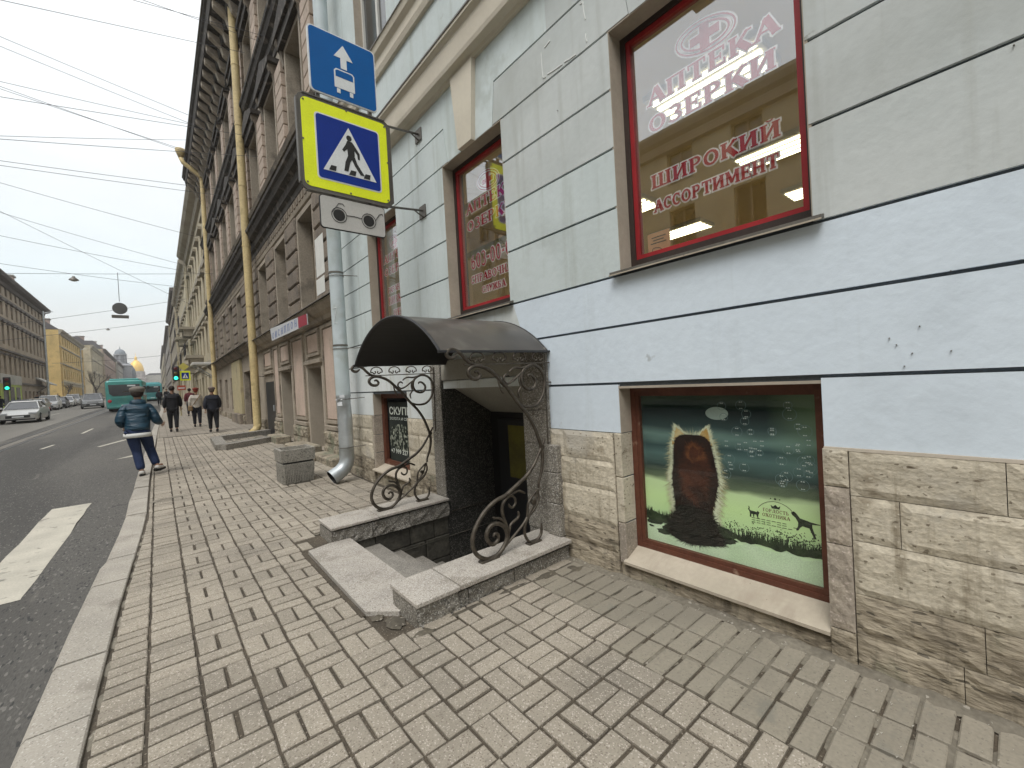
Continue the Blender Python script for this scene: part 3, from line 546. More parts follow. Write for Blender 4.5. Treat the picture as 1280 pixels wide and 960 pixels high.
body = outline([(1.545, 1.125), (1.62, 1.12), (1.675, 1.085), (1.695, 1.0), (1.70, .90), (1.715, .80), (1.71, .68), (1.70, .56), (1.72, .46), (1.70, .37), (1.60, .325), (1.46, .37), (1.40, .45), (1.425, .56), (1.40, .68), (1.375, .80), (1.388, .92), (1.405, 1.02), (1.425, 1.085), (1.47, 1.12)])
def hairs(pts, name, m_, x, n_, lo, hi_, zmin, lean=.5, w=.0022, inn=.012):
    mb = MB(); L_ = list(zip(pts, pts[1:]+pts[:1])); ct = (1.55, .78)
    for _ in range(n_):
        (p, q) = rnd.choice(L_); t = rnd.random(); py, pz = p[0]+(q[0]-p[0])*t, p[1]+(q[1]-p[1])*t
        if pz < zmin: continue
        dy, dz = py-ct[0], (pz-ct[1])*.22; l_ = math.hypot(dy, dz)+1e-6; dy, dz = dy/l_+rnd.uniform(-.35, .35), dz/l_-lean*2.0*rnd.random()+rnd.uniform(-.2, .2); A = rnd.uniform(lo, hi_)
        nx, nz_ = -dz, dy; mb.flat([(py-dy*inn+nx*w, pz-dz*inn+nz_*w), (py-dy*inn-nx*w, pz-dz*inn-nz_*w), (py+dy*A, pz+dz*A)], 'x', x-.00006*rnd.random())
    return build(name, mb, m_, cw, recalc=False)
rimp = [(1.55+(p[0]-1.55)*(1.08 if p[1] > .7 or p[0] > 1.55 else 1.17), .78+(p[1]-.78)*1.02) for p in body]
P_rim2 = pm('print_cream_hair', (.55, .53, .34), (.40, .36, .20)); P_sh = pm('print_shadow', (.03, .04, .028), (.05, .065, .04))
hairs(rimp, 'print_fringe', P_rim2, XP-.0006, 1300, .015, .065, .42); build('print_fringe', MB().flat([p for p in rimp if p[1] > .47], 'x', XP-.00066), P_rim2, cw, recalc=False); hairs(rimp, 'print_fringe', P_rim, XP-.0007, 1500, .006, .045, .50)
blot = MB(); rr_ = random.Random(8)
for _ in range(70):
    by, bz, q_ = rr_.uniform(1.30, 1.93), rr_.gauss(.43, .03), rr_.uniform(.012, .045); blot.flat([(by+q_*1.6*math.cos(R(a_))*rr_.uniform(.7, 1.2), bz+q_*.6*math.sin(R(a_))*rr_.uniform(.7, 1.2)) for a_ in range(0, 360, 36)], 'x', XP-.00082-.00003*rr_.random())
build('print_shadow', blot, P_sh, cw, recalc=False)
for ear, s_ in (([(1.705, 1.04), (1.698, 1.12), (1.678, 1.195), (1.64, 1.175), (1.59, 1.125)], 1), ([(1.505, 1.12), (1.465, 1.17), (1.425, 1.198), (1.405, 1.13), (1.40, 1.05)], -1)):
    build('print_ear', MB().flat(ear, 'x', XP-.00085), P_ear, cw, recalc=False); hairs(ear, 'print_fringe', P_rim, XP-.00087, 160, .004, .022, 1.08, lean=-.4)
build('print_cat', MB().flat(body, 'x', XP-.0010), P_fur, cw, recalc=False); hairs(body, 'print_cat', P_fur, XP-.00105, 1300, .003, .020, .30)
inner = outline([(1.54, 1.05), (1.62, .98), (1.645, .85), (1.62, .72), (1.54, .66), (1.47, .72), (1.445, .86), (1.47, 1.0)])
hairs(inner, 'print_back', P_fur2, XP-.00118, 900, .01, .05, .5, inn=.07, w=.0035); build('print_back', MB().flat([(1.55+(p[0]-1.55)*.5, .84+(p[1]-.84)*.6) for p in inner], 'x', XP-.00116), P_fur2, cw, recalc=False)
neck = outline([(1.58, 1.03), (1.54, 1.06), (1.495, 1.03), (1.485, .97), (1.53, .94), (1.585, .96)]); P_aub = pm('print_auburn_fur', (.17, .062, .024), (.07, .026, .015), sc=22)
build('print_neck', MB().flat(neck, 'x', XP-.00121), P_aub, cw, recalc=False); hairs(neck, 'print_neck', P_aub, XP-.00124, 420, .02, .06, .5, inn=.02)
base_ = outline([(1.70, .55), (1.62, .60), (1.50, .58), (1.43, .54), (1.38, .44), (1.36, .37), (1.46, .34), (1.60, .315), (1.74, .35), (1.76, .43)])
P_base = pm('print_black_fur', (.014, .014, .011), (.022, .018, .014)); hairs(base_, 'print_base', P_base, XP-.00145, 700, .01, .05, .30, lean=-.5); build('print_base', MB().flat(base_, 'x', XP-.00142), P_base, cw, recalc=False)
def band(pts_top, pts_bot, m_, x, name, tuft=0, tm=None):
    mb = MB(); mb.flat(pts_top+pts_bot[::-1], 'x', x)
    for (a, b) in zip(pts_top, pts_top[1:]):
        for k in range(tuft):
            t = rnd.random(); py, pz = a[0]+(b[0]-a[0])*t, a[1]+(b[1]-a[1])*t; h = .012+.05*rnd.random()**2; s_ = rnd.uniform(-.015, .015); w = .002+.004*rnd.random()
            mb.flat([(py-w, pz-.01), (py+w, pz-.01), (py+s_, pz+h)], 'x', x-.00002*rnd.random())
    return build(name, mb, m_, cw, recalc=False)
jt = lambda y, z, a: (y, z+rnd.uniform(-a, a))
band([jt(1.96-i*.03, .415+.012*math.sin(i), .008) for i in range(41)], [(1.96, .25), (.76, .25)], P_pale, XP-.0007, 'print_ground')
band([jt(1.96-i*.03, .475-.0004*i, .014) for i in range(41)], [jt(1.96-i*.03, .435-.0002*i, .01) for i in range(41)], P_grass, XP-.0014, 'print_grass', 26)
sp_ = MB()
for _ in range(420):
    yy = rnd.uniform(.77, 1.35); zz = .49+abs(rnd.gauss(0, .035)); r_ = rnd.uniform(.0015, .0045); sp_.flat([(yy-r_, zz-r_), (yy+r_, zz-r_*.5), (yy+r_*.6, zz+r_), (yy-r_*.5, zz+r_)], 'x', XP-.00141)
build('print_speckles', sp_, P_grass, cw, kind='stuff', recalc=False)
build('print_glow', MB().flat([(1.36+.078*math.cos(R(q)), 1.288+.045*math.sin(R(q))) for q in range(0, 360, 15)], 'x', XP-.0008), P_oval, cw, recalc=False)
bub, hi = MB(), MB()
for _ in range(46):
    by = rnd.uniform(.78, 1.33); bz = rnd.uniform(.84, 1.36)
    if bz > 1.2 and rnd.random() < .4: continue
    r_ = rnd.uniform(.018, .042)
    for q in ring2(by, bz, r_, r_, .0022, n=16): bub.flat(q, 'x', XP-.0009)
    for s_ in (.55, -.55):
        for q_ in (-.006, .006): hi.flat([(by+q_-.005, bz+r_*s_*1.2-.0025), (by+q_+.005, bz+r_*s_*1.2-.0025), (by+q_+.003, bz+r_*s_*1.2+.003), (by+q_-.003, bz+r_*s_*1.2+.003)], 'x', XP-.00095)
build('print_bubbles', bub, P_bub, cw, recalc=False); build('print_highlights', hi, P_hi, cw, recalc=False)
ink = MB(); XI = XP-.0012
for q in ring2(1.02, .60, .125, .135, .003, n=20, a0=35, a1=145): ink.flat(q, 'x', XI)
for dy, r_ in ((0, .008), (.026, .005), (-.026, .005)): ink.flat([(1.02+dy-r_, .752), (1.02+dy, .752-r_), (1.02+dy+r_, .752), (1.02+dy, .752+r_)], 'x', XI)
ink.flat([(1.042, .690), (.998, .690), (.992, .712), (1.006, .702), (1.02, .716), (1.034, .702), (1.048, .712)], 'x', XI)
def sil(pts, ox, oz, k): ink.flat([(ox-p[0]*k, oz+p[1]*k) for p in pts], 'x', XI)
sil([(0, .72), (.08, .9), (.02, 1.0), (.12, 1.0), (.16, .85), (.12, .7), (.25, .62), (.55, .6), (.75, .55), (.85, .7), (.93, .6), (1.0, .55), (.92, .4), (.85, .1), (.95, 0), (.8, 0), (.7, .3), (.55, .32), (.5, .05), (.42, .05), (.42, .3), (.28, .3), (.25, 0), (.12, .02), (.15, .35), (.1, .55)], 1.185, .608, .07)      # small cat
sil([(0, .92), (.12, 1.0), (.22, .92), (.36, .72), (.62, .66), (.80, .62), (1.15, .58), (1.16, .55), (.84, .52), (.84, .38), (.92, .1), (.98, -.12), (.9, -.14), (.82, .06), (.72, .32), (.45, .36), (.36, .28), (.28, .14), (.2, .1), (.18, .16), (.26, .3), (.28, .5), (.18, .7), (.04, .82)], .935, .565, .13)   # hound
for k in range(3):
    for j in range(7 if k == 0 else 9):
        if rnd.random() < .85: ink.flat([(1.165-j*.03+rnd.uniform(0, .004), .604-k*.014), (1.143-j*.03, .604-k*.014), (1.143-j*.03, .6075-k*.014), (1.165-j*.03, .6075-k*.014)], 'x', XI)
build('print_emblem', ink, P_ink, cw, recalc=False)
tx = MB(); vinyl(tx, lettering('ГОРДОСТЬ', .15, .022), XI, 1.095, .662); vinyl(tx, lettering('ОХОТНИКА', .16, .022), XI, 1.10, .630)
build('print_caption', tx, P_text, cw, recalc=False)
# ------------------------------------------------------------------ small basement window with the poster
y0, y1, z0, z1 = SMALLW
sw = build('window', frame4(XG-.03, XG+.05, (y0, y1, z0+.08, z1), .05), M['brown'], B1, label='narrow brown basement window with a black poster')
build('sash', frame4(XG-.02, XG+.03, (y0+.05, y1-.05, z0+.13, z1-.05), .03), M['brown'], sw)
P_blk = pm('poster_black', (.02, .024, .022), (.035, .04, .036), sc=3)
build('poster', MB().box(XG+.002, XG+.006, y0+.06, y1-.2, z0+.14, z1-.14), P_blk, sw)
P_w = plain('poster_white', (.62, .66, .60), .7); P_j = pm('poster_jewellery', (.42, .44, .36), (.05, .06, .05), sc=16, c3=(.02, .025, .02), d3=(.42, .52), s3=18)
textmesh('poster_text', 'СКУПКА', P_w, sw, XG+.0012, 6.765, 1.14, .13, .95, .02); textmesh('poster_text', 'ЗОЛОТА И СЕРЕБРА', P_w, sw, XG+.0012, 6.76, 1.055, .045, .95)
textmesh('poster_text', '+7 999 327', P_w, sw, XG+.0012, 6.775, .505, .075, .62, .015)
build('poster_picture', MB().flat(outline([(6.76, .62), (6.78, .80), (6.70, .93), (6.4, .99), (6.1, .94), (5.95, .8), (5.98, .62), (6.3, .57)]), 'x', XG+.0013), P_j, sw, recalc=False)
build('window_sill', MB().prism([(FX-.06, .205), (FX-.06, .225), (XG-.03, .30), (XG-.03, .28)], 'y', y0, y1+.05), M['sill'], B1)
build('stone_apron', MB().rough(FX-.004, y0+.004, y1, -.1, .20, 18, 5, .008, .06, seed=5, edge=.006), M['limelow'], B1)
for a, b in ((.18, .5), (.505, .8), (.805, 1.13)): build('stone_jamb', MB().cbox(FX-.012, XG-.03, y1-.004, y1+.05, a, b, .006), M['jamb'], B1)
build('reveal', MB().box(FX+.003, XG-.03, y1-.006, y1+.012, 1.135, z1), M['tan'], B1)
# ------------------------------------------------------------------ limestone base
def course(ya, yb, zs, seed):
    r_ = random.Random(seed)
    for i, (a, b) in enumerate(zip(zs, zs[1:])):
        y = ya; 
        while y < yb-.02:
            L_ = r_.uniform(.38, .75) if not (ya > -5.1 and yb < .7 and i == 3 and y < .0) else .45
            e_ = min(yb, y+L_)
            if yb-e_ < .15: e_ = yb
            ny = max(3, int((e_-y)/.045)); nzz = max(3, int((b-a)/.035)); low = a < .3
            build('base_stone', MB().rough(FX-.025, y+.0015, e_-.0015, a+.0015, b-.0015, ny, nzz, (.011 if low else .0045), .12, seed=seed+i+y, sc=8 if low else 12, edge=.009), M['limelow' if low else 'lime'], B1)
            y = e_
Zc = [-.15, .17, .38, .66, .895, 1.13]
course(-5.0, .592, Zc, 11); course(2.095, 2.80, Zc, 23); course(4.93, 5.72, Zc, 31); course(7.055, 8.22, Zc, 41)
build('base_cap', MB().prism([(FX-.018, 1.128), (FX-.012, 1.142), (FX+.02, 1.145), (FX+.02, 1.12)], 'y', Y0, .70), M['tan'], B1)
# nails and screw stubs left in the plaster
for i, (yy, zz) in enumerate(((.30, 1.745), (.20, 1.62), (.33, 1.62), (.19, 1.98), (.41, 1.70), (.385, 1.665), (-.02, 2.86), (2.5, 3.9), (.36, 1.56))):
    build('wall_stub', MB().lathe((FX-.012, yy, zz), [(.002, 0), (.0025, .004), (.0035, .007), (.0035, .010)], 6, 'x'), M['tin'], B1)
mk = MB()            # chalk-white glue outline of a missing plaque
for a, b in (((2.66, 4.50), (2.655, 4.28)), ((2.655, 4.28), (2.62, 4.265)), ((2.6, 4.275), (2.42, 4.255)), ((2.40, 4.26), (2.27, 4.245)), ((2.16, 4.34), (2.15, 4.27)), ((2.17, 4.60), (2.155, 4.45)), ((2.62, 4.52), (2.55, 4.535)), ((2.2, 4.61), (2.17, 4.60))):
    mk.tube([(FX-.001, *a), (FX-.001, (a[0]+b[0])/2+.004, (a[1]+b[1])/2-.003), (FX-.001, *b)], .006, 4)
build('glue_outline', mk, plain('dried_white_glue', (.72, .74, .72), .8), B1)
# ================================================================== ground, road, pavement
def kin(y):      # inner (pavement side) line of the kerb
    P = [(-30, -.42), (0, -.38), (2.7, -.346), (4.5, -.307), (7.7, -.19), (10.7, -.187), (22.5, -.05), (47, .40), (700, .6)]
    for (a, b), (c, d) in zip(P, P[1:]):
        if y <= c: return b+(d-b)*(y-a)/(c-a)
    return .6
def kout(y): return (kin(y)-.245) if y < 5.78 else kin(y)-.225 if y < 9 else kin(y)-.2
YS = [-30, -10, 0, 2, 4, 5.78, 7, 8, 9.4, 11, 13, 16, 20, 25, 31, 38, 47, 60, 80, 110, 160, 240, 400, 700]
def strip(mb, fa, fb, dz, ys=YS):
    vs = []
    for y in ys: vs += [(fa(y), y, gz(y)+dz), (fb(y), y, gz(y)+dz)]
    return mb.add(vs, [(2*i, 2*i+1, 2*i+3, 2*i+2) for i in range(len(ys)-1)])
cst = lambda v: (lambda y: v)
PX0, PX1, PY0, PY1 = 1.5, 3.7, 2.98, 4.66
ml_ground = mat('bare_ground', (0.12, 0.11, 0.09), bump=0)
gm = MB(); ysg = [-300, -60]+YS+[2000]
for fa, fb in ((-900, -11), (14, 900)): strip(gm, cst(fa), cst(fb), -.32, ysg)
strip(gm, cst(-11), cst(PX0), -.32, [-300, -60, -30, -10, 0, 2, 2.98, 4.66, 5.78]+YS[6:]+[2000])
strip(gm, cst(PX0), cst(14), -.32, [-300, -60, -30, -10, 0, PY0]); strip(gm, cst(PX0), cst(14), -.32, [PY1, 5.78]+YS[6:]+[2000]); strip(gm, cst(PX1), cst(14), -.32, [PY0, PY1])
build('ground', gm, ml_ground, kind='structure')
build('road', strip(MB(), cst(-4.9), lambda y: kout(y)+.06, -.10), M['asphalt'], kind='structure')
build('road', strip(MB(), cst(-11.2), cst(-4.9), -.101), M['asphalt2'], kind='structure')
pav = build('pavement', strip(strip(strip(strip(MB(), lambda y: kin(y)-.05, cst(PX0), -.016), cst(PX0), cst(3.4), -.016, [-30, -10, 0, 2, PY0]), cst(PX0), cst(3.4), -.016, [PY1, 5.78]+YS[6:13]), cst(PX1), cst(3.8), -.016, [PY0, PY1]), M['sand'], kind='structure')
# kerb stones, one by one
y = -3.2; kn = []
while y < 5.75:
    kn.append((y, min(5.78, y+.70))); y += .70
kn += [(5.785, 6.0)]; y = 6.005
while y < 60: kn.append((y, y+.98)); y += .985
rk = random.Random(3)
for i, (a, b) in enumerate(kn):
    if b-a < .12: continue
    t = .012 if b < 5.8 else (.02 if a > 9 else .004); t += rk.uniform(-.004, .004); g_ = .006; a2, b2 = a+g_, b-g_
    o1, o2 = kout(a2), kout(b2); i1, i2 = kin(a2), kin(b2)
    if 5.78 < a < 6: o1 = kin(5.7)-.245
    za, zb_ = gz(a2)+t, gz(b2)+t; c = .02
    vs = [(o1, a2, za-.3), (i1, a2, za-.3), (i1, a2, za-c*.4), (i1-c*.4, a2, za), (o1+c, a2, za), (o1, a2, za-c), (o2, b2, zb_-.3), (i2, b2, zb_-.3), (i2, b2, zb_-c*.4), (i2-c*.4, b2, zb_), (o2+c, b2, zb_), (o2, b2, zb_-c)]
    build('kerbstone', MB().add(vs, [(0, 1, 2, 3, 4, 5), (6, 7, 8, 9, 10, 11)[::-1]]+[(k, 6+k, 6+(k+1) % 6, (k+1) % 6) for k in range(6)]), M['kerb'], pav)
# pavers: two soldier courses by the kerb, basket weave, soldier courses along the wall
U = 0.2325; J = .0155
def cam_px(x, y, z=0):
    d = Vector((x, y, z-1.6)); w = d.dot(fw)
    return (640+531.43*d.dot(rt)/w, 480-531.43*d.dot(up)/w, w) if w > .2 else (-999, -999, 99)
PV = []
rp = random.Random(9)
cols = [(-.352+U*k, -.352+U*(k+1)) for k in range(11)]+[(2.2055, 2.4345), (2.4345, 2.7)]
H2 = U*.9915/2
def blocked(x0, x1, y0, y1):
    if x1 > 1.0 and y1 > 3.02 and y0 < 4.58 and x0 < 3.0 and x0 > .95: return True
    if x1 > 1.26 and x0 > 1.0 and 2.60 < (y0+y1)/2 < 5.07: return True
    if x0 > 2.4 and y0 > 5.0 and False: return True
    return False
for ci, (xa, xb) in enumerate(cols):
    sold = ci < 2 or ci >= 10
    y = -2.6 + (0 if sold else 0)
    base = 2.50-H2*100
    k = 0
    if sold:
        y = 2.527-H2*46
        while y < 19.5:
            PV.append((xa, xb, y, y+H2, 's')); y += H2
    else:
        par = (ci-2) % 2; yv = 2.505+par*2*H2-46*2*H2*1.0
        k = 0
        while yv < 19.5:
            # vertical pair centred on yv, then two stretchers
            if k % 2 == 0:
                xm = (xa+xb)/2; PV.append((xa, xm, yv-H2, yv+H2, 'v')); PV.append((xm, xb, yv-H2, yv+H2, 'v'))
            else:
                PV.append((xa, xb, yv-H2, yv, 'h')); PV.append((xa, xb, yv, yv+H2, 'h'))
            yv += 2*H2; k += 1
pv2 = []
for (xa, xb, ya, yb, t) in PV:
    if ya < -3.0 or blocked(xa, xb, ya, yb): continue
    k = kin((ya+yb)/2)
    if xb < k+.05: continue
    xa = max(xa, k+.018)
    if xb > 2.69 and False: continue
    u, v, w = cam_px((xa+xb)/2, (ya+yb)/2, gz(ya))
    vis = -30 < u < 1310 and v < 1000
    pv2.append(((w if vis else 99+w), xa, xb, ya, yb))
pv2.sort()
def paver(mb, xa, xb, ya, yb, loc=(0, 0, 0)):
    g_ = J/2+rp.uniform(-.002, .0035); xa, xb, ya, yb = xa+g_, xb-g_, ya+g_, yb-g_
    z = gz((ya+yb)/2)+rp.uniform(-.005, .002); c = .006; s1 = gz(yb)-gz(ya)
    if xa < 2.05 and (xb-xa) < .13: pass
    tx, ty = rp.uniform(-.002, .002), rp.uniform(-.002, .002)
    zz = lambda x, y: z+(s1*(y-(ya+yb)/2)/(yb-ya))+tx*(1 if x > (xa+xb)/2 else -1)+ty*(1 if y > (ya+yb)/2 else -1)
    B = [(xa, ya), (xb, ya), (xb, yb), (xa, yb)]; jt_ = [(rp.uniform(-.003, .003), rp.uniform(-.003, .003)) for _ in B]
    B = [(p[0]+q[0], p[1]+q[1]) for p, q in zip(B, jt_)]; cx_, cy_ = (xa+xb)/2, (ya+yb)/2
    I = [(p[0]+(c if p[0] < cx_ else -c), p[1]+(c if p[1] < cy_ else -c)) for p in B]
    vs = [(p[0], p[1], zz(*p)-.03) for p in B]+[(p[0], p[1], zz(*p)-c*.8) for p in B]+[(p[0], p[1], zz(*p)) for p in I]
    return mb.add(vs, [(0, 1, 5, 4), (1, 2, 6, 5), (2, 3, 7, 6), (3, 0, 4, 7), (4, 5, 9, 8), (5, 6, 10, 9), (6, 7, 11, 10), (7, 4, 8, 11), (8, 9, 10, 11)])
field, field2 = MB(), MB()
for i, (w, xa, xb, ya, yb) in enumerate(pv2):
    dirty = (xa > 2.15 and ya < 2.45) or (xa > 1.93 and ya < 1.6)
    if i < 296: build('paver', paver(MB(), xa, xb, ya, yb), M['paverdirty' if dirty else 'paver'], pav)
    else: paver(field2 if dirty else field, xa, xb, ya, yb)
build('paver', field, M['paver'], pav, kind='stuff'); build('paver', field2, M['paverdirty'], pav, kind='stuff')
# beyond the reach of single pavers the pattern is in the material
fp = mat('far_paving', (0.30, 0.265, 0.215), (0.25, 0.22, 0.18), sc=1.2, bump=0, fine=.08, c3=(.21, .19, .155), d3=(.5, .75), s3=.8)
n, l = fp.node_tree.nodes, fp.node_tree.links; pb = n['Principled BSDF']; src = pb.inputs['Base Color'].links[0].from_socket
br = n.new('ShaderNodeTexBrick'); gg = n.new('ShaderNodeNewGeometry'); l.new(gg.outputs['Position'], br.inputs['Vector']); br.inputs['Scale'].default_value = 1; br.inputs['Brick Width'].default_value = .23; br.inputs['Row Height'].default_value = .115; br.inputs['Mortar Size'].default_value = .007
br.inputs['Color1'].default_value = (1, 1, 1, 1); br.inputs['Color2'].default_value = (.88, .88, .88, 1); br.inputs['Mortar'].default_value = (.45, .42, .38, 1); br.offset = 0
mx_ = n.new('ShaderNodeMixRGB'); mx_.blend_type = 'MULTIPLY'; mx_.inputs[0].default_value = 1; l.new(src, mx_.inputs[1]); l.new(br.outputs[0], mx_.inputs[2]); l.new(mx_.outputs[0], pb.inputs['Base Color'])
build('pavement', strip(MB(), kin, cst(3.6), -.001, [19.6, 22, 25, 31, 38, 47, 60, 80, 110, 160, 240, 400, 700]), fp, kind='structure')
# silt washed against the wall foot and the kerb
sm = mat('grey_silt', (0.19, 0.17, 0.132), (0.14, 0.124, 0.096), sc=3, bump=.6, bs=40, fine=.2, spk=[(.35, .32, .27)], spa=.03, sps=60)
sl = MB()
def blob(cx, cy, rx, ry, h=.006, n=14, seed=0):
    rr = random.Random(seed); ring = [(cx+math.cos(6.283*k/n)*rx*rr.uniform(.7, 1.15), cy+math.sin(6.283*k/n)*ry*rr.uniform(.7, 1.15)) for k in range(n)]
    sl.add([(cx, cy, gz(cy)+h)]+[(p[0], p[1], gz(p[1])+min(-.0075, h-.014)) for p in ring], [(0, k+1, (k+1) % n+1) for k in range(n)])
for i in range(110): blob(rp.uniform(2.05, 2.72)+.02, rp.uniform(-.8, 2.35), rp.uniform(.04, .16), rp.uniform(.04, .2), -.0045, n=11, seed=300+i)
for i in range(26): blob(2.74, -2.5+i*.2, .07+.05*rp.random(), .16, .008+.01*rp.random(), seed=i)
for i, p in enumerate(((2.3, 5.2, .3, .12), (1.6, 5.12, .3, .05))): blob(*p, h=.007, seed=50+i)
for i in range(14): blob(kin(2.2+i*.35)+.03, 2.2+i*.35, .04+.02*rp.random(), .14, -.006, seed=80+i)
build('silt', sl, sm, kind='stuff', label='patches of grey silt along the wall foot')
sl = MB()
for i, p in enumerate(((2.60, 2.46, .13, .14), (2.35, 2.53, .22, .07), (2.0, 2.55, .25, .045), (1.6, 2.56, .25, .03), (1.17, 2.78, .07, .09), (1.25, 2.53, .10, .05), (1.1, 2.93, .05, .05))): blob(*p, h=.006, seed=50+i)
build('damp_dirt', sl, mat('damp_brown_dirt', (.11, .095, .07), (.075, .065, .05), sc=6, bump=.8, bs=40, fine=.25, spk=[(.3, .27, .22)], spa=.03, sps=70), kind='stuff', label='damp brown dirt beside the near stone kerb')
lt = MB()          # crumbs, a few butts and leaves
for _ in range(260):
    x_, y_ = rp.uniform(-.2, 2.65), rp.uniform(-.2, 7)
    if rp.random() < .6: x_ = rp.uniform(2.2, 2.7); y_ = rp.uniform(-.2, 2.5)
    if blocked(x_, x_, y_, y_): continue
    r_ = rp.uniform(.002, .007); lt.add([(x_-r_, y_, .002), (x_, y_+r_*.7, .003), (x_+r_, y_, .002), (x_, y_-r_*.8, .004+r_)], [(0, 1, 3), (1, 2, 3), (0, 2, 1)])
build('grit', lt, mat('pale_grit', (.5, .47, .4), bump=0), kind='stuff', label='pale crumbs and grit scattered over the pavers')
# worn bands crossing the pavement
band_ = MB()
for (ya, w_) in ((8.6, .10), (11.7, .08)):
    vs = []
    for k in range(15):
        x = -.15+k*.2; yy = ya+x*.35+.04*math.sin(k*1.7); vs += [(x, yy-w_*(.6+.4*rp.random()), gz(yy)-.003), (x, yy+w_*(.6+.4*rp.random()), gz(yy)-.003)]
    band_.add(vs, [(2*i, 2*i+1, 2*i+3, 2*i+2) for i in range(14)])
build('silt', band_, sm, kind='stuff', label='thin silt lines where the pavers were patched')
# road markings and rails
rm = MB()
def onroad(poly, m, name, label): return build(name, MB().add([(p[0], p[1], gz(p[1])-.096) for p in poly], [tuple(range(len(poly)))]), m, label=label, kind='structure')
for xa_, xb_ in ((-1.43, -1.01), (-3.0, -2.55)): build('crossing_stripe', strip(MB(), lambda y: xa_+.018*(y-5.8)+.008*math.sin(y*9), lambda y: xb_+.025*(y-5.8)+.008*math.sin(y*7+1), -.096, [5.72, 5.78, 6.2, 6.6, 7, 7.5, 8, 8.5, 9, 9.4, 9.83]), M['paint'], kind='structure')
for p in (((-1.62, 19.8), (-1.0, 21.6), (-.92, 21.4), (-1.52, 19.6)), ((-.95, 15.5), (-.50, 16.3), (-.48, 15.8)), ((-3.1, 21), (-2.95, 22.3), (-2.87, 22.3), (-3.0, 21)), ((-2.7, 27), (-2.6, 30), (-2.5, 30), (-2.6, 27)), ((-7.6, 34), (-7.5, 40), (-7.36, 40), (-7.46, 34)), ((-7.4, 50), (-7.2, 58), (-7.05, 58), (-7.25, 50))):
    onroad(p, M['paint'], 'road_marking', None)
M['railm'] = mat('rail_steel', (.07, .065, .06), rough=.4, metal=.5, bump=.05); M['seam'] = mat('rail_bed', (.20, .185, .16), bump=.3)
for xr in (-4.12, -4.62):
    v = MB(); strip(v, lambda y: xr+.012*(y-22), lambda y: xr+.09+.012*(y-22), -.094, [-20, 0, 8, 16, 25, 38, 60, 110]); build('tram_rail', v, M['railm'], kind='structure')
v = MB(); strip(v, lambda y: -4.45+.012*(y-22), lambda y: -4.2+.012*(y-22), -.097, [-20, 0, 8, 16, 25, 38, 60, 110]); build('rail_bed', v, M['seam'], kind='structure')
# ================================================================== basement entrance
EN = thing('basement_entrance', 'stone basement entrance with granite side kerbs, sunken steps and a dark doorway', 'entrance', (2.0, 3.66, 0))
def kerbblock(x0, x1, y0, y1, z1, m, seed, lo=-.05):       # a rough-hewn block under a thin sawn slab
    mb = MB(); n_ = max(4, int((x1-x0)/.05))
    for (yy, s_) in ((y0, 1), (y1, -1)):
        vs = []
        for j in range(5):
            for i in range(n_+1):
                x = x0+(x1-x0)*i/n_; z = lo+(z1-.03-lo)*j/4; d = .022*noise.noise(Vector((x*11, z*13, seed)))+.010*noise.noise(Vector((x*40, z*40, seed)))
                vs.append((x, yy+s_*(.012+d), z))
        mb.add(vs, [(j*(n_+1)+i, j*(n_+1)+i+1, (j+1)*(n_+1)+i+1, (j+1)*(n_+1)+i) for j in range(4) for i in range(n_)])
    mb.box(x0+.008, x1-.004, y0+.018, y1-.018, lo, z1-.028)
    vs = [(x0, y0+.012, lo), (x0, y1-.012, lo), (x0, y1-.012, z1-.03), (x0, y0+.012, z1-.03)]; mb.add(vs, [(0, 1, 2, 3)])
    return build('kerb_block', mb, m, EN)
ZL = .165
kerbblock(1.243, 1.57, 2.585, 2.985, ZL, M['granite'], 3); build('cap_slab', MB().cbox(1.232, 1.575, 2.573, 2.992, ZL-.03, ZL+.002, .005), M['granitetop'], EN)
for i, (a, b) in enumerate(((1.58, 1.66), (1.665, 2.10), (2.105, 2.735))):
    kerbblock(a, b, 2.605, 2.975, ZL-.035, M['granite'], 7+i)
build('cap_slab', MB().cbox(1.582, 2.13, 2.575, 2.99, ZL-.03, ZL+.005, .004), M['granitetop'], EN); build('cap_slab', MB().cbox(2.135, 2.735, 2.575, 2.99, ZL-.03, ZL+.004, .004), M['granitetop'], EN)
for i, (a, b) in enumerate(((1.32, 1.75), (1.755, 2.2), (2.205, 2.735))): kerbblock(a, b, 4.625, 5.07, ZL-.02, M['granite'], 17+i)
build('cap_slab', MB().cbox(1.312, 1.83, 4.615, 5.08, ZL-.028, ZL, .004), M['granitetop'], EN); build('cap_slab', MB().cbox(1.835, 2.735, 4.615, 5.08, ZL-.026, ZL+.002, .004), M['granitetop'], EN)
slab = MB().prism([(1.055, 3.03), (1.23, 2.85), (1.50, 2.995), (1.50, 4.62), (1.30, 4.64), (1.075, 4.58)], 'z', -.09, .018)
build('threshold_slab', slab, M['granitetop'], EN)
build('slab_edging', MB().box(1.015, 1.048, 3.0, 4.6, -.03, .004), M['sand'], EN)
M['steptread'] = mat('worn_step_granite', (.27, .25, .215), (.21, .195, .17), sc=5, bump=.4, bs=70, fine=.1, spk=[(.12, .11, .1), (.36, .34, .3)], spa=.14, sps=150)
xs_ = [1.49, 1.84, 2.09, 2.36, 2.62, 2.89, 3.16, 3.64]; z = -.15
for a, b in zip(xs_, xs_[1:]):
    build('step', MB().cbox(a-.02, b, PY0-.02, PY1+.03, z-.16, z, .006), M['steptread'], EN); z -= .15
r2 = random.Random(4)
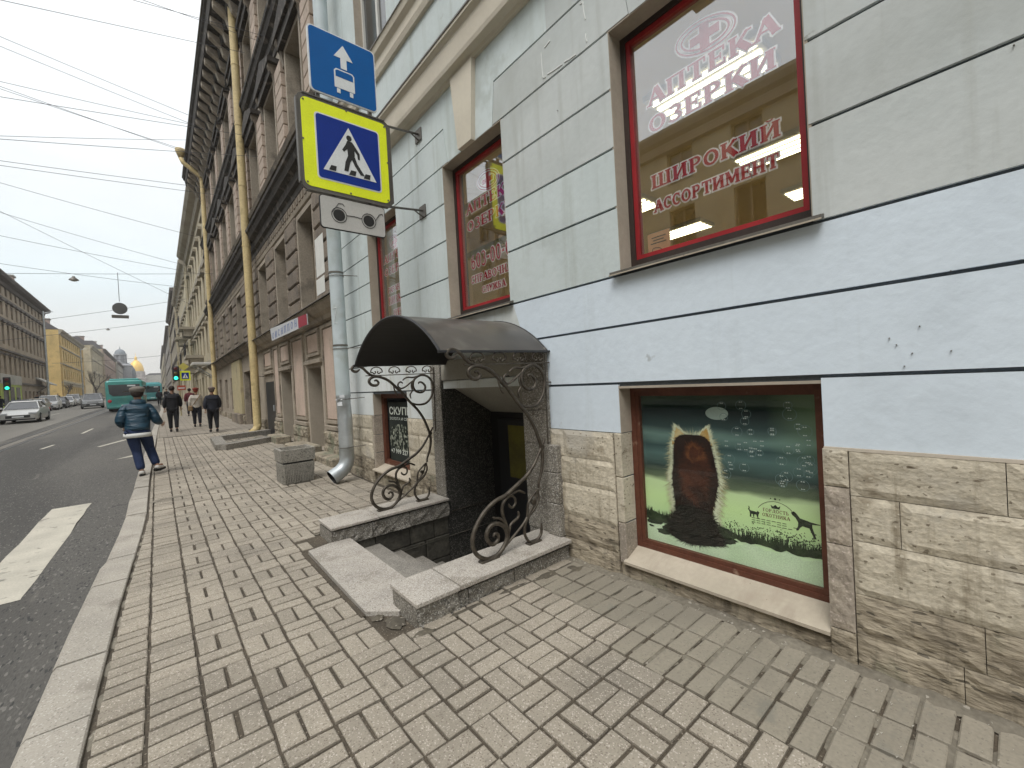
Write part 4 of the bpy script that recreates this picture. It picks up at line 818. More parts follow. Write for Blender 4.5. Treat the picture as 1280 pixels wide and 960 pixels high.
for yy, s_ in ((PY1+.0, 1), (PY0-.0, -1)):                # pit side walls of damp stone
    for j, (za, zb_) in enumerate(((-.02, -.28), (-.285, -.55), (-.555, -.9), (-.905, -1.3))):
        x = 1.42
        while x < 2.73:
            L_ = r2.uniform(.3, .6); e_ = min(2.74, x+L_)
            d = r2.uniform(0, .012); build('pit_stone', MB().cbox(x+.003, e_-.003, yy+(.0 if s_ > 0 else -.2)+s_*(.004+d), yy+(.2 if s_ > 0 else 0)+s_*(.004+d), zb_, za, .01), M['pitstone'], EN); x = e_
build('front_wall', MB().box(1.40, 1.47, PY0, PY1, -1.3, -.095), M['pitstone'], EN)
# granite portal
XPo = 2.74; YR = 3.13
build('portal_pier', MB().cbox(XPo, 3.62, PY1+.02, PY1+.265, -1.3, 1.88, .006), M['granitedark'], EN)
for a, b in ((ZL+.006, .62), (.625, 1.12), (1.125, 1.86)): build('portal_face', MB().cbox(XPo-.008, XPo+.004, PY1+.024, PY1+.262, a, b, .002), M['granite'], EN)
build('portal_pier', MB().cbox(XPo, 3.62, 2.80, YR, -1.3, 1.88, .006), M['granite'], EN)
for a, b in ((ZL+.006, .46), (.465, .74), (.745, .99)): build('portal_block', MB().cbox(XPo-.04, XPo+.04, 2.67, 2.83, a, b, .006), M['granite'], EN)
for a, b in ((ZL+.006, .43), (.435, .70), (.705, .985), (.99, 1.30), (1.305, 1.60), (1.605, 1.87)): build('portal_face', MB().cbox(XPo-.009, XPo+.003, 2.803+(.03 if a < .98 else 0), YR-.002, a, b, .003), M['granite'], EN)
build('portal_lintel', MB().box(XPo+.015, XPo+.10, YR, PY1+.02, 1.64, 1.88), M['ceilsoffit'], EN)
build('soffit', MB().prism([(2.78, 1.63), (2.78, 1.75), (3.55, 1.25), (3.55, 1.16)], 'y', YR, PY1+.02), M['ceilsoffit'], EN)
dr = build('door', MB().box(3.50, 3.55, YR, PY1+.02, -1.25, 1.18), M['black'], EN)
build('door_leaf', MB().cbox(3.465, 3.499, 3.2, 4.5, -1.1, 1.10, .006), M['blackmetal'], dr)
build('door_notice', MB().box(3.455, 3.463, 3.85, 4.27, .35, 1.02), mat('olive_notice', (.16, .145, .03), (.11, .10, .03), sc=4, bump=0), dr)
# ------------------------------------------------------------------ arched canopy
CN = thing('arched_canopy', 'dark arched metal canopy over the basement steps with scrolled wrought iron sides', 'canopy', (2.2, 3.51, 1.8))
cy, hw, rise, zf = 3.67, .89, .385, 1.845; RR = (hw*hw+rise*rise)/(2*rise); zc = zf+rise-RR; am = math.asin(hw/RR)
def arc(r, n=26): return [(cy+r*math.sin(-am+2*am*i/n), zc+r*math.cos(-am+2*am*i/n)) for i in range(n+1)]
o_, i_ = arc(RR), arc(RR-.014)
build('canopy_sheet', MB().add([(x, p[0], p[1]) for x in (1.63, 2.0, 2.4, 2.785) for p in arc(RR+.001)], [(k*27+i, k*27+i+1, (k+1)*27+i+1, (k+1)*27+i) for k in range(3) for i in range(26)]), M['canopytop'], CN, smooth=2)
build('canopy_lining', MB().prism(o_+i_[::-1], 'x', 1.635, 2.783), M['black'], CN)
for x in (1.64, 2.77): build('arch_rib', MB().tube([(x, p[0], p[1]) for p in arc(RR-.004)], .012, 6), M['blackmetal'], CN)
build('eaves_strip', MB().box(1.62, 2.79, cy-hw-.022, cy-hw+.01, zf-.012, zf+.006), M['blackmetal'], CN); build('eaves_strip', MB().box(1.62, 2.79, cy+hw-.01, cy+hw+.022, zf-.012, zf+.006), M['blackmetal'], CN)
def curve(pts, n=5):
    out = []; P = [pts[0]]+list(pts)+[pts[-1]]
    for i in range(1, len(P)-2):
        p0, p1, p2, p3 = P[i-1], P[i], P[i+1], P[i+2]
        for j in range(n):
            t = j/n; out.append(tuple(.5*((2*p1[q])+(-p0[q]+p2[q])*t+(2*p0[q]-5*p1[q]+4*p2[q]-p3[q])*t*t+(-p0[q]+3*p1[q]-3*p2[q]+p3[q])*t**3) for q in range(len(p1))))
    return out+[tuple(pts[-1])]
IRON = [('scroll', 0.013, [(1.775, 1.815), (1.745, 1.793), (1.706, 1.795), (1.687, 1.823), (1.709, 1.851), (1.755, 1.856), (1.812, 1.826), (1.854, 1.784), (1.904, 1.746), (1.969, 1.736)]),
        ('scroll', 0.014, [(1.936, 1.677), (1.964, 1.682), (1.986, 1.651), (1.956, 1.624), (1.903, 1.632), (1.876, 1.668), (1.890, 1.705), (1.945, 1.727), (2.016, 1.717), (2.100, 1.679), (2.172, 1.618), (2.232, 1.555), (2.244, 1.554), (2.360, 1.410), (2.467, 1.292), (2.542, 1.172), (2.590, 1.054), (2.614, 0.975), (2.622, 0.885), (2.598, 0.774), (2.559, 0.679), (2.553, 0.629)]),
        ('scroll', 0.011, [(2.541, 0.625), (2.546, 0.542), (2.496, 0.463), (2.417, 0.410), (2.373, 0.351), (2.361, 0.279), (2.391, 0.211), (2.443, 0.168), (2.498, 0.177), (2.550, 0.220), (2.561, 0.274), (2.561, 0.315)]),
        ('bar', 0.009, [(2.534, 0.620), (2.461, 0.564), (2.421, 0.521), (2.409, 0.461), (2.400, 0.413)]),
        ('bar', 0.009, [(2.531, 0.614), (2.509, 0.549), (2.473, 0.487), (2.414, 0.423), (2.353, 0.361), (2.243, 0.290), (2.142, 0.230)]),
        ('scroll', 0.015, [(2.662, 1.056), (2.622, 0.993), (2.560, 0.906), (2.506, 0.838), (2.419, 0.763), (2.309, 0.707), (2.201, 0.655), (2.161, 0.641), (2.072, 0.624), (1.977, 0.576), (1.897, 0.507), (1.842, 0.425), (1.823, 0.349), (1.842, 0.273), (1.888, 0.218), (1.959, 0.181), (2.044, 0.179), (2.109, 0.214), (2.153, 0.264), (2.170, 0.320), (2.148, 0.385), (2.097, 0.428), (2.036, 0.440), (1.985, 0.419), (1.960, 0.365), (1.979, 0.312), (2.024, 0.281), (2.071, 0.303), (2.077, 0.342), (2.047, 0.363), (2.027, 0.341)]),
        ('scroll', 0.012, [(2.219, 0.631), (2.166, 0.608), (2.133, 0.556), (2.137, 0.489), (2.160, 0.419), (2.183, 0.329), (2.174, 0.271)]),
        ('scroll', 0.009, [(2.192, 0.615), (2.238, 0.628), (2.273, 0.601), (2.277, 0.556), (2.245, 0.529), (2.210, 0.548), (2.206, 0.569)]),
        ('scroll', 0.009, [(2.193, 0.635), (2.252, 0.643), (2.318, 0.653), (2.357, 0.637), (2.390, 0.617)]),
        ('scroll', 0.01, [(2.190, 0.316), (2.210, 0.384), (2.250, 0.410), (2.293, 0.426), (2.308, 0.450), (2.301, 0.482)]),
        ('scroll', 0.009, [(2.177, 0.379), (2.142, 0.434), (2.100, 0.472), (2.063, 0.483), (2.033, 0.498)]),
        ('scroll', 0.012, [(2.499, 1.614), (2.505, 1.635), (2.544, 1.631), (2.588, 1.582), (2.568, 1.525), (2.508, 1.508), (2.448, 1.536), (2.421, 1.600), (2.444, 1.673), (2.508, 1.714), (2.577, 1.721), (2.646, 1.690), (2.691, 1.618), (2.696, 1.541), (2.666, 1.447), (2.605, 1.381), (2.540, 1.359), (2.458, 1.361), (2.392, 1.385), (2.356, 1.410)]),
        ('scroll', 0.009, [(2.444, 1.673), (2.394, 1.638), (2.325, 1.592), (2.265, 1.571), (2.228, 1.597), (2.230, 1.630), (2.263, 1.650), (2.291, 1.631)]),
        ('scroll', 0.008, [(2.494, 1.714), (2.425, 1.698), (2.365, 1.703), (2.318, 1.690), (2.288, 1.667)]),
        ('scroll', 0.008, [(2.418, 1.655), (2.398, 1.595), (2.408, 1.538), (2.378, 1.491), (2.384, 1.441)]),
        ('scroll', 0.008, [(2.166, 1.631), (2.175, 1.570), (2.191, 1.527), (2.215, 1.490)])]
def iron_side(y, lab):
    T_ = thing('wrought_iron_side', lab, 'ironwork', (2.3, y, .2), 0, 'scrolled iron sides of the canopy')
    for nm, rad, pts in IRON:
        c_ = curve(pts, 5); n_ = len(c_)
        rad *= 1.18; rr = [rad*(.55+.45*min(1, 6*min(i, n_-1-i)/n_+.1)) if nm == 'scroll' else rad for i in range(n_)]
        build(nm, MB().tube([(p[0], y, p[1]) for p in c_], rr, 8), M['iron'], T_, smooth=2)
    for xx, ww in ((1.975, .09), (2.46, .075)): build('foot_plate', MB().cbox(xx-ww, xx+ww, y-.03, y+.03, ZL+.002, ZL+.02, .004), M['iron'], T_)
    build('collar', MB().tube([(2.48, y-.016, .52), (2.48, y+.016, .52)], .022, 8), M['iron'], T_); build('collar', MB().tube([(2.62, y-.016, .985), (2.62, y+.016, .985)], .022, 8), M['iron'], T_)
    build('rail', MB().box(1.84, 2.77, y-.007, y+.007, 1.734, 1.744), M['iron'], T_)
    for k in range(4):
        cx = 1.97+k*.22; R_ = .068
        pts = [(cx+(R_*.33+R_*.22*math.cos(R(a)))*-1 if 0 else cx-R_*.42+R_*.25*math.cos(R(a)), 1.775+R_*.25*math.sin(R(a))) for a in (60, 0, -90, -180)]
        pts += [(cx+R_*math.cos(R(a))*1.02, 1.785+R_*.75*math.sin(R(a))) for a in (190, 150, 110, 70, 30, -10)]
        pts += [(cx+R_*.42+R_*.25*math.cos(R(a)), 1.775+R_*.25*math.sin(R(a))) for a in (0, -90, -180, -240)]
        build('ring_scroll', MB().tube([(p[0], y, p[1]) for p in curve(pts, 3)], .007, 6), M['iron'], T_, smooth=2)
    build('tie_rod', MB().tube([(2.72, y, 1.82), (2.70, y, 1.0)], .008, 6), M['iron'], T_)
    build('wall_anchor', MB().tube([(2.70, y, 1.56), (2.79, y, 1.56)], .007, 6), M['iron'], T_)
    return T_
iron_side(4.80, 'scrolled iron canopy support standing on the far stone kerb by the drainpipe')
iron_side(2.77, 'scrolled iron canopy support standing on the near stone kerb beside the cat window')
# ================================================================== grey drainpipe
DP = thing('drainpipe', 'dented galvanised drainpipe with pale blue paint above, ending in an elbow over the pavement', 'drainpipe', (2.46, 7.5, 0))
px_, py_ = 2.47, 7.52; r_ = .118
segs = [(.42, .56, 'galv', r_+.006), (.56, .80, 'galv', r_+.002), (.80, 1.48, 'galv', r_), (1.475, 1.50, 'galv', r_+.004), (1.50, 2.35, 'pipepaint', r_), (2.34, 2.37, 'tin', r_+.005), (2.37, 3.6, 'pipepaint', r_-.004), (3.59, 3.62, 'tin', r_+.004), (3.62, 5.4, 'pipepaint', r_-.004), (5.39, 5.42, 'tin', r_+.003), (5.42, 9.5, 'pipepaint', r_-.004), (9.49, 9.52, 'tin', r_+.003), (9.52, 16.6, 'pipepaint', r_-.004)]
for a, b, m_, rr in segs:
    nz_ = max(2, int((b-a)/.06)) if b < 2 else 2; n_ = 20; vs = []
    for j in range(nz_+1):
        z = a+(b-a)*j/nz_
        for k in range(n_):
            an = 6.2832*k/n_; q = rr
            if .8 < z < 1.47: q += .012*noise.noise(Vector((math.cos(an)*1.5, math.sin(an)*1.5, z*4)))-.012*max(0, 1-abs(z-1.2)/.07)*(1 if math.cos(an-4.2) > .2 else 0)
            vs.append((px_+q*math.cos(an), py_+q*math.sin(an), z))
    build('pipe_section', MB().add(vs, [(j*n_+k, j*n_+(k+1) % n_, (j+1)*n_+(k+1) % n_, (j+1)*n_+k) for j in range(nz_) for k in range(n_)]), M[m_], DP, smooth=2)
el_ = [(px_-.30*(1-math.cos(R(a))), py_-.02*(a/60), .43-.28*math.sin(R(a))) for a in range(0, 61, 10)]+[(px_-.28, py_-.03, .12)]
build('elbow', MB().tube(el_, [r_+.004]*7+[r_+.012], 20, cap=False), M['galv'], DP, smooth=2)
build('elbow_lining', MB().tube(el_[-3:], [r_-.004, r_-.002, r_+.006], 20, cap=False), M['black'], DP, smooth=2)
for z in (.60, 1.43, 2.30, 3.55, 5.35): build('bracket', MB().tube([(px_, py_-.10, z), (px_+.34, py_-.16, z+.01)], .007, 6).tube([(px_+(r_+.008)*math.cos(R(a)), py_+(r_+.008)*math.sin(R(a)), z) for a in range(0, 361, 20)], .006, 5), M['tin'], DP)
zg = MB()
for a, b in (((-.6, 2.98), (.25, 3.0)), ((.25, 3.0), (-.45, 2.74)), ((-.45, 2.74), (.3, 2.73))):
    q = []
    for t in range(7):
        an = R(232)+(a[0]+(b[0]-a[0])*t/6)*.75; q.append((px_+(r_-.001)*math.cos(an), py_+(r_-.001)*math.sin(an), a[1]+(b[1]-a[1])*t/6))
    zg.tube(q, .006, 4)
build('graffiti', zg, plain('white_marker', (.7, .72, .72), .8), DP)
stk = MB(); an0 = R(222)
for a, z, w_, h in ((0, 1.32, .045, .07), (.35, 1.46, .04, .05), (-.1, 1.42, .07, .018)):
    an = an0+a; c_ = Vector((px_+(r_+.006)*math.cos(an), py_+(r_+.006)*math.sin(an), z)); t_ = Vector((-math.sin(an), math.cos(an), 0)); stk.add([c_-t_*w_, c_+t_*w_, c_+t_*w_*.9+Vector((0, 0, h)), c_-t_*w_+Vector((0, 0, h*.8))], [(0, 1, 2, 3)])
build('sticker', stk, plain('white_sticker', (.68, .70, .72), .8), DP)
# ================================================================== concrete planter
PL = thing('concrete_planter', 'square grey concrete planter with a ribbed lower band standing on the pavement', 'planter', (1.81, 8.28, .03))
def sq(x0, x1, y0, y1, z): return [(x0, y0, z), (x1, y0, z), (x1, y1, z), (x0, y1, z)]
M['conc'] = mat('pitted_concrete', (.32, .30, .26), (.26, .245, .21), sc=6, bump=1.0, bs=60, fine=.25, spk=[(.34, .32, .28), (.09, .085, .075)], spa=.12, sps=90, bdist=.01)
build('planter_body', MB().rings([sq(1.59, 2.05, 8.04, 8.5, .02), sq(1.56, 2.07, 8.01, 8.53, .38)]), M['conc'], PL)
rb = MB()
for k in range(18): xx = 1.585+k*.026; rb.box(xx, xx+.012, 8.002, 8.03, .05, .37)
for k in range(18): yy = 8.04+k*.026; rb.box(1.555, 1.59, yy, yy+.012, .05, .37)
build('planter_ribs', rb, M['conc'], PL)
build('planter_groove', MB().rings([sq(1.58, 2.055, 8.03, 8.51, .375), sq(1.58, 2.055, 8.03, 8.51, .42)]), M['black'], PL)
ri = MB().rings([sq(1.555, 2.075, 8.0, 8.54, .41), sq(1.54, 2.09, 7.985, 8.555, .62)], cap=False)
ri.add(sq(1.54, 2.09, 7.985, 8.555, .62)+sq(1.59, 2.04, 8.035, 8.505, .62)+sq(1.60, 2.03, 8.045, 8.495, .5), [(i, (i+1) % 4, 4+(i+1) % 4, 4+i) for i in range(4)]+[(4+i, 4+(i+1) % 4, 8+(i+1) % 4, 8+i) for i in range(4)]+[(8, 9, 10, 11)])
build('planter_rim', ri, M['conc'], PL)
# ================================================================== road signs on the wall
M['sblue'] = plain('sign_blue', (.0, .10, .34), .6, spec=.25); M['sblue2'] = plain('sign_dark_blue', (.004, .03, .25), .6, spec=.25); M['swhite'] = plain('sign_white', (.72, .74, .74), .4); M['syel'] = plain('sign_fluorescent_yellow', (.84, .93, .01), .55); M['sgrey'] = plain('sign_dirty_white', (.50, .49, .46), .5); M['sback'] = mat('sign_frame_steel', (.16, .15, .13), (.11, .10, .09), rough=.5, metal=.4, bump=.1)
def rrect(x0, x1, z0, z1, r, n=5):
    out = []
    for cx, cz, a in ((x1-r, z0+r, -90), (x1-r, z1-r, 0), (x0+r, z1-r, 90), (x0+r, z0+r, 180)):
        out += [(cx+r*math.cos(R(a+90*i/n)), cz+r*math.sin(R(a+90*i/n))) for i in range(n+1)]
    return out
YSN = 4.655
def loc(x0, x1, z0, z1): return lambda p: (x0+(x1-x0)*p[0], z0+(z1-z0)*p[1])
SG = thing('crossing_sign', 'square pedestrian crossing sign with a bright yellow border bracketed off the wall', 'road sign', (2.78, YSN, 4.2))
x0, x1, z0, z1 = 1.24, 2.228, 3.69, 4.678
build('sign_plate', MB().prism(rrect(x0, x1, z0, z1, .06), 'y', YSN, YSN+.03), M['sback'], SG)
build('yellow_face', MB().prism(rrect(x0+.035, x1-.035, z0+.035, z1-.035, .06), 'y', YSN-.004, YSN), M['syel'], SG)
build('frame_edge', MB().box(x0-.012, x0+.002, YSN-.01, YSN+.05, z0+.06, z1-.06).box(x1-.002, x1+.012, YSN-.01, YSN+.05, z0+.05, z1-.05).box(x0+.05, x1-.05, YSN-.01, YSN+.05, z1-.004, z1+.01).box(x0+.05, x1-.05, YSN-.01, YSN+.05, z0-.01, z0+.004), M['sback'], SG)
bx0, bx1, bz0, bz1 = 1.40, 2.10, 3.825, 4.525
build('white_line', MB().prism(rrect(bx0, bx1, bz0, bz1, .04), 'y', YSN-.007, YSN-.004), M['swhite'], SG); build('blue_face', MB().prism(rrect(bx0+.015, bx1-.015, bz0+.015, bz1-.015, .03), 'y', YSN-.010, YSN-.007), M['sblue2'], SG)
q = loc(bx0, bx1, bz0, bz1)
build('triangle', MB().prism([q(p) for p in ((.09, .15), (.91, .15), (.5, .90))], 'y', YSN-.013, YSN-.010), M['swhite'], SG)
fg = MB()
def fp_(pts, k=0): fg.prism([q(p) for p in pts], 'y', YSN-.016-.0002*k, YSN-.0128)
hd = [(.50+.042*math.cos(R(a)), .735+.045*math.sin(R(a))) for a in range(0, 360, 30)]; fp_(hd)
fp_([(.47, .69), (.545, .685), (.60, .61), (.655, .53), (.655, .44), (.625, .44), (.615, .51), (.575, .56), (.575, .47), (.52, .43), (.47, .44), (.465, .56), (.41, .50), (.385, .53), (.44, .62)], 1)
fp_([(.475, .47), (.555, .45), (.50, .36), (.46, .21), (.40, .21), (.425, .35)], 2); fp_([(.50, .47), (.575, .46), (.61, .36), (.72, .20), (.655, .20), (.57, .32)], 3)
for s_ in ((.17, .185), (.47, .185), (.70, .185)):
    a, b = s_; fp_([(a, b-.02), (a+.10, b-.02), (a+.115, b+.055), (a+.035, b+.055)], 4)
build('pedestrian_symbol', fg, M['black'], SG)
sc_ = MB()
for xx, zz in ((1.30, 4.61), (1.74, 4.64), (2.17, 4.61), (1.30, 3.76), (1.74, 3.74), (2.17, 3.76), (2.19, 4.2), (1.28, 4.2)): sc_.lathe((xx, YSN-.006, zz), [(.011, 0), (.009, -.004)], 8, 'y')
build('screw', sc_, M['sback'], SG)
for zz, zw in ((4.66, 4.86), (3.71, 3.87)):
    build('bracket', MB().tube([(1.3, YSN+.04, zz), (2.2, YSN+.04, zz), (2.78, YSN+.28, zw)], .014, 8), M['sback'], SG)
    build('bracket', MB().tube([(2.60, YSN+.21, zw-.045), (2.78, YSN+.28, zw-.09)], .010, 6), M['sback'], SG)
    build('wall_plate', MB().cbox(2.762, 2.779, YSN+.20, YSN+.36, zw-.10, zw+.06, .003), M['sback'], SG)
BS = thing('bus_lane_sign', 'blue square bus lane sign with a white arrow above a bus, mounted topmost', 'road sign', (1.73, YSN, 4.74))
x0, x1, z0, z1 = 1.38, 2.105, 4.742, 5.440
build('sign_plate', MB().prism(rrect(x0, x1, z0, z1, .05), 'y', YSN, YSN+.02), M['swhite'], BS); build('blue_face', MB().prism(rrect(x0+.014, x1-.014, z0+.014, z1-.014, .04), 'y', YSN-.004, YSN), M['sblue'], BS)
[build('sign_stiffener', MB().box(q_, q_+.04, YSN+.02, YSN+.05, z0-.06, z1-.02), M['sback'], BS) for q_ in (x0+.06, x1-.10)]
q = loc(x0, x1, z0, z1); wy = lambda mb, pts, k=0: mb.prism([q(p) for p in pts], 'y', YSN-.008-.0002*k, YSN-.004)
ar = MB(); wy(ar, [(.455, .50), (.545, .50), (.545, .66), (.64, .66), (.50, .87), (.36, .66), (.455, .66)]); build('arrow_symbol', ar, M['swhite'], BS)
bu = MB(); wy(bu, [(.35, .18), (.65, .18), (.65, .44), (.62, .475), (.38, .475), (.35, .44)]); wy(bu, [(.38, .10), (.43, .10), (.43, .17), (.38, .17)], 1); wy(bu, [(.57, .10), (.62, .10), (.62, .17), (.57, .17)], 1); build('bus_symbol', bu, M['swhite'], BS)
bw = MB(); bw.prism([q(p) for p in ((.37, .35), (.63, .35), (.63, .435), (.605, .455), (.395, .455), (.37, .435))], 'y', YSN-.0095, YSN-.007); build('bus_window_symbol', bw, M['sblue'], BS)
GS = thing('glasses_sign', 'small dirty white sign showing dark glasses below the crossing sign', 'road sign', (1.78, YSN, 3.5))
x0, x1, z0, z1 = 1.405, 2.12, 3.315, 3.665
build('sign_plate', MB().prism(rrect(x0, x1, z0, z1, .035), 'y', YSN+.003, YSN+.02), M['black'], GS); build('sign_face', MB().prism(rrect(x0+.008, x1-.008, z0+.008, z1-.008, .03), 'y', YSN-.001, YSN+.003), M['sgrey'], GS)
[build('sign_hanger', MB().box(q_, q_+.03, YSN+.02, YSN+.035, 3.6, 3.72), M['sback'], GS) for q_ in (1.55, 1.95)]
gl = MB()
for cx in (1.60, 1.925):
    gl.prism([(cx+.062*math.cos(R(a)), 3.475+.062*math.sin(R(a))) for a in range(0, 360, 20)], 'y', YSN-.005, YSN-.001)
    gl.tube([(cx+.080*math.cos(R(a)), YSN-.003, 3.475+.080*math.sin(R(a))) for a in range(0, 361, 20)], .004, 4)
gl.tube([(1.68, YSN-.003, 3.485), (1.76, YSN-.003, 3.492), (1.845, YSN-.003, 3.485)], .004, 4)
gl.tube([(1.525, YSN-.003, 3.49), (1.60, YSN-.003, 3.60), (1.645, YSN-.003, 3.605), (1.66, YSN-.003, 3.58)], .004, 4); gl.tube([(2.0, YSN-.003, 3.49), (2.05, YSN-.003, 3.57), (2.085, YSN-.003, 3.585), (2.095, YSN-.003, 3.56)], .004, 4)
build('glasses_symbol', gl, M['black'], GS)
# ================================================================== the old soot-stained house next door
X2 = 3.0; YA, YB = 8.26, 34.6
M['brownstone'] = mat('sooty_brown_stucco', (.235, .195, .15), (.17, .142, .11), sc=1.2, bump=.8, bs=24, var=.1, fine=.22, c3=(.09, .077, .062), d3=(.5, .7), s3=1.6, bdist=.012)
M['rustic'] = mat('rusticated_stucco', (.22, .18, .14), (.17, .14, .11), sc=2, bump=1.0, bs=34, var=.14, fine=.35, c3=(.11, .093, .075), d3=(.52, .7), s3=3, bdist=.02)
M['soot'] = mat('soot_black_stucco', (.055, .048, .04), (.035, .03, .026), sc=2, bump=.8, bs=20, fine=.3, c3=(.16, .14, .115), d3=(.55, .72), s3=4, bdist=.015)
M['pinkpan'] = mat('faded_pink_plaster', (.54, .42, .345), (.48, .375, .305), sc=2, bump=.3, bs=25, var=.05, fine=.08, c3=(.36, .30, .24), d3=(.55, .75), s3=1.5)
M['pinkbrick'] = mat('pale_pink_facing', (.44, .35, .285), (.37, .30, .24), sc=3, bump=.4, bs=25, var=.08, fine=.12, c3=(.2, .165, .13), d3=(.6, .75), s3=2)
M['stucco'] = mat('grey_beige_stucco', (.35, .30, .235), (.28, .24, .19), sc=1.5, bump=.5, bs=25, var=.06, fine=.15, c3=(.17, .145, .115), d3=(.55, .72), s3=2.2)
M['yelwall'] = mat('dull_yellow_plaster', (.45, .38, .22), (.38, .33, .20), sc=1.5, bump=.4, bs=20, fine=.1, c3=(.26, .22, .15), d3=(.58, .75), s3=2)
B2 = thing('sooty_house', 'soot-stained brown house with rusticated blocks and pink ground floor panels', 'building', (X2, 20, 0))
cen = [8.4, 11.05, 13.75, 16.45, 19.15, 21.85, 24.55, 27.25, 29.95, 32.65]; wh = .64
o2 = [(c-wh, c+wh, 3.72, 5.95) for c in cen if c > 9]+[(c-wh, c+wh, 7.9, 10.2) for c in cen]+[(c-wh, c+wh, 11.9, 13.9) for c in cen]
od = [(10.5, 11.7, .16, 2.18), (13.4, 14.7, .16, 2.24), (15.85, 17.3, .10, 2.0), (20.0, 22.1, .2, 2.6), (25.6, 26.6, .9, 2.5), (27.9, 29.0, .9, 2.5), (30.6, 31.8, .4, 2.6)]
build('wall', wall(MB(), X2, X2+.45, YA, YB, -.3, 16.2, o2+od), M['stucco'], B2)
build('party_wall', MB().box(X2+.46, 12, YA, YB, -.3, 16.2), M['soot'], B2)
M['dimframe'] = mat('faded_window_frame', (.20, .165, .12), rough=.6, bump=.1)
for o in o2: simple_window(B2, o, X2+.30, M['dimframe'], M['darkpane'])
for c in cen:                              # casings
    if c > 9: build('window_casing', wall(MB(), X2-.05, X2+.28, c-wh-.12, c+wh+.12, 3.56, 6.06, [(c-wh+.006, c+wh-.006, 3.72, 5.94)]), M['stucco'], B2)
for c in cen[:-1]:                         # rusticated piers of the first floor, block by block
    a, b = c+wh+.14, c+2.7-wh-.14
    if c < 9: a, b = 8.3, 10.26
    for k in range(6): build('rustic_block', MB().cbox(X2-.09, X2+.01, a+.01, b-.01, 3.56+k*.425, 3.56+k*.425+.395, .03), M['rustic'], B2)
build('paper_notice', MB().box(X2-.096, X2-.092, 9.55, 10.15, 4.15, 5.0).box(X2-.096, X2-.092, 9.6, 10.2, 3.75, 4.1), plain('white_paper', (.66, .66, .62), .8), B2)
# ledge over the ground floor
LP = [(X2, 3.14), (X2-.10, 3.16), (X2-.14, 3.24), (X2-.22, 3.30), (X2-.30, 3.40), (X2-.32, 3.47), (X2, 3.55)]
build('ledge', MB().prism(LP, 'y', YA, 18.55), M['stucco'], B2); build('ledge_flashing', MB().prism([(X2-.37, 3.468), (X2-.37, 3.486), (X2-.02, 3.575), (X2-.02, 3.55)], 'y', YA, 18.57), M['tin'], B2)
build('ledge', MB().prism([(x_, z_+.10) for x_, z_ in LP], 'y', 18.6, YB), M['brownstone'], B2); build('ledge_flashing', MB().prism([(X2-.42, 3.56), (X2-.42, 3.58), (X2-.02, 3.68), (X2-.02, 3.65)], 'y', 18.6, YB), M['tin'], B2)
def frame_panel(y0, y1, z0, z1, par, x=X2):
    f = build('panel_moulding', wall(MB(), x-.045, x+.004, y0, y1, z0, z1, [(y0+.07, y1-.07, z0+.07, z1-.07)]), M['stucco'], par)
    build('pink_panel', MB().cbox(x-.022, x+.003, y0+.10, y1-.10, z0+.10, z1-.10, .006), M['pinkpan'], f)
for a, b in ((8.6, 9.3), (9.42, 10.3), (11.95, 13.15), (14.9, 15.65), (18.5, 19.8)): frame_panel(a, b, .85, 3.08, B2); build('panel_foot', MB().cbox(X2-.07, X2+.01, a-.02, b+.02, .70, .80, .01), M['stucco'], B2)
for a, b in ((10.45, 11.75), (13.35, 14.75), (15.85, 17.3)): frame_panel(a+.1, b-.1, 2.45, 3.08, B2); build('lintel_moulding', MB().cbox(X2-.08, X2+.01, a-.05, b+.05, 2.26, 2.36, .01), M['stucco'], B2)
for i, (a, b) in enumerate(((YA, 8.9), (8.91, 9.7), (9.71, 10.4), (11.8, 12.5), (12.51, 13.3), (14.8, 15.3), (15.31, 15.8), (17.4, 19.2), (19.21, 19.95), (22.15, 22.4), (26.65, 27.8), (29.1, 30.5), (31.9, 34.5))):
    for z0, z1 in ((-.2, .38), (.385, .68)): build('rubble_stone', MB().rough(X2-.09, a, b, z0, z1, 12, 6, .03, .15, seed=i*3+z1, sc=7, edge=.02), M['limelow'], B2)
def deep_door(o, mdoor, lab=None):
    y0, y1, z0, z1 = o
    d = build('door', MB().box(X2+.36, X2+.40, y0, y1, z0, z1), mdoor, B2, label=lab)
    build('door_frame', frame4(X2+.33, X2+.36, o, .07), M['dimframe'], d); return d
M['greenframe'] = mat('faded_green_paint', (.17, .19, .13), rough=.6)
deep_door(od[0], M['darkpane']); deep_door(od[1], M['darkpane'])
for o in od[:2]: build('door_jamb', MB().box(X2-.02, X2+.32, o[1]-.012, o[1]+.10, o[2], o[3]), M['tan'], B2); build('door_jamb', MB().box(X2-.02, X2+.32, o[0]-.10, o[0]+.012, o[2], o[3]), M['tan'], B2); build('shutter_edge', MB().box(X2+.05, X2+.09, o[0]+.01, o[0]+.07, o[2]+.3, o[3]-.05), M['greenframe'], B2)
build('door', MB().cbox(X2+.0, X2+.05, 15.86, 17.29, .14, 1.99, .01), M['blackmetal'], B2, label='flat black metal door'); build('door_handle', MB().cbox(X2-.04, X2, 16.0, 16.05, 1.0, 1.2, .008), M['galv'], B2)
build('gate', MB().box(X2+.2, X2+.25, 20.0, 22.1, .2, 2.6), M['darkframe'], B2, label='tall dark brown gate')
build('pilaster', MB().cbox(X2-.12, X2+.01, 22.4, 25.0, .75, 3.2, .02), M['yelwall'], B2, label='dull yellow pilaster'); build('pilaster_foot', MB().cbox(X2-.22, X2+.01, 22.35, 25.05, -.1, .76, .03), M['brownstone'], B2)
for o in od[4:]: simple_window(B2, o, X2+.2, M['dimframe'], M['darkpane'])
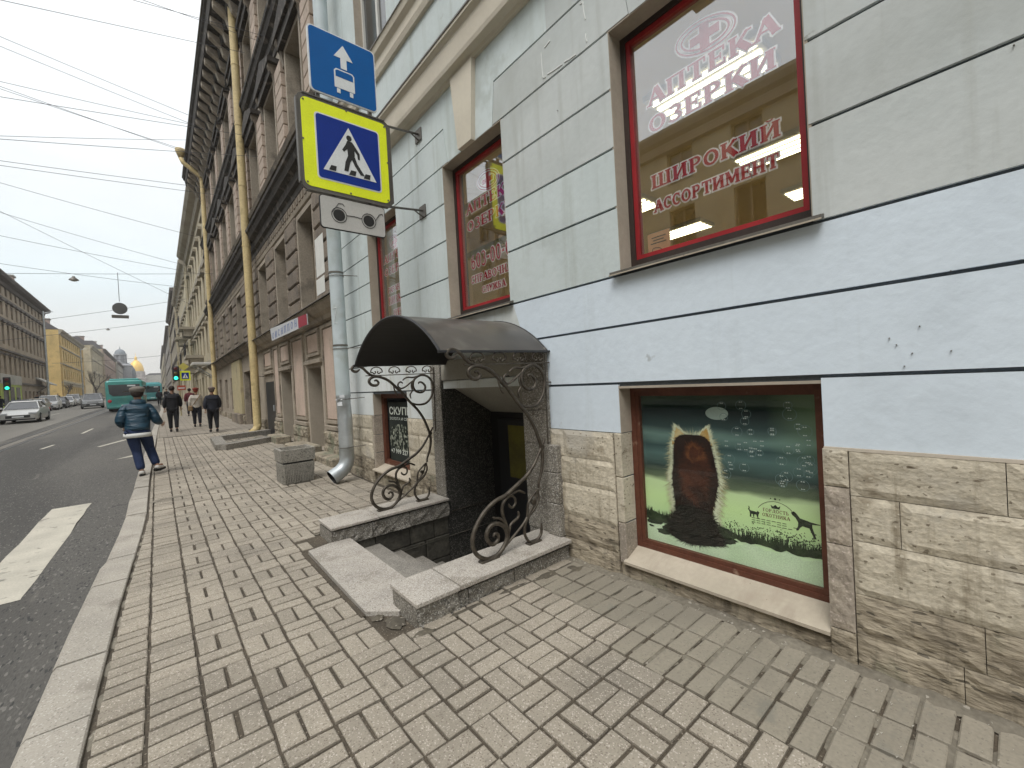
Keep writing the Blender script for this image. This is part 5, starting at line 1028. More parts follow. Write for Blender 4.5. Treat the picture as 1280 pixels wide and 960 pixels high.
# mouldings between the floors
PRO = lambda z, k=1.0: [(X2, z), (X2-.06*k, z+.02), (X2-.08*k, z+.16), (X2-.20*k, z+.22), (X2-.24*k, z+.40), (X2-.42*k, z+.47), (X2-.50*k, z+.62), (X2-.58*k, z+.66), (X2-.60*k, z+.74), (X2, z+.80)]
build('frieze_moulding', MB().prism([(X2, 6.10), (X2-.07, 6.12), (X2-.09, 6.2), (X2-.05, 6.26), (X2-.05, 6.5), (X2, 6.52)], 'y', YA, YB), M['stucco'], B2)
fm = MB(); y = YA+.1
while y < YB-.2: fm.box(X2-.075, X2-.045, y, y+.16, 6.30, 6.47); y += .26
build('frieze_ornament', fm, M['brownstone'], B2, kind='stuff')
build('middle_cornice', MB().prism(PRO(6.55, .62), 'y', YA, YB), M['soot'], B2)
bal = MB(); y = YA+.2
while y < YB-.3: bal.box(X2-.17, X2-.03, y, y+.14, 7.38, 7.72); y += .34
build('balustrade', bal, M['soot'], B2, kind='stuff'); build('sill_band', MB().prism([(X2, 7.34), (X2-.2, 7.36), (X2-.2, 7.40), (X2, 7.42)], 'y', YA, YB), M['soot'], B2); build('sill_band', MB().prism([(X2, 7.70), (X2-.22, 7.72), (X2-.26, 7.84), (X2, 7.88)], 'y', YA, YB), M['brownstone'], B2)
for z0, h in ((7.9, 2.35), (11.9, 2.05)):
    for i, c in enumerate(cen):
        # window surround, dark bracketed hood with a shallow gable, pale piers built up of flat blocks
        build('window_casing', wall(MB(), X2-.10, X2+.22, c-wh-.10, c+wh+.10, z0-.05, z0+h+.05, [(c-wh+.006, c+wh-.006, z0, z0+h-.06)]), M['stucco'], B2)
        hd = build('window_hood', MB().prism([(c-wh-.40, z0+h+.30), (c+wh+.40, z0+h+.30), (c+wh+.42, z0+h+.42), (c, z0+h+.42+(.42 if z0 < 10 else .12)), (c-wh-.42, z0+h+.42)], 'x', X2-.29, X2+.01), M['soot'], B2)
        build('hood_frieze', MB().box(X2-.22, X2+.01, c-wh-.25, c+wh+.25, z0+h+.05, z0+h+.30), M['soot'], hd)
        for s_ in (-1, 1): build('hood_bracket', MB().prism([(X2, z0+h-.35), (X2-.10, z0+h-.30), (X2-.15, z0+h), (X2-.26, z0+h+.22), (X2-.26, z0+h+.30), (X2, z0+h+.30)], 'y', c+s_*(wh+.22)-.07, c+s_*(wh+.22)+.07), M['brownstone'], hd)
        build('apron_panel', MB().cbox(X2-.12, X2, c-wh, c+wh, z0-.5 if z0 > 10 else z0-.02, z0-.06 if z0 > 10 else z0-.005, .01), M['soot'], B2) if z0 > 10 else None
        if c+2.7 < YB+2:
            a, b = c+wh+.38, c+2.7-wh-.38; b = min(b, YB-.02)
            if b-a > .2:
                f = MB(); nb = int(h/.30)
                for k in range(nb): f.cbox(X2-.14, X2+.01, a, b, z0+k*h/nb+.012, z0+(k+1)*h/nb-.012, .012)
                build('pier_facing', f, M['pinkbrick'], B2)
    if z0 < 10: build('floor_band', MB().prism([(p[0], p[1]) for p in PRO(10.95, .55)], 'y', YA, YB), M['soot'], B2)
build('top_cornice', MB().prism([(X2, 14.4), (X2-.15, 14.45), (X2-.2, 14.9), (X2-.45, 15.0), (X2-.5, 15.3), (X2-.88, 15.42), (X2-.93, 15.75), (X2-1.0, 15.8), (X2-1.02, 15.95), (X2, 16.25)], 'y', YA, YB), M['soot'], B2)
y = YA+.35
while y < YB-.2:
    build('cornice_bracket', MB().prism([(X2-.19, 14.55), (X2-.40, 14.7), (X2-.48, 14.98), (X2-.83, 15.22), (X2-.85, 15.41), (X2-.19, 15.41)], 'y', y, y+.22), M['stucco'], B2); y += .82
build('gutter', MB().box(X2-1.06, X2-.94, YA, YB, 15.9, 16.02), M['tin'], B2)
# banner above the doors with worn lettering
bn = thing('shop_banner', 'tilted white and blue shop banner with a red end panel above the ledge', 'sign', (2.66, 12.4, 3.0))
build('banner_board', MB().prism([(9.98, 3.06), (13.7, 3.10), (13.85, 3.46), (10.0, 3.30)], 'x', 2.60, 2.62), plain('banner_white', (.52, .53, .54), .6), bn)
build('red_panel', MB().prism([(9.98, 3.065), (10.7, 3.07), (10.7, 3.33), (10.0, 3.295)], 'x', 2.592, 2.598), plain('banner_red', (.30, .02, .04), .6), bn)
bl = MB(); y = 13.6
while y > 11.0: vinyl(bl, lettering(random.choice('НПИШТОСЕ'), .24, .17), 2.598, y, 3.14); y -= .36
build('lettering', bl, plain('banner_blue', (.04, .10, .32), .6), bn, recalc=False)
def downpipe(x, y, ztop, r, label, zb, topout=None):
    D = thing('yellow_downpipe', label, 'drainpipe', (x, y, gz(y)))
    z = zb+.3; k = 0
    while z < ztop-.05:
        z2 = min(z+2.1, ztop); build('pipe_section', MB().tube([(x, y, z), (x, y, z2)], r, 14), M['yellowpipe'], D, smooth=True); build('pipe_collar', MB().tube([(x, y, z2-.05), (x, y, z2)], r+.012, 14), M['yellowpipe'], D, smooth=True)
        build('bracket', MB().tube([(x, y+.02, z2-.4), (x+.3, y+.02, z2-.4)], .012, 5), M['tin'], D); z = z2
    build('elbow', MB().tube([(x, y, zb+.34), (x, y, zb+.26), (x-.05, y-.01, zb+.14), (x-.20, y-.05, zb+.02)], [r, r, r, r+.01], 14), M['yellowpipe'], D, smooth=2)
    if topout: build('top_bend', MB().tube([(x, y, ztop-.02), (x-.1, y, ztop+.2), (x-.85, y, ztop+.75), (x-.95, y, ztop+1.0)], r, 12).lathe((x-.95, y, ztop+1.0), [(r, 0), (r*2.1, .35), (r*2.1, .5)], 12), M['yellowpipe'], D, smooth=2)
downpipe(2.66, 17.25, 15.2, .125, 'thick yellow downpipe nearest the camera on the sooty house', gz(17)+.02)
downpipe(2.70, 31.0, 14.6, .12, 'thinner yellow downpipe farther along with a funnel bend at its top', gz(31), True)
# pit kerbs on the pavement in front of the black door
PK = thing('basement_pit_kerbs', 'low stone kerbs framing a basement pit in front of the black door', 'kerb', (2.1, 15.4, gz(15)))
for a, b in (((1.30, 13.9), (2.93, 14.75)), ((1.5, 16.45), (2.93, 16.95)), ((1.28, 13.98), (1.36, 16.4))):
    A, B_ = Vector((a[0], a[1], 0)), Vector((b[0], b[1], 0)); d = (B_-A).normalized(); n_ = Vector((-d.y, d.x, 0))*.14
    P4 = [A-n_, B_-n_, B_+n_, A+n_]; build('kerb_slab', MB().rings([[(p.x, p.y, gz(p.y)-.05) for p in P4], [(p.x, p.y, gz(p.y)+.15) for p in P4]]), M['granite'], PK)
build('pit_floor', MB().add([(1.45, 14.2, gz(14)-.002), (2.9, 14.9, gz(15)-.002), (2.9, 16.8, gz(16.8)-.002), (1.45, 16.4, gz(16.4)-.002)], [(0, 1, 2, 3)]), M['pitstone'], PK)
rbk = thing('broken_step', 'broken stone step and rubble below the doorway by the drainpipe', 'steps', (2.75, 11, .1))
for i, (a, b, c_, d, h) in enumerate(((2.45, 2.95, 10.7, 12.2, .22), (2.6, 2.95, 8.9, 10.3, .16), (2.35, 2.6, 9.9, 10.9, .10), (2.55, 2.95, 13.7, 15.0, .2))): build('stone', MB().cbox(a, b, c_, d, -.1, gz(c_)+h, .03), M['limelow'], rbk)
# ================================================================== generic terraced houses
def house(name, label, side, xf, y0, y1, floors, bay, ww, mw, mt, mcor, cor=.6, ztop=None, zb=None, depth=14, win=True, hoods=False, mground=None, roof=None, stuffwin=False, groundz=None, mwin=None, balc=None, ends=False):
    """side +1: right-hand row facing -X, -1: left-hand row facing +X"""
    zb = gz(y0) if zb is None else zb
    H_ = thing(name, label, 'building', (xf, (y0+y1)/2, zb)); s = side
    X = lambda d: xf+s*d
    def bx(mb, d0, d1, a, b, c_, d_): return mb.box(min(X(d0), X(d1)), max(X(d0), X(d1)), a, b, c_, d_)
    ops = []; nb = max(1, int((y1-y0-.6)/bay)); st = (y1-y0)/nb
    for (wz0, wz1) in floors:
        for k in range(nb): c_ = y0+st*(k+.5); ops.append((c_-ww/2, c_+ww/2, zb+wz0, zb+wz1))
    zt = zb+(ztop or floors[-1][1]+1.2)
    sk = wall(MB(), min(X(0), X(.3)), max(X(0), X(.3)), y0, y1, zb-1, zt, ops)
    build('wall', sk, mw, H_); build('house_body', bx(MB(), .31, depth, y0+.003, y1-.003, zb-1, zt), mt, H_)
    gl_, fr_ = None, None; protos = {}
    for o in ops:
        h = round(o[3]-o[2], 3)
        if h not in protos:
            f = MB(); a, b = o[0], o[1]; w_ = .09
            bx(f, .17, .25, a, a+w_, o[2], o[3]); bx(f, .17, .25, b-w_, b, o[2], o[3]); bx(f, .171, .249, a+w_, b-w_, o[2], o[2]+w_); bx(f, .171, .249, a+w_, b-w_, o[3]-w_, o[3]); bx(f, .175, .245, (a+b)/2-.04, (a+b)/2+.04, o[2]+w_, o[3]-w_)
            wo = build('window', f, mwin or M['dimframe'], H_); build('pane', bx(MB(), .26, .29, a, b, o[2], o[3]), M['darkpane'], wo); protos[h] = (wo, o)
        else:
            src, so = protos[h]; c_ = src.copy(); C.objects.link(c_); c_.parent = H_; c_.location = (0, o[0]-so[0], o[2]-so[2])
            p_ = src.children[0].copy(); C.objects.link(p_); p_.parent = c_
    if hoods:
        for i, (wz0, wz1) in enumerate(floors[1:]):
            p0 = None
            for k in range(nb):
                c_ = y0+st*(k+.5)
                if p0 is None: hm = MB(); bx(hm, -.25, .0, c_-ww*.75, c_+ww*.75, zb+wz1+.15, zb+wz1+.35); p0 = build('window_hood', hm, mcor, H_); cc0 = c_
                else: q_ = p0.copy(); C.objects.link(q_); q_.parent = H_; q_.location = (0, c_-cc0, 0)
    for i, (wz0, wz1) in enumerate(floors[:-1]):
        z = zb+wz1+(floors[i+1][0]-wz1)*.5; build('string_course', bx(MB(), -.16, 0, y0, y1, z-.12, z+.12), mcor, H_)
    build('cornice', MB().prism([(X(0), zt-.9), (X(-.2), zt-.85), (X(-.3), zt-.5), (X(-cor*.8), zt-.35), (X(-cor), zt-.1), (X(-cor), zt+.05), (X(0), zt+.15)], 'y', y0, y1), mcor, H_)
    rz = 1.6 if roof is None else roof
    if rz: build('roof', MB().prism([(X(-.1), zt+.1), (X(2.2), zt+rz), (X(depth-.2), zt+rz), (X(depth), zt+.1)], 'y', y0+.1, y1-.1), M['roof'], H_)
    if mground: build('ground_floor', bx(MB(), -.04, .0, y0, y1, zb-1, zb+.7), mground, H_)
    for yy in (y0+.3, y1-.3): build('downpipe', MB().tube([(X(-.15), yy, zb), (X(-.15), yy, zt-.6)], .09, 6), mt, H_)
    if balc:
        for (yy, zz) in balc:
            b_ = build('balcony', bx(MB(), -1.2, 0, yy-1.4, yy+1.4, zb+zz-.25, zb+zz), mcor, H_); rl = MB(); bx(rl, -1.2, -1.15, yy-1.4, yy+1.4, zb+zz+.95, zb+zz+1.0)
            for q_ in range(15): bx(rl, -1.19, -1.16, yy-1.4+q_*.2, yy-1.37+q_*.2, zb+zz, zb+zz+.95)
            build('railing', rl, M['blackmetal'], b_); bx_ = MB(); bx(bx_, -.9, 0, yy-1.2, yy-1.0, zb+zz-.9, zb+zz-.25); bx(bx_, -.9, 0, yy+1.0, yy+1.2, zb+zz-.9, zb+zz-.25); build('bracket', bx_, mcor, b_)
    return H_
def wm(nm, c, d=None): return mat(nm, c, d or tuple(x*.82 for x in c), sc=.7, bump=.2, bs=8, fine=.08, c3=tuple(x*.6 for x in c), d3=(.55, .75), s3=.9)
M['roof'] = wm('roof_sheet', (.13, .12, .12)); m_beige = wm('beige_wall', (.42, .37, .26)); m_sand = wm('sand_wall', (.45, .39, .27)); m_brown = wm('brown_grey_wall', (.33, .265, .19), (.27, .22, .16)); m_yel = wm('ochre_wall', (.62, .45, .19)); m_cream = wm('cream_wall', (.52, .46, .33)); m_pink = wm('pinkish_wall', (.40, .30, .25)); m_grey = wm('grey_wall', (.30, .28, .25)); m_dark = wm('dark_trim', (.13, .11, .095)); m_trim = wm('stone_trim', (.36, .32, .25)); m_shopg = wm('lime_green_shopfront', (.40, .48, .12)); m_pale = wm('pale_grey_wall', (.45, .43, .38))
F4 = [(.8, 3.0), (4.6, 6.6), (8.4, 10.4), (12.0, 13.8)]
house('beige_house', 'beige corner house with a dark balcony, third along the right side', 1, 3.15, 35.0, 56.5, [(.6, 2.8), (4.4, 6.4), (8.2, 10.2), (11.8, 13.4)], 2.7, 1.2, m_sand, m_beige, m_trim, .85, 16.1, hoods=True, balc=[(45, 4.6), (53, 4.4), (53, 8.0)])
house('cream_house', 'cream fronted house fourth along the right side', 1, 3.1, 57.0, 84.0, F4, 2.9, 1.2, m_cream, m_beige, m_trim, .7, 15.4, hoods=True, balc=[(62, 7.6), (75, 4.4)])
house('tall_brown_house', 'tall brown grey house fifth along the right side', 1, 3.0, 84.5, 122.0, [(.8, 3), (4.6, 6.6), (8.2, 10.2), (11.8, 13.8), (15, 16.4)], 3.2, 1.3, m_trim, m_beige, m_dark, .7, 17.5, hoods=True)
house('distant_house', 'greyish house at the far end of the right side', 1, 2.9, 123, 190, F4, 4, 1.5, m_grey, m_grey, m_dark, .7, 16)
house('distant_house', 'last pale house on the right where the street fades out', 1, 2.7, 191, 330, F4, 7, 2.5, m_beige, m_grey, m_dark, .6, 17)
# opposite side
house('brown_corner_house', 'brown five storey corner house across the road with a heavy dark cornice', -1, -14, 66, 105, [(.5, 2.8), (4.7, 6.9), (8.4, 10.9), (12.0, 13.6), (14.6, 15.8)], 2.35, 1.05, m_brown, m_brown, m_dark, 1.0, 16.5, hoods=True, roof=1.1)
LH = house('yellow_house', 'ochre yellow house with cream lower floors across the road', -1, -14, 119, 152, [(.8, 3.2), (4.8, 6.8), (8.6, 10.4), (11.6, 13.2)], 2.9, 1.15, m_yel, m_yel, m_trim, .6, 14.2, roof=2.0)
build('lower_storeys', MB().box(-14.0, -13.94, 121, 150, gz(119)-1, gz(119)+7.2) if 0 else MB().box(-13.99, -13.93, 119.5, 151.5, gz(119)+3.5, gz(119)+4.5), m_cream, LH)
house('beige_gable_house', 'beige house with a blank gable end and two small windows across the road', -1, -13.6, 166, 200, F4, 3.2, 1.3, m_cream, m_sand, m_trim, .6, 15.0, roof=2.4)
house('pink_house', 'pinkish brown house further up the left side', -1, -13.4, 200.5, 255, F4, 4, 1.6, m_pink, m_sand, m_dark, .7, 16.5, roof=2.8)
house('grey_far_house', 'low grey house at the far end of the left side', -1, -12.8, 256, 330, F4, 5, 2, m_pale, m_grey, m_dark, .7, 15)
house('grey_far_house', 'faint last house on the left near the gold dome', -1, -11.5, 331, 430, F4, 7, 3, m_pale, m_grey, m_grey, .7, 15)
house('facing_house', 'sand coloured house directly across the road from the pharmacy', -1, -14, -40, 24, [(.8, 3.0), (4.4, 6.4), (7.8, 9.6), (10.8, 12.4)], 3.0, 1.3, m_sand, m_brown, m_trim, .6, 13.3, zb=-.1)
house('facing_house', 'grey brown house across the road between the sand and corner houses', -1, -14, 24.4, 65.5, F4, 3.2, 1.3, m_grey, m_brown, m_trim, .6, 15.2)
house('end_house', 'pale building closing the view at the end of the street', 1, -6, 460, 474, [(2, 5), (8, 11)], 3, 1.5, m_pale, m_pale, m_grey, .6, 14, depth=24)
build('pavement', strip(MB(), cst(-14.2), cst(-11.2), .02, [-45, 0, 20, 47, 80, 120, 200, 440]), M['kerb'], kind='structure', label='raised pavement across the road')
# shopfronts of the brown corner house
SF = thing('green_shopfront', 'lime green shopfront at the foot of the brown corner house', 'shopfront', (-13.9, 82, gz(82)))
build('fascia', MB().box(-13.98, -13.8, 76, 86, gz(80)+3.2, gz(80)+4.4), m_pale, SF); build('panel', MB().box(-13.98, -13.85, 76, 86, gz(80)-.5, gz(80)+3.2), m_shopg, SF)
for k in range(3): build('shop_window', MB().box(-13.84, -13.82, 77+k*3, 79+k*3, gz(80)+.4, gz(80)+2.9), M['darkpane'], SF)
AW = thing('grey_awning', 'pale grey awning over a shop door at the corner across the road', 'awning', (-13.2, 99, gz(99)+3))
build('awning_sheet', MB().prism([(-14, 4.4+1.67), (-12.4, 3.3+1.67), (-12.4, 3.15+1.67), (-14, 4.2+1.67)], 'y', 96, 101), m_pale, AW); build('awning_stay', MB().tube([(-12.5, 96.2, 4.9), (-13.98, 96.2, 3.7)], .04, 5), M['blackmetal'], AW)
FA = thing('long_awning', 'long flat white awning on slanted struts over the pavement beyond the sooty house', 'awning', (2.6, 34, 3.5))
build('awning_slab', MB().cbox(1.75, 3.0, 32.6, 34.4, 3.62, 3.78, .02), plain('awning_white', (.55, .54, .5), .6), FA)
for yy in (32.8, 34.2): build('strut', MB().tube([(1.85, yy, 3.62), (3.0, yy, 2.7)], .03, 6), M['galv'], FA)
# far churches
CH = thing('grey_domed_church', 'grey domed church with a pillared lantern rising over the far left roofs', 'church', (-13.0, 300, 5))
m_ch = wm('far_grey_stone', (.30, .30, .31)); m_dome = wm('far_lead_dome', (.20, .22, .24))
build('drum', MB().lathe((-13.6, 300, 5), [(4.2, 0), (4.2, 14.5), (4.6, 14.8), (4.6, 15.4), (3.4, 16)], 16), m_ch, CH, smooth=True)
build('dome', MB().lathe((-12.4, 306, 4), [(4.4, 9), (4.4, 12.5), (4.1, 14.6), (3.2, 16.6), (1.8, 18), (.4, 18.8)], 16), m_dome, CH, smooth=True)
build('lantern', MB().lathe((-13.6, 300, 21), [(2.5, 0), (2.5, .6), (1.9, .8), (1.9, 4.6), (2.7, 4.8), (2.7, 5.3)], 12), m_ch, CH, smooth=True)
for k in range(8): a = 6.283*k/8; build('column', MB().lathe((-13.6+2.25*math.cos(a), 300+2.25*math.sin(a), 21.7), [(.28, 0), (.28, 4)], 8), m_ch, CH)
build('cupola', MB().lathe((-13.6, 300, 26.3), [(2.3, 0), (2.2, .8), (1.7, 1.9), (.8, 2.6), (.15, 2.9), (.1, 4.2)], 12), m_dome, CH, smooth=True)
GD = thing('gold_domed_cathedral', 'pale cathedral tower with a gold dome at the end of the street', 'cathedral', (-11.7, 460, 7))
m_gold = mat('gilded_dome', (.80, .52, .12), (.7, .45, .1), rough=.45, metal=.3, bump=0); m_st = wm('far_pale_stone', (.50, .45, .42))
build('tower', MB().lathe((-11.7, 460, 0), [(5.6, 0), (5.6, 19), (6.0, 19.2), (6.0, 20), (4.6, 20.4), (4.6, 24.8), (5.0, 25), (5.0, 25.6)], 20), m_st, GD, smooth=True)
for k in range(12): a = 6.283*k/12; build('column', MB().lathe((-11.7+5.0*math.cos(a), 460+5.0*math.sin(a), 20.4), [(.4, 0), (.4, 4.4)], 6), m_st, GD)
build('gold_dome', MB().lathe((-11.7, 460, 25.6), [(4.6, 0), (4.7, 1.5), (4.3, 4), (3.2, 6.6), (1.7, 8.4), (.7, 9.2)], 20), m_gold, GD, smooth=True)
build('gold_lantern', MB().lathe((-11.7, 460, 34.6), [(.9, 0), (.9, 2.2), (.5, 2.8), (.12, 3.4), (.1, 6)], 10), m_gold, GD, smooth=True)
# chimneys, dishes and a bare tree over the left roofs
for i, (x, yy, zz) in enumerate(((-17, 128, 17.5), (-17, 150, 17.2), (-16, 172, 19), (-16, 205, 21), (-16, 228, 22), (-16.5, 97, 19.5))):
    cm = thing('roof_chimney', ['square chimney on the ochre yellow roof, nearer one', 'square chimney on the ochre yellow roof, farther one', 'square chimney on the beige gable house', 'first chimney on the pink house roof', 'second chimney on the pink house roof', 'chimney behind the black cornice of the brown corner house'][i], 'chimney', (x, yy, zz))
    build('stack', MB().cbox(x-.8, x+.8, yy-.6, yy+.6, zz-1.5, zz+1.8, .03), m_pink, cm); build('cap', MB().cbox(x-.95, x+.95, yy-.75, yy+.75, zz+1.8, zz+2.05, .03), m_grey, cm)
def bare_tree(x, y, h, seed, label):
    rr = random.Random(seed); T_ = thing('bare_tree', label, 'tree', (x, y, gz(y)+.02)); tr = MB(); tw = MB()
    def br(p, d, L_, r, lv):
        q = p+d*L_; mid = p+d*L_*.5+Vector((rr.uniform(-1, 1), rr.uniform(-1, 1), 0))*L_*.06; (tr if lv < 2 else tw).tube([p, mid, q], [r, r*.85, r*.65], 5 if lv < 3 else 3, cap=False)
        if lv < 5:
            for _ in range(3 if lv < 4 else 2):
                nd = (d+Vector((rr.uniform(-1, 1), rr.uniform(-1, 1), rr.uniform(-.25, .7)))*.62).normalized(); br(p+d*L_*rr.uniform(.55, 1), nd, L_*rr.uniform(.6, .8), r*.58, lv+1)
    br(Vector((x, y, gz(y)-.1)), Vector((.06, 0, 1)).normalized(), h*.3, h*.022, 0)
    m_b = wm('bark', (.08, .065, .05)); build('trunk', tr, m_b, T_); build('crown', tw, m_b, T_, kind='stuff')
bare_tree(-12.6, 158, 11, 2, 'bare dark tree in front of the beige gable house'); bare_tree(-12.7, 112, 5.5, 5, 'small bare tree in the gap beside the ochre yellow house')
# ================================================================== wires over the street
M['wire'] = plain('dark_wire', (.10, .10, .105), .7)
def unp_y(u, v, y):
    d = fw*531.43+rt*(u-640)-up*(v-480); t = y/d.y; return d.x*t, 1.6+d.z*t
wires = [(163, 0, 242, 21, 13), (177, 0, 242, 22.5, 13.4), (0, 3, 239, 54, 15), (0, 48, 232, 145, 24), (0, 60, 230, 154, 25), (0, 104, 232, 157, 27), (0, 110, 227, 191, 26), (0, 113, 227, 189, 26.4), (0, 124, 300, 172, 16.5), (0, 172, 230, 178, 30), (0, 177, 320, 200, 15.5), (0, 203, 244, 236, 22), (0, 209, 268, 247, 21), (0, 230, 227, 294, 34), (0, 265, 152, 340, 40), (0, 267, 215, 330, 44), (0, 296, 212, 338, 38), (0, 331, 212, 360, 46), (0, 343, 222, 345, 27), (87, 417, 213, 402, 60), (60, 400, 213, 379, 50), (120, 452, 210, 445, 110)]
WG = 'thin wires strung across the street'
wl_ = []
for i, (u0, v0, u1, v1, y) in enumerate(wires):
    xa, za = unp_y(u0, v0, y); xb, zb_ = unp_y(u1, v1, y); xr = 2.6 if y > 14.5 and u1 < 290 else 2.95; sl_ = (zb_-za)/(xb-xa)
    if u1 >= 290: xr = 2.88
    xl = -13.95; P_ = []; sg_ = .022*(xb-xa)
    for k in range(25):
        x = xl+(xr-xl)*k/24; t_ = (x-xa)/(xb-xa); tt = (x-xl)/(xr-xl)
        P_.append((x, y+.02*x, zb_+sl_*(x-xb)-sg_*4*tt*(1-tt)+sg_*1.2))
    w_ = build('street_wire', MB().tube(P_, 0.002+.0003*y, 4, cap=False), M['wire'])
    wl_.append((v0 if u0 == 0 else v0-60, w_)); w_['category'] = 'wire'; w_['group'] = WG
ORD = 'topmost second third fourth fifth sixth seventh eighth ninth tenth eleventh twelfth thirteenth fourteenth fifteenth sixteenth seventeenth eighteenth nineteenth twentieth twenty-first lowest'.split()
for k, (_, w_) in enumerate(sorted(wl_, key=lambda p: p[0])): w_['label'] = ORD[k]+(' thin wire across the street, counting down from the top of the picture')
HS = thing('hanging_round_sign', 'round road sign seen from behind, hanging over the lane with a small plate under it', 'road sign', (-1.13, 27, 5.9))
build('disc', MB().lathe((-1.13, 27, 5.98), [(.27, 0), (.27, .03)], 24, 'y'), mat('sign_back_grey', (.13, .13, .125), rough=.6, metal=.3, bump=0), HS)
build('plate', MB().cbox(-1.43, -.83, 26.99, 27.02, 5.52, 5.67, .005), M['sback'], HS); build('hanger', MB().tube([(-1.13, 27, 6.3), (-1.13, 27, 7.66)], .012, 5).tube([(-1.13, 27.01, 5.65), (-1.13, 27.01, 5.6)], .02, 5), M['wire'], HS)
for i, (u, v, y) in enumerate(((92, 347, 27), (135, 411, 60))):
    x, z = unp_y(u, v, y); SL = thing('hanging_street_lamp', ['street lamp shade hanging on the wire over the road, nearer one', 'small street lamp shade hanging farther up the road'][i], 'lamp', (x, y, z))
    build('lamp_shade', MB().lathe((x, y, z-.12), [(.17, 0), (.15, .05), (.07, .12), (.04, .18)], 12), M['sback'], SL, smooth=True); build('diffuser', MB().lathe((x, y, z-.16), [(.08, 0), (.15, .04)], 12), M['sgrey'], SL)
# signals at the far crossing
def signal(x, y, z, label, green=True, s=1.0):
    T_ = thing('traffic_light', label, 'traffic light', (x, y, z))
    build('housing', MB().cbox(x-.17*s, x+.17*s, y-.1, y+.12, z-.45*s, z+.45*s, .03), M['blackmetal'], T_)
    for k, (cc, em) in enumerate((((.12, .01, .01), 0), ((.12, .08, .01), 0), ((.02, .9, .45), 2.5 if green else 0))):
        build('lens', MB().lathe((x, y-.10, z+.29*s-k*.29*s), [(.10*s, 0), (.06*s, -.03)], 12, 'y'), plain('lens_%d' % k, cc, .4, emit=em), T_); build('visor', MB().tube([(x+.11*s*math.cos(R(a)), y-.17, z+.29*s-k*.29*s+.11*s*math.sin(R(a))) for a in range(0, 181, 20)], .012, 4), M['blackmetal'], T_)
    return T_
PT = thing('signal_post', 'thin post at the kerb carrying the far crossing sign and signal', 'post', (1.12, 34, gz(34)))
build('pole', MB().tube([(1.12, 34, gz(34)-.05), (1.12, 34, 3.95)], .045, 8), M['yelwall'], PT)
signal(.97, 33.9, 3.18, 'black traffic light showing green above the pavement up the street')
CS = thing('crossing_sign', 'small distant pedestrian crossing sign beside the green traffic light', 'road sign', (1.45, 33.9, 3.05))
build('yellow_face', MB().cbox(1.17, 1.70, 33.88, 33.9, 2.72, 3.32, .005), M['syel'], CS); build('blue_face', MB().box(1.25, 1.62, 33.87, 33.879, 2.82, 3.22), M['sblue2'], CS); build('triangle', MB().prism([(1.29, 2.87), (1.58, 2.87), (1.435, 3.18)], 'y', 33.86, 33.869), M['swhite'], CS); build('pedestrian_symbol', MB().prism([(1.40, 2.89), (1.43, 3.0), (1.42, 3.08), (1.45, 3.09), (1.46, 2.99), (1.48, 2.89), (1.46, 2.89), (1.435, 2.97), (1.42, 2.89)], 'y', 33.855, 33.859), M['black'], CS)
DS = thing('priority_sign', 'yellow diamond priority sign above the distant crossing sign', 'road sign', (1.38, 33.9, 3.6))
build('diamond', MB().prism([(1.38, 3.34), (1.66, 3.60), (1.38, 3.86), (1.10, 3.60)], 'y', 33.88, 33.9), plain('priority_yellow', (.55, .48, .10), .5), DS); build('sign_clamp', MB().box(1.30, 1.46, 33.9, 33.94, 3.56, 3.62), M['sback'], DS)
RS = thing('red_notice', 'small red and white notice on the post below the crossing sign', 'sign', (1.2, 33.9, 2.3))
build('notice_plate', MB().box(1.0, 1.42, 33.88, 33.9, 2.12, 2.42), plain('notice_red', (.45, .09, .05), .6), RS); build('notice_stripe', MB().box(1.05, 1.37, 33.87, 33.879, 2.22, 2.29), M['swhite'], RS)
signal(-11.6, 66, gz(66)+3.0, 'traffic light glowing green across the road beside the lime shopfront', s=1.5)
PP = thing('signal_post', 'post of the traffic light across the road', 'post', (-11.6, 66.2, gz(66))); build('pole', MB().tube([(-11.6, 66.2, gz(66)-.1), (-11.6, 66.2, gz(66)+3.6)], .06, 8), M['sback'], PP)
for i, (x, y) in enumerate(((-11.7, 88), (-11.7, 60), (-11.7, 125))):
    LPp = thing('lamp_post', ['grey lamp post in front of the brown corner house', 'lamp post at the left edge of the picture', 'slim lamp post in front of the ochre yellow house'][i], 'lamp post', (x, y, gz(y))); h = (13.5, 9.5, 11)[i]
    build('pole', MB().tube([(x, y, gz(y)-.1), (x, y, gz(y)+h)], [.14, .08], 8), M['galv'], LPp); build('bracket', MB().tube([(x, y, gz(y)+h-.3), (x+1.0, y, gz(y)+h)], .05, 6), M['galv'], LPp)
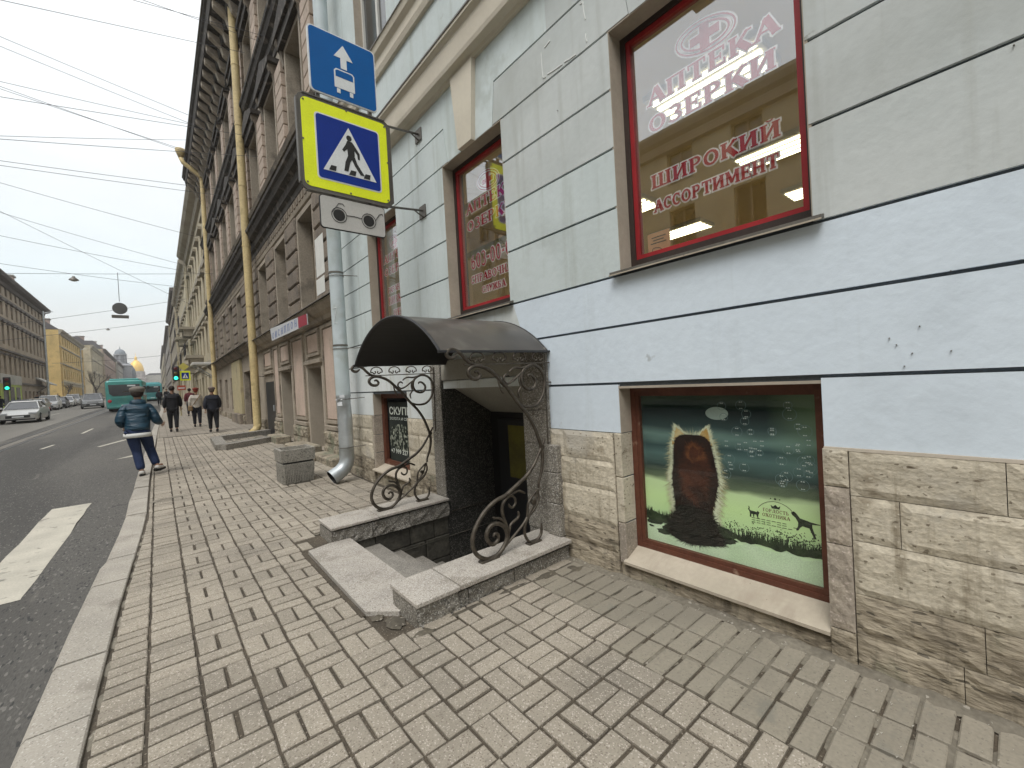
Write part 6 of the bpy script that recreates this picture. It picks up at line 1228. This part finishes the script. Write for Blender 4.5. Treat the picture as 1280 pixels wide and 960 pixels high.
# ================================================================== vehicles
def paintm(nm, c): return mat(nm, c, c, rough=.28, bump=0, fine=.02, metal=.25, spec=.6)
M['tyre'] = plain('tyre_rubber', (.02, .02, .02), .85); M['rim'] = plain('alloy_rim', (.35, .35, .36), .35, .6); M['cglass'] = mat('car_glass', (.03, .035, .04), rough=.08, bump=0, spec=.8); M['rlight'] = plain('red_lamp_glass', (.50, .02, .03), .25); M['hlight'] = plain('headlamp_glass', (.62, .64, .66), .15)
def car(label, body, x, y, rz, kind='sedan', group=None):
    L_, Wd, Hh = (4.6, 1.82, 1.45) if kind == 'sedan' else (4.6, 1.9, 1.72)
    T_ = thing('parked_car' if group else 'car', label, 'car', (0, 0, 0), 0, group)
    hw_ = Wd/2
    def ring(yy, wl, wb, z0, z1, wt=None, z2=None):
        p = [(-wl*.92, z0), (-wl, z0+.12), (-wb, z1-.12), (-wb*.93, z1)]; p = p+[(-a, b) for a, b in p[::-1]]; return [(a, yy, b) for a, b in p]
    zb_ = .95 if kind == 'sedan' else 1.02; hd = .74 if kind == 'sedan' else .95
    secs = [(-L_/2, .80, .76, .32, .58), (-L_/2+.12, .96, .92, .22, hd-.10), (-L_/2+.9, 1, .97, .20, hd+.06), (-L_/2+1.25, 1, .97, .20, zb_), (L_/2-1.1, 1, .97, .20, zb_+.03), (L_/2-.25, .98, .94, .24, zb_+(.05 if kind != 'sedan' else -.02)), (L_/2, .88, .82, .34, zb_-.15)]
    build('body', MB().rings([ring(s_[0], hw_*s_[1], hw_*s_[2], s_[3], s_[4]) for s_ in secs]), body, T_, smooth=True)
    def cab(yy, w, z): return [(-w, yy, zb_-.03), (-w*.80, yy, z), (w*.80, yy, z), (w, yy, zb_-.03)]
    y_a, y_b = -L_/2+1.15, L_/2-(.75 if kind == 'sedan' else .3)
    A_ = [(-.80, y_a, zb_-.02), (.80, y_a, zb_-.02), (.60, y_a+.75, Hh-.05), (-.60, y_a+.75, Hh-.05)]
    B_ = [(-.80, y_b, zb_), (.80, y_b, zb_), (.60, y_b-.6, Hh-.05), (-.60, y_b-.6, Hh-.05)]
    build('windows', MB().add(A_+B_, [(0, 1, 2, 3), (4, 7, 6, 5), (0, 3, 7, 4), (1, 5, 6, 2), (3, 2, 6, 7)]), M['cglass'], T_)
    build('roof', MB().rings([[(-.61, y_a+.70, Hh-.06), (-.55, y_a+.75, Hh), (.55, y_a+.75, Hh), (.61, y_a+.70, Hh-.06)], [(-.61, y_b-.55, Hh-.06), (-.55, y_b-.62, Hh), (.55, y_b-.62, Hh), (.61, y_b-.55, Hh-.06)]]), body, T_)
    for s_ in (-1, 1):
        for p_, q_, r_ in (((s_*.80, y_a, zb_-.02), (s_*.61, y_a+.73, Hh-.04), .03), ((s_*.81, y_b, zb_), (s_*.61, y_b-.58, Hh-.04), .045), ((s_*.83, 0.1, zb_), (s_*.615, 0.1, Hh-.04), .03)): build('pillar', MB().tube([p_, q_], r_, 4), body, T_)
    for yy in (-L_/2+.85, L_/2-.9):
        for s_ in (-1, 1):
            w_ = build('wheel', MB().lathe((s_*(hw_-.20) if s_ > 0 else -hw_-.01, yy, .32), [(.27, 0), (.32, .03), (.32, .18), (.27, .21)], 16, 'x'), M['tyre'], T_, smooth=True); build('rim', MB().lathe((s_*(hw_+.005)-.012, yy, .32), [(.20, 0), (.20, .024)], 12, 'x'), M['rim'], w_)
    for s_ in (-1, 1):
        build('headlight', MB().cbox(s_*.66-.2, s_*.66+.2, -L_/2-.005, -L_/2+.12, .60, .72, .02), M['hlight'], T_); build('tail_light', MB().cbox(s_*.70-.17, s_*.70+.17, L_/2-.12, L_/2+.01, .74, .86, .02), M['rlight'], T_); build('mirror', MB().cbox(s_*(hw_+.08)-.09, s_*(hw_+.08)+.09, y_a+.25, y_a+.38, zb_-.02, zb_+.12, .03), body, T_)
    build('grille', MB().cbox(-.55, .55, -L_/2-.01, -L_/2+.05, .36, .56, .02), M['blackmetal'], T_); build('bumper_intake', MB().cbox(-.75, .75, -L_/2+.02, -L_/2+.1, .22, .33, .02), M['blackmetal'], T_); build('number_plate', MB().box(-.26, .26, -L_/2-.022, -L_/2-.012, .40, .50), M['swhite'], T_)
    T_.location = (x, y, gz(y)-.1); T_.rotation_euler = (math.atan(.018)*math.cos(rz), 0, rz); return T_
silver = paintm('silver_paint', (.50, .50, .48)); white_p = paintm('white_paint', (.66, .66, .64)); dark_p = paintm('charcoal_paint', (.06, .06, .065)); grey_p = paintm('grey_paint', (.22, .22, .22)); beige_p = paintm('champagne_paint', (.36, .33, .27))
car('silver white saloon car driving towards the camera on the far lane', silver, -7.0, 44.2, 0)
car('dark grey estate car ahead of the bus on the oncoming lane', grey_p, -5.9, 70.5, R(6), 'suv')
pk = 'cars parked along the far kerb'
for i, (x, y, m_, kd, lb) in enumerate(((-10.0, 61.5, dark_p, 'sedan', 'nearest charcoal parked car on the far kerb'), (-9.9, 67.6, beige_p, 'sedan', 'champagne parked car second in the row on the far kerb'), (-9.8, 73.6, white_p, 'suv', 'white parked car third in the row on the far kerb'), (-9.8, 79.6, dark_p, 'sedan', 'dark parked car fourth in the row, after the white one'), (-9.8, 86, white_p, 'sedan', 'second white parked car, farther up the row'), (-9.8, 92.5, silver, 'suv', 'silver parked car far up the row'), (-9.8, 100, grey_p, 'sedan', 'grey parked car beyond the silver one'), (-9.8, 112, white_p, 'sedan', 'last white parked car before the ochre house'), (-9.6, 124, dark_p, 'suv', 'dark parked car at the end of the row'))): car(lb, m_, x, y, R(2), kd, pk)
m_teal = mat('teal_bus_paint', (.09, .34, .31), (.07, .29, .265), rough=.35, bump=0, fine=.04, c3=(.14, .36, .32), d3=(.55, .7), s3=1.5); m_teal2 = mat('dark_teal_bus_paint', (.05, .19, .175), rough=.4, bump=0)
def bus(label, x0, x1, y, Lb, H_, m_, front=False):
    T_ = thing('city_bus', label, 'bus', (0, 0, 0)); w = (x1-x0)/2
    def rg(yy, k, zt): return [(p[0], yy, p[1]) for p in rrect(-w*k, w*k, .34, zt, .22, 3)]
    build('body', MB().rings([rg(-.06, .94, H_-.12), rg(.06, 1, H_), rg(Lb-.1, 1, H_), rg(Lb, .94, H_-.1)]), m_, T_, smooth=True)
    build('roof_pod', MB().cbox(-w*.8, w*.8, .5, Lb*.6, H_-.02, H_+.16, .06), m_, T_)
    build('rear_window', MB().prism([(-w*.80, 1.62), (-w*.62, 1.42), (w*.62, 1.42), (w*.80, 1.62), (w*.84, 2.42), (-w*.84, 2.42)], 'y', -.09, -.05), M['cglass'], T_)
    for s_ in (-1, 1):
        build('tail_light', MB().lathe((s_*w*.80, -.07, .98), [(.14, 0), (.11, -.03)], 12, 'y'), M['rlight'], T_)
        build('side_windows', MB().box(min(s_*(w+.002), s_*(w+.01)), max(s_*(w+.002), s_*(w+.01)), .5, Lb-.4, 1.25, 2.35), M['cglass'], T_)
        for yy in (2.4, Lb-2.4): wl_ = build('wheel', MB().lathe(((w-.26) if s_ > 0 else -w, yy, .46), [(.42, 0), (.46, .04), (.46, .22), (.42, .26)], 16, 'x'), M['tyre'], T_, smooth=True); build('rim', MB().lathe((s_*(w+.003)-.01, yy, .46), [(.25, 0), (.25, .02)], 12, 'x'), M['rim'], wl_)
        build('mirror', MB().cbox(s_*(w+.16)-.10, s_*(w+.16)+.10, Lb-.1, Lb+.05, 1.9, 2.3, .03), M['blackmetal'], T_)
    gr = MB()
    for k in range(5): gr.box(-w*.66, w*.6, -.075, -.055, .78+k*.1, .81+k*.1)
    build('engine_grille', gr, m_teal2, T_); build('rear_bumper', MB().cbox(-w*.96, w*.96, -.12, .1, .30, .48, .03), m_teal2, T_); build('underbody', MB().box(-w*.86, w*.86, .1, Lb-.3, .14, .35), M['black'], T_); build('number_plate', MB().box(-.26, .26, -.13, -.121, .52, .62), M['swhite'], T_)
    build('route_display', MB().box(.2, .75, -.095, -.09, 2.24, 2.36), M['swhite'], T_)
    T_.location = ((x0+x1)/2, y, gz(y)-.1); T_.rotation_euler = (math.atan(.018), 0, R(-.6)); return T_
bus('teal city bus driving away, the nearer of two', -3.45, -.95, 51.5, 9.5, 2.8, m_teal); bus('second teal bus far ahead near the kerb', -1.75, .70, 90, 9, 2.9, mat('pale_teal_paint', (.12, .40, .42), bump=0))
# ================================================================== people
M['skin'] = plain('skin_tone', (.42, .24, .16), .6)
def skin(name, J, E, m, parent, lv=2, root=0):
    """one continuous surface grown round a skeleton: J name -> (x, y, z, rx, ry)"""
    ks = list(J); me = bpy.data.meshes.new(name); me.from_pydata([J[k][:3] for k in ks], [(ks.index(a), ks.index(b)) for a, b in E], [])
    o = bpy.data.objects.new(name, me); C.objects.link(o); md = o.modifiers.new('s', 'SKIN')
    for i, k in enumerate(ks): me.skin_vertices[0].data[i].radius = (J[k][3], J[k][4] if len(J[k]) > 4 else J[k][3]); me.skin_vertices[0].data[i].use_root = (i == root)
    md.use_smooth_shade = True; md.branch_smoothing = .4
    s_ = o.modifiers.new('d', 'SUBSURF'); s_.levels = lv; s_.render_levels = lv
    bpy.context.view_layer.update(); dg = bpy.context.evaluated_depsgraph_get(); m2 = bpy.data.meshes.new_from_object(o.evaluated_get(dg)); bpy.data.objects.remove(o)
    m2.name = name; m2.materials.clear(); m2.materials.append(m); m2.shade_smooth(); o = bpy.data.objects.new(name, m2); C.objects.link(o); o.parent = parent; return o
def person(label, x, y, rz, h, pose, cl, group=None, zoff=0.0):
    T_ = thing('person', label, 'person', (0, 0, 0), 0, group); P = pose
    g = lambda k: Vector(P[k])
    # base body, one surface: torso, head, arms with palms, legs
    J = {'pel': (*P['pel'], .12, .095), 'wai': (*P['wai'], .115, .09), 'che': (*P['che'], .14, .10), 'nec': (*P['nec'], .05, .05), 'ja': (*(g('nec')+Vector((0, .03, .09))), .062, .068), 'hea': (*(g('nec')+Vector((0, .035, .17))), .078, .092), 'cro': (*(g('nec')+Vector((0, .02, .245))), .058, .068)}
    E = [('pel', 'wai'), ('wai', 'che'), ('che', 'nec'), ('nec', 'ja'), ('ja', 'hea'), ('hea', 'cro')]
    for s in 'LR':
        J['sh'+s] = (*P['sh'+s], .05); J['el'+s] = (*P['el'+s], .038); J['wr'+s] = (*P['wr'+s], .025); d = (g('wr'+s)-g('el'+s)).normalized(); J['pa'+s] = (*(g('wr'+s)+d*.07), .032, .018)
        J['hi'+s] = (*P['hi'+s], .085); J['kn'+s] = (*P['kn'+s], .052); J['an'+s] = (*P['an'+s], .036); J['to'+s] = (*(g('an'+s)+Vector(P['foot'+s])*.9), .03)
        E += [('che', 'sh'+s), ('sh'+s, 'el'+s), ('el'+s, 'wr'+s), ('wr'+s, 'pa'+s), ('pel', 'hi'+s), ('hi'+s, 'kn'+s), ('kn'+s, 'an'+s), ('an'+s, 'to'+s)]
    body = skin('body', J, E, M['skin'], T_, 1)
    for s in 'LR':                                         # fingers rooted in the palm
        d = (g('wr'+s)-g('el'+s)).normalized(); sd_ = d.cross(Vector((0, 1, 0))).normalized() if abs(d.y) < .9 else Vector((1, 0, 0)); b0 = g('wr'+s)+d*.08; f_ = MB()
        cu_ = Vector((0, .35, -.4))
        for k in range(4): o_f = sd_*(.018*(k-1.5)); L_ = (.055, .066, .062, .048)[k]; f_.tube([b0+o_f, b0+o_f+d*L_*.5+cu_*.01, b0+o_f+d*L_*.85+cu_*.035], [.009, .008, .006], 5)
        f_.tube([b0-d*.035+sd_*.028, b0-d*.01+sd_*.05, b0+d*.02+sd_*.052], [.010, .009, .007], 5); build('fingers', f_, M['skin'], T_, smooth=2)
    hc = g('nec')+Vector((0, .035, .17)); fm = MB()          # face turned the way the person walks
    fm.tube([hc+Vector((0, .085, .02)), hc+Vector((0, .115, -.018)), hc+Vector((0, .092, -.03))], [.010, .016, .012], 6)
    for s_ in (-1, 1): fm.lathe(tuple(hc+Vector((s_*.078, -.0, -.01))), [(.008, -.008), (.026, 0), (.008, .008)], 8, 'x')
    build('face', fm, M['skin'], T_, smooth=2)
    ey = MB(); [ey.lathe(tuple(hc+Vector((s_*.032, .082, .015))), [(.012, 0), (.006, .008)], 8, 'y') for s_ in (-1, 1)]; build('eyes', ey, M['black'], T_); build('mouth', MB().cbox(hc.x-.022, hc.x+.022, hc.y+.082, hc.y+.094, hc.z-.062, hc.z-.054, .003), M['redvinyl'], T_)
    jk = cl['jacket']; fat = cl.get('fat', 1.0); hem = cl.get('hem', -.03)
    J = {'wai': (*P['wai'], .185*fat, .15*fat), 'bot': (*(g('pel')+Vector((0, 0, hem))), .185*fat, .16*fat), 'mid': (*((g('wai')+g('che'))/2), .175*fat, .14*fat), 'che': (*P['che'], .165*fat, .13*fat), 'col': (*(g('nec')+Vector((0, -.005, -.03))), .085, .08), 'co2': (*(g('nec')+Vector((0, 0, .02))), .072, .07)}
    E = [('wai', 'bot'), ('wai', 'mid'), ('mid', 'che'), ('che', 'col'), ('col', 'co2')]
    for s in 'LR':
        e_, w_, s_ = g('el'+s), g('wr'+s), g('sh'+s); J['sh'+s] = (*s_, .085*fat); J['um'+s] = (*((s_+e_)/2), .082*fat); J['el'+s] = (*e_, .076*fat); J['fm'+s] = (*((e_+w_)/2), .068*fat); J['wr'+s] = (*(w_-(w_-e_)*.06), .047*fat); E += [('che', 'sh'+s), ('sh'+s, 'um'+s), ('um'+s, 'el'+s), ('el'+s, 'fm'+s), ('fm'+s, 'wr'+s)]
    skin('jacket', J, E, jk, T_, 2)
    tr = cl['trousers']; J = {'pel': (*(g('pel')+Vector((0, 0, .0))), .125*fat, .105*fat)}; E = []
    for s in 'LR':
        h_, k_, a_ = g('hi'+s), g('kn'+s), g('an'+s); J['hi'+s] = (*(h_+Vector((0, 0, -.03))), .098*fat); J['th'+s] = (*((h_+k_)/2), .095*fat); J['kn'+s] = (*k_, .073*fat); J['cf'+s] = (*((k_+a_)/2), .07*cl.get('flare', 1)); J['an'+s] = (*(a_+(k_-a_)*.06), .062*cl.get('flare', 1)); E += [('pel', 'hi'+s), ('hi'+s, 'th'+s), ('th'+s, 'kn'+s), ('kn'+s, 'cf'+s), ('cf'+s, 'an'+s)]
    skin('trousers', J, E, tr, T_, 2)
    for s in 'LR':
        a_ = g('an'+s); f_ = Vector(P['foot'+s]); skin('shoe', {'h': (*(a_-f_*.28+Vector((0, 0, -.025))), .042, .036), 'a': (*(a_+Vector((0, 0, -.02))), .05, .045), 'b': (*(a_+f_*.6+Vector((0, 0, -.035))), .046, .032), 'c': (*(a_+f_*1.05+Vector((0, 0, -.045))), .036, .024)}, [('h', 'a'), ('a', 'b'), ('b', 'c')], cl['shoes'], T_, 2)
        so = MB(); p0 = a_-f_*.45+Vector((0, 0, -.07)); p1 = a_+f_*1.2+Vector((0, 0, -.072)); so.tube([p0, (p0+p1)/2, p1], [.03, .042, .03], 6); build('sole', so, cl.get('sole', M['black']), T_)
    hr = cl['hair']; c0 = g('nec')+Vector((0, .0, .19))
    hm = MB(); rs = []
    for i in range(7):
        t = i/6; a = R(-48+138*t); r_ = .102*math.cos(a); rs.append([(c0.x+r_*.95*math.cos(R(b)), c0.y+.0+r_*1.06*math.sin(R(b))-(.012), c0.z+.105*math.sin(a)+(0.015 if math.sin(R(b)) > .5 and t < .5 else 0)) for b in range(0, 360, 30)])
    hm.rings(rs); build('hair', hm, hr, T_, smooth=2)
    if cl.get('cap'):
        cm = MB(); cm.rings([[(c0.x+r_*math.cos(R(b))*1.0, c0.y+r_*math.sin(R(b))*1.08, c0.z+zz) for b in range(0, 360, 30)] for r_, zz in ((.104, .015), (.112, .04), (.125, .075), (.112, .105), (.06, .13), (.01, .135))]); build('cap', cm, cl['cap'], T_, smooth=2)
        if cl.get('brim'): build('cap_brim', MB().prism([(c0.x+cl['brim'][0]*.10-.09, c0.y+cl['brim'][1]*.1-.02), (c0.x+cl['brim'][0]*.21, c0.y+cl['brim'][1]*.20-.03), (c0.x+cl['brim'][0]*.20, c0.y+cl['brim'][1]*.2+.06), (c0.x+cl['brim'][0]*.06, c0.y+.11)], 'z', c0.z+.035, c0.z+.05), cl['cap'], T_)
    if cl.get('hood'): skin('hood', {'a': (*(g('nec')+Vector((-.12, -.03, .0))), .05), 'b': (*(g('nec')+Vector((-.055, -.095, .005))), .072), 'c': (*(g('nec')+Vector((.055, -.095, .005))), .072), 'd': (*(g('nec')+Vector((.12, -.03, .0))), .05)}, [('a', 'b'), ('b', 'c'), ('c', 'd')], jk, T_, 2)
    if cl.get('hemstripe'):
        c1 = g('pel')+Vector((0, 0, hem-.005)); build('shirt_hem', MB().rings([[(c1.x+.212*math.cos(R(b)), c1.y+.005+.172*math.sin(R(b)), c1.z+zz) for b in range(0, 360, 20)] for zz in (-.10, -.02)]), cl['hemstripe'], T_, smooth=2)
    if cl.get('strap'):
        A = g('shR')+Vector((0, -.09, .07)); B_ = g('pel')+Vector((-.17, -.08, -.02)); M_ = (A+B_)/2+Vector((0, -.13, 0)); build('bag_strap', MB().tube([A, M_, B_], .016, 6), cl['strap'], T_)
        if cl.get('bag'): b_ = g('pel')+Vector((-.22, -.03, -.10)); build('shoulder_bag', MB().cbox(b_.x-.10, b_.x+.08, b_.y-.12, b_.y+.12, b_.z-.12, b_.z+.12, .04), cl['strap'], T_)
    T_.scale = (h/1.72,)*3; T_.location = (x, y, gz(y)+zoff); T_.rotation_euler = (0, 0, rz); return T_
def walk(st=.22, arm=.12, lean=.03):
    return dict(pel=(0, 0, .96), wai=(0, lean*.4, 1.10), che=(0, lean, 1.32), nec=(0, lean*1.2, 1.475), shL=(-.17, lean, 1.40), shR=(.17, lean, 1.40), elL=(-.235, lean-arm*.6, 1.13), elR=(.235, lean+arm*.5, 1.13), wrL=(-.24, lean-arm*.5+.03, .90), wrR=(.235, lean+arm*1.6, .93),
                hiL=(-.09, 0, .90), hiR=(.09, 0, .90), knL=(-.095, st*.75, .50), knR=(.095, -st*.25, .49), anL=(-.095, st*.95, .085), anR=(.095, -st*.95, .115), footL=(0, .14, 0), footR=(0, .13, -.03))
def cloth(nm, c, bs=60, b=.6): return mat(nm, c, tuple(x*.75 for x in c), sc=8, bump=b, bs=bs, fine=.15, rough=.85, bdist=.01)
quilt = mat('quilted_teal_navy_jacket', (.012, .048, .078), (.008, .032, .055), sc=6, bump=1.0, bs=3.5, fine=.08, rough=.45, bdist=.05, stretch=(1, 1, 3.5))
jeans = cloth('navy_denim', (.018, .032, .085)); blackc = cloth('black_wool', (.012, .012, .015)); creamc = cloth('off_white_fleece', (.47, .43, .37), 30, 1.0); navyc = cloth('dark_navy_cloth', (.015, .017, .026)); redh = cloth('red_knit', (.22, .035, .02)); darkh = cloth('dark_hair', (.03, .02, .015)); greyh = cloth('grey_brown_hair', (.12, .09, .07)); capm = cloth('grey_tweed', (.20, .18, .155)); shoew = plain('white_trainer', (.62, .60, .56), .6); shoeb = plain('black_shoe', (.015, .014, .014), .6); maroon = cloth('maroon_cloth', (.12, .02, .025))
run = dict(pel=(0, -.02, .93), wai=(.0, .03, 1.06), che=(.02, .11, 1.26), nec=(.035, .17, 1.42), shL=(-.16, .09, 1.34), shR=(.20, .12, 1.33), elL=(-.25, .0, 1.08), elR=(.29, .0, 1.06), wrL=(-.20, .18, .97), wrR=(.37, .20, .98),
           hiL=(-.09, -.02, .87), hiR=(.10, .0, .87), knL=(-.03, .04, .48), knR=(.17, .22, .50), anL=(.02, -.10, .09), anR=(.26, .02, .145), footL=(.03, .14, -.005), footR=(.10, .13, .0))
person('person in a quilted teal navy jacket, jeans and grey cap hurrying along the kerb', -.33, 11.3, R(3), 1.76, run, dict(jacket=quilt, trousers=jeans, shoes=shoew, hair=darkh, cap=capm, brim=(-1, -.1), hood=1, fat=1.14, flare=1.15, hem=-.07, hemstripe=plain('white_hem', (.66, .66, .64), .7)), zoff=.015)
person('person in a long black coat walking away, nearest the kerb', .46, 21.8, R(-4), 1.80, walk(.12, .06), dict(jacket=blackc, trousers=blackc, shoes=shoeb, hair=darkh, fat=1.12, hem=-.24))
person('person in an off-white fleece with a red hat and a shoulder bag', 1.32, 23.4, R(-2), 1.66, walk(.08, .05), dict(jacket=creamc, trousers=navyc, shoes=shoeb, hair=redh, cap=redh, strap=M['shelf'], bag=1, fat=1.15, hem=-.12))
person('person in a dark puffy jacket walking nearest the wall', 1.62, 19.9, R(3), 1.66, walk(.12, .10), dict(jacket=navyc, trousers=blackc, shoes=shoeb, hair=greyh, cap=cloth('patterned_hat', (.16, .12, .10)), fat=1.22, hem=-.13))
person('small distant person in maroon beyond the white fleece walker', 1.55, 33.0, R(0), 1.68, walk(.15, .1), dict(jacket=maroon, trousers=navyc, shoes=shoeb, hair=darkh, fat=1.1, hem=-.1))
person('small distant person in grey on the pavement under the traffic light', .80, 38.0, R(0), 1.70, walk(.12, .1), dict(jacket=cloth('grey_coat', (.10, .10, .11)), trousers=blackc, shoes=shoeb, hair=darkh, fat=1.1, hem=-.2))
for i, (x, y) in enumerate(((-12.5, 68), (-12.2, 84), (-12.6, 90), (-12.4, 101), (.2, 60), (.9, 66))):
    person(['distant person in dark clothes near the lime shopfront', 'distant person on the far pavement by the parked cars', 'distant person before the brown corner house', 'distant person under the grey awning', 'tiny dark walker far up the pavement near the kerb', 'tiny dark walker far up the pavement near the wall'][i], x, y, R(180 if i % 2 else 0), 1.72, walk(), dict(jacket=blackc if i % 2 else navyc, trousers=blackc, shoes=shoeb, hair=darkh, fat=1.15, hem=-.15), zoff=0 if i > 3 else .05)
# ------------------------------------------------------------------ street air
hz = bpy.data.materials.new('street_haze'); hz.use_nodes = True; n, l = hz.node_tree.nodes, hz.node_tree.links
n.remove(n['Principled BSDF']); pvn = n.new('ShaderNodeVolumePrincipled'); pvn.inputs['Density'].default_value = .0007; pvn.inputs['Color'].default_value = (.93, .94, .95, 1); pvn.inputs['Anisotropy'].default_value = .3; l.new(pvn.outputs[0], n['Material Output'].inputs['Volume'])

hb = MB().box(-60, 30, -60, 900, -1.5, 75)
hzo = build('haze', hb, hz, kind='stuff')
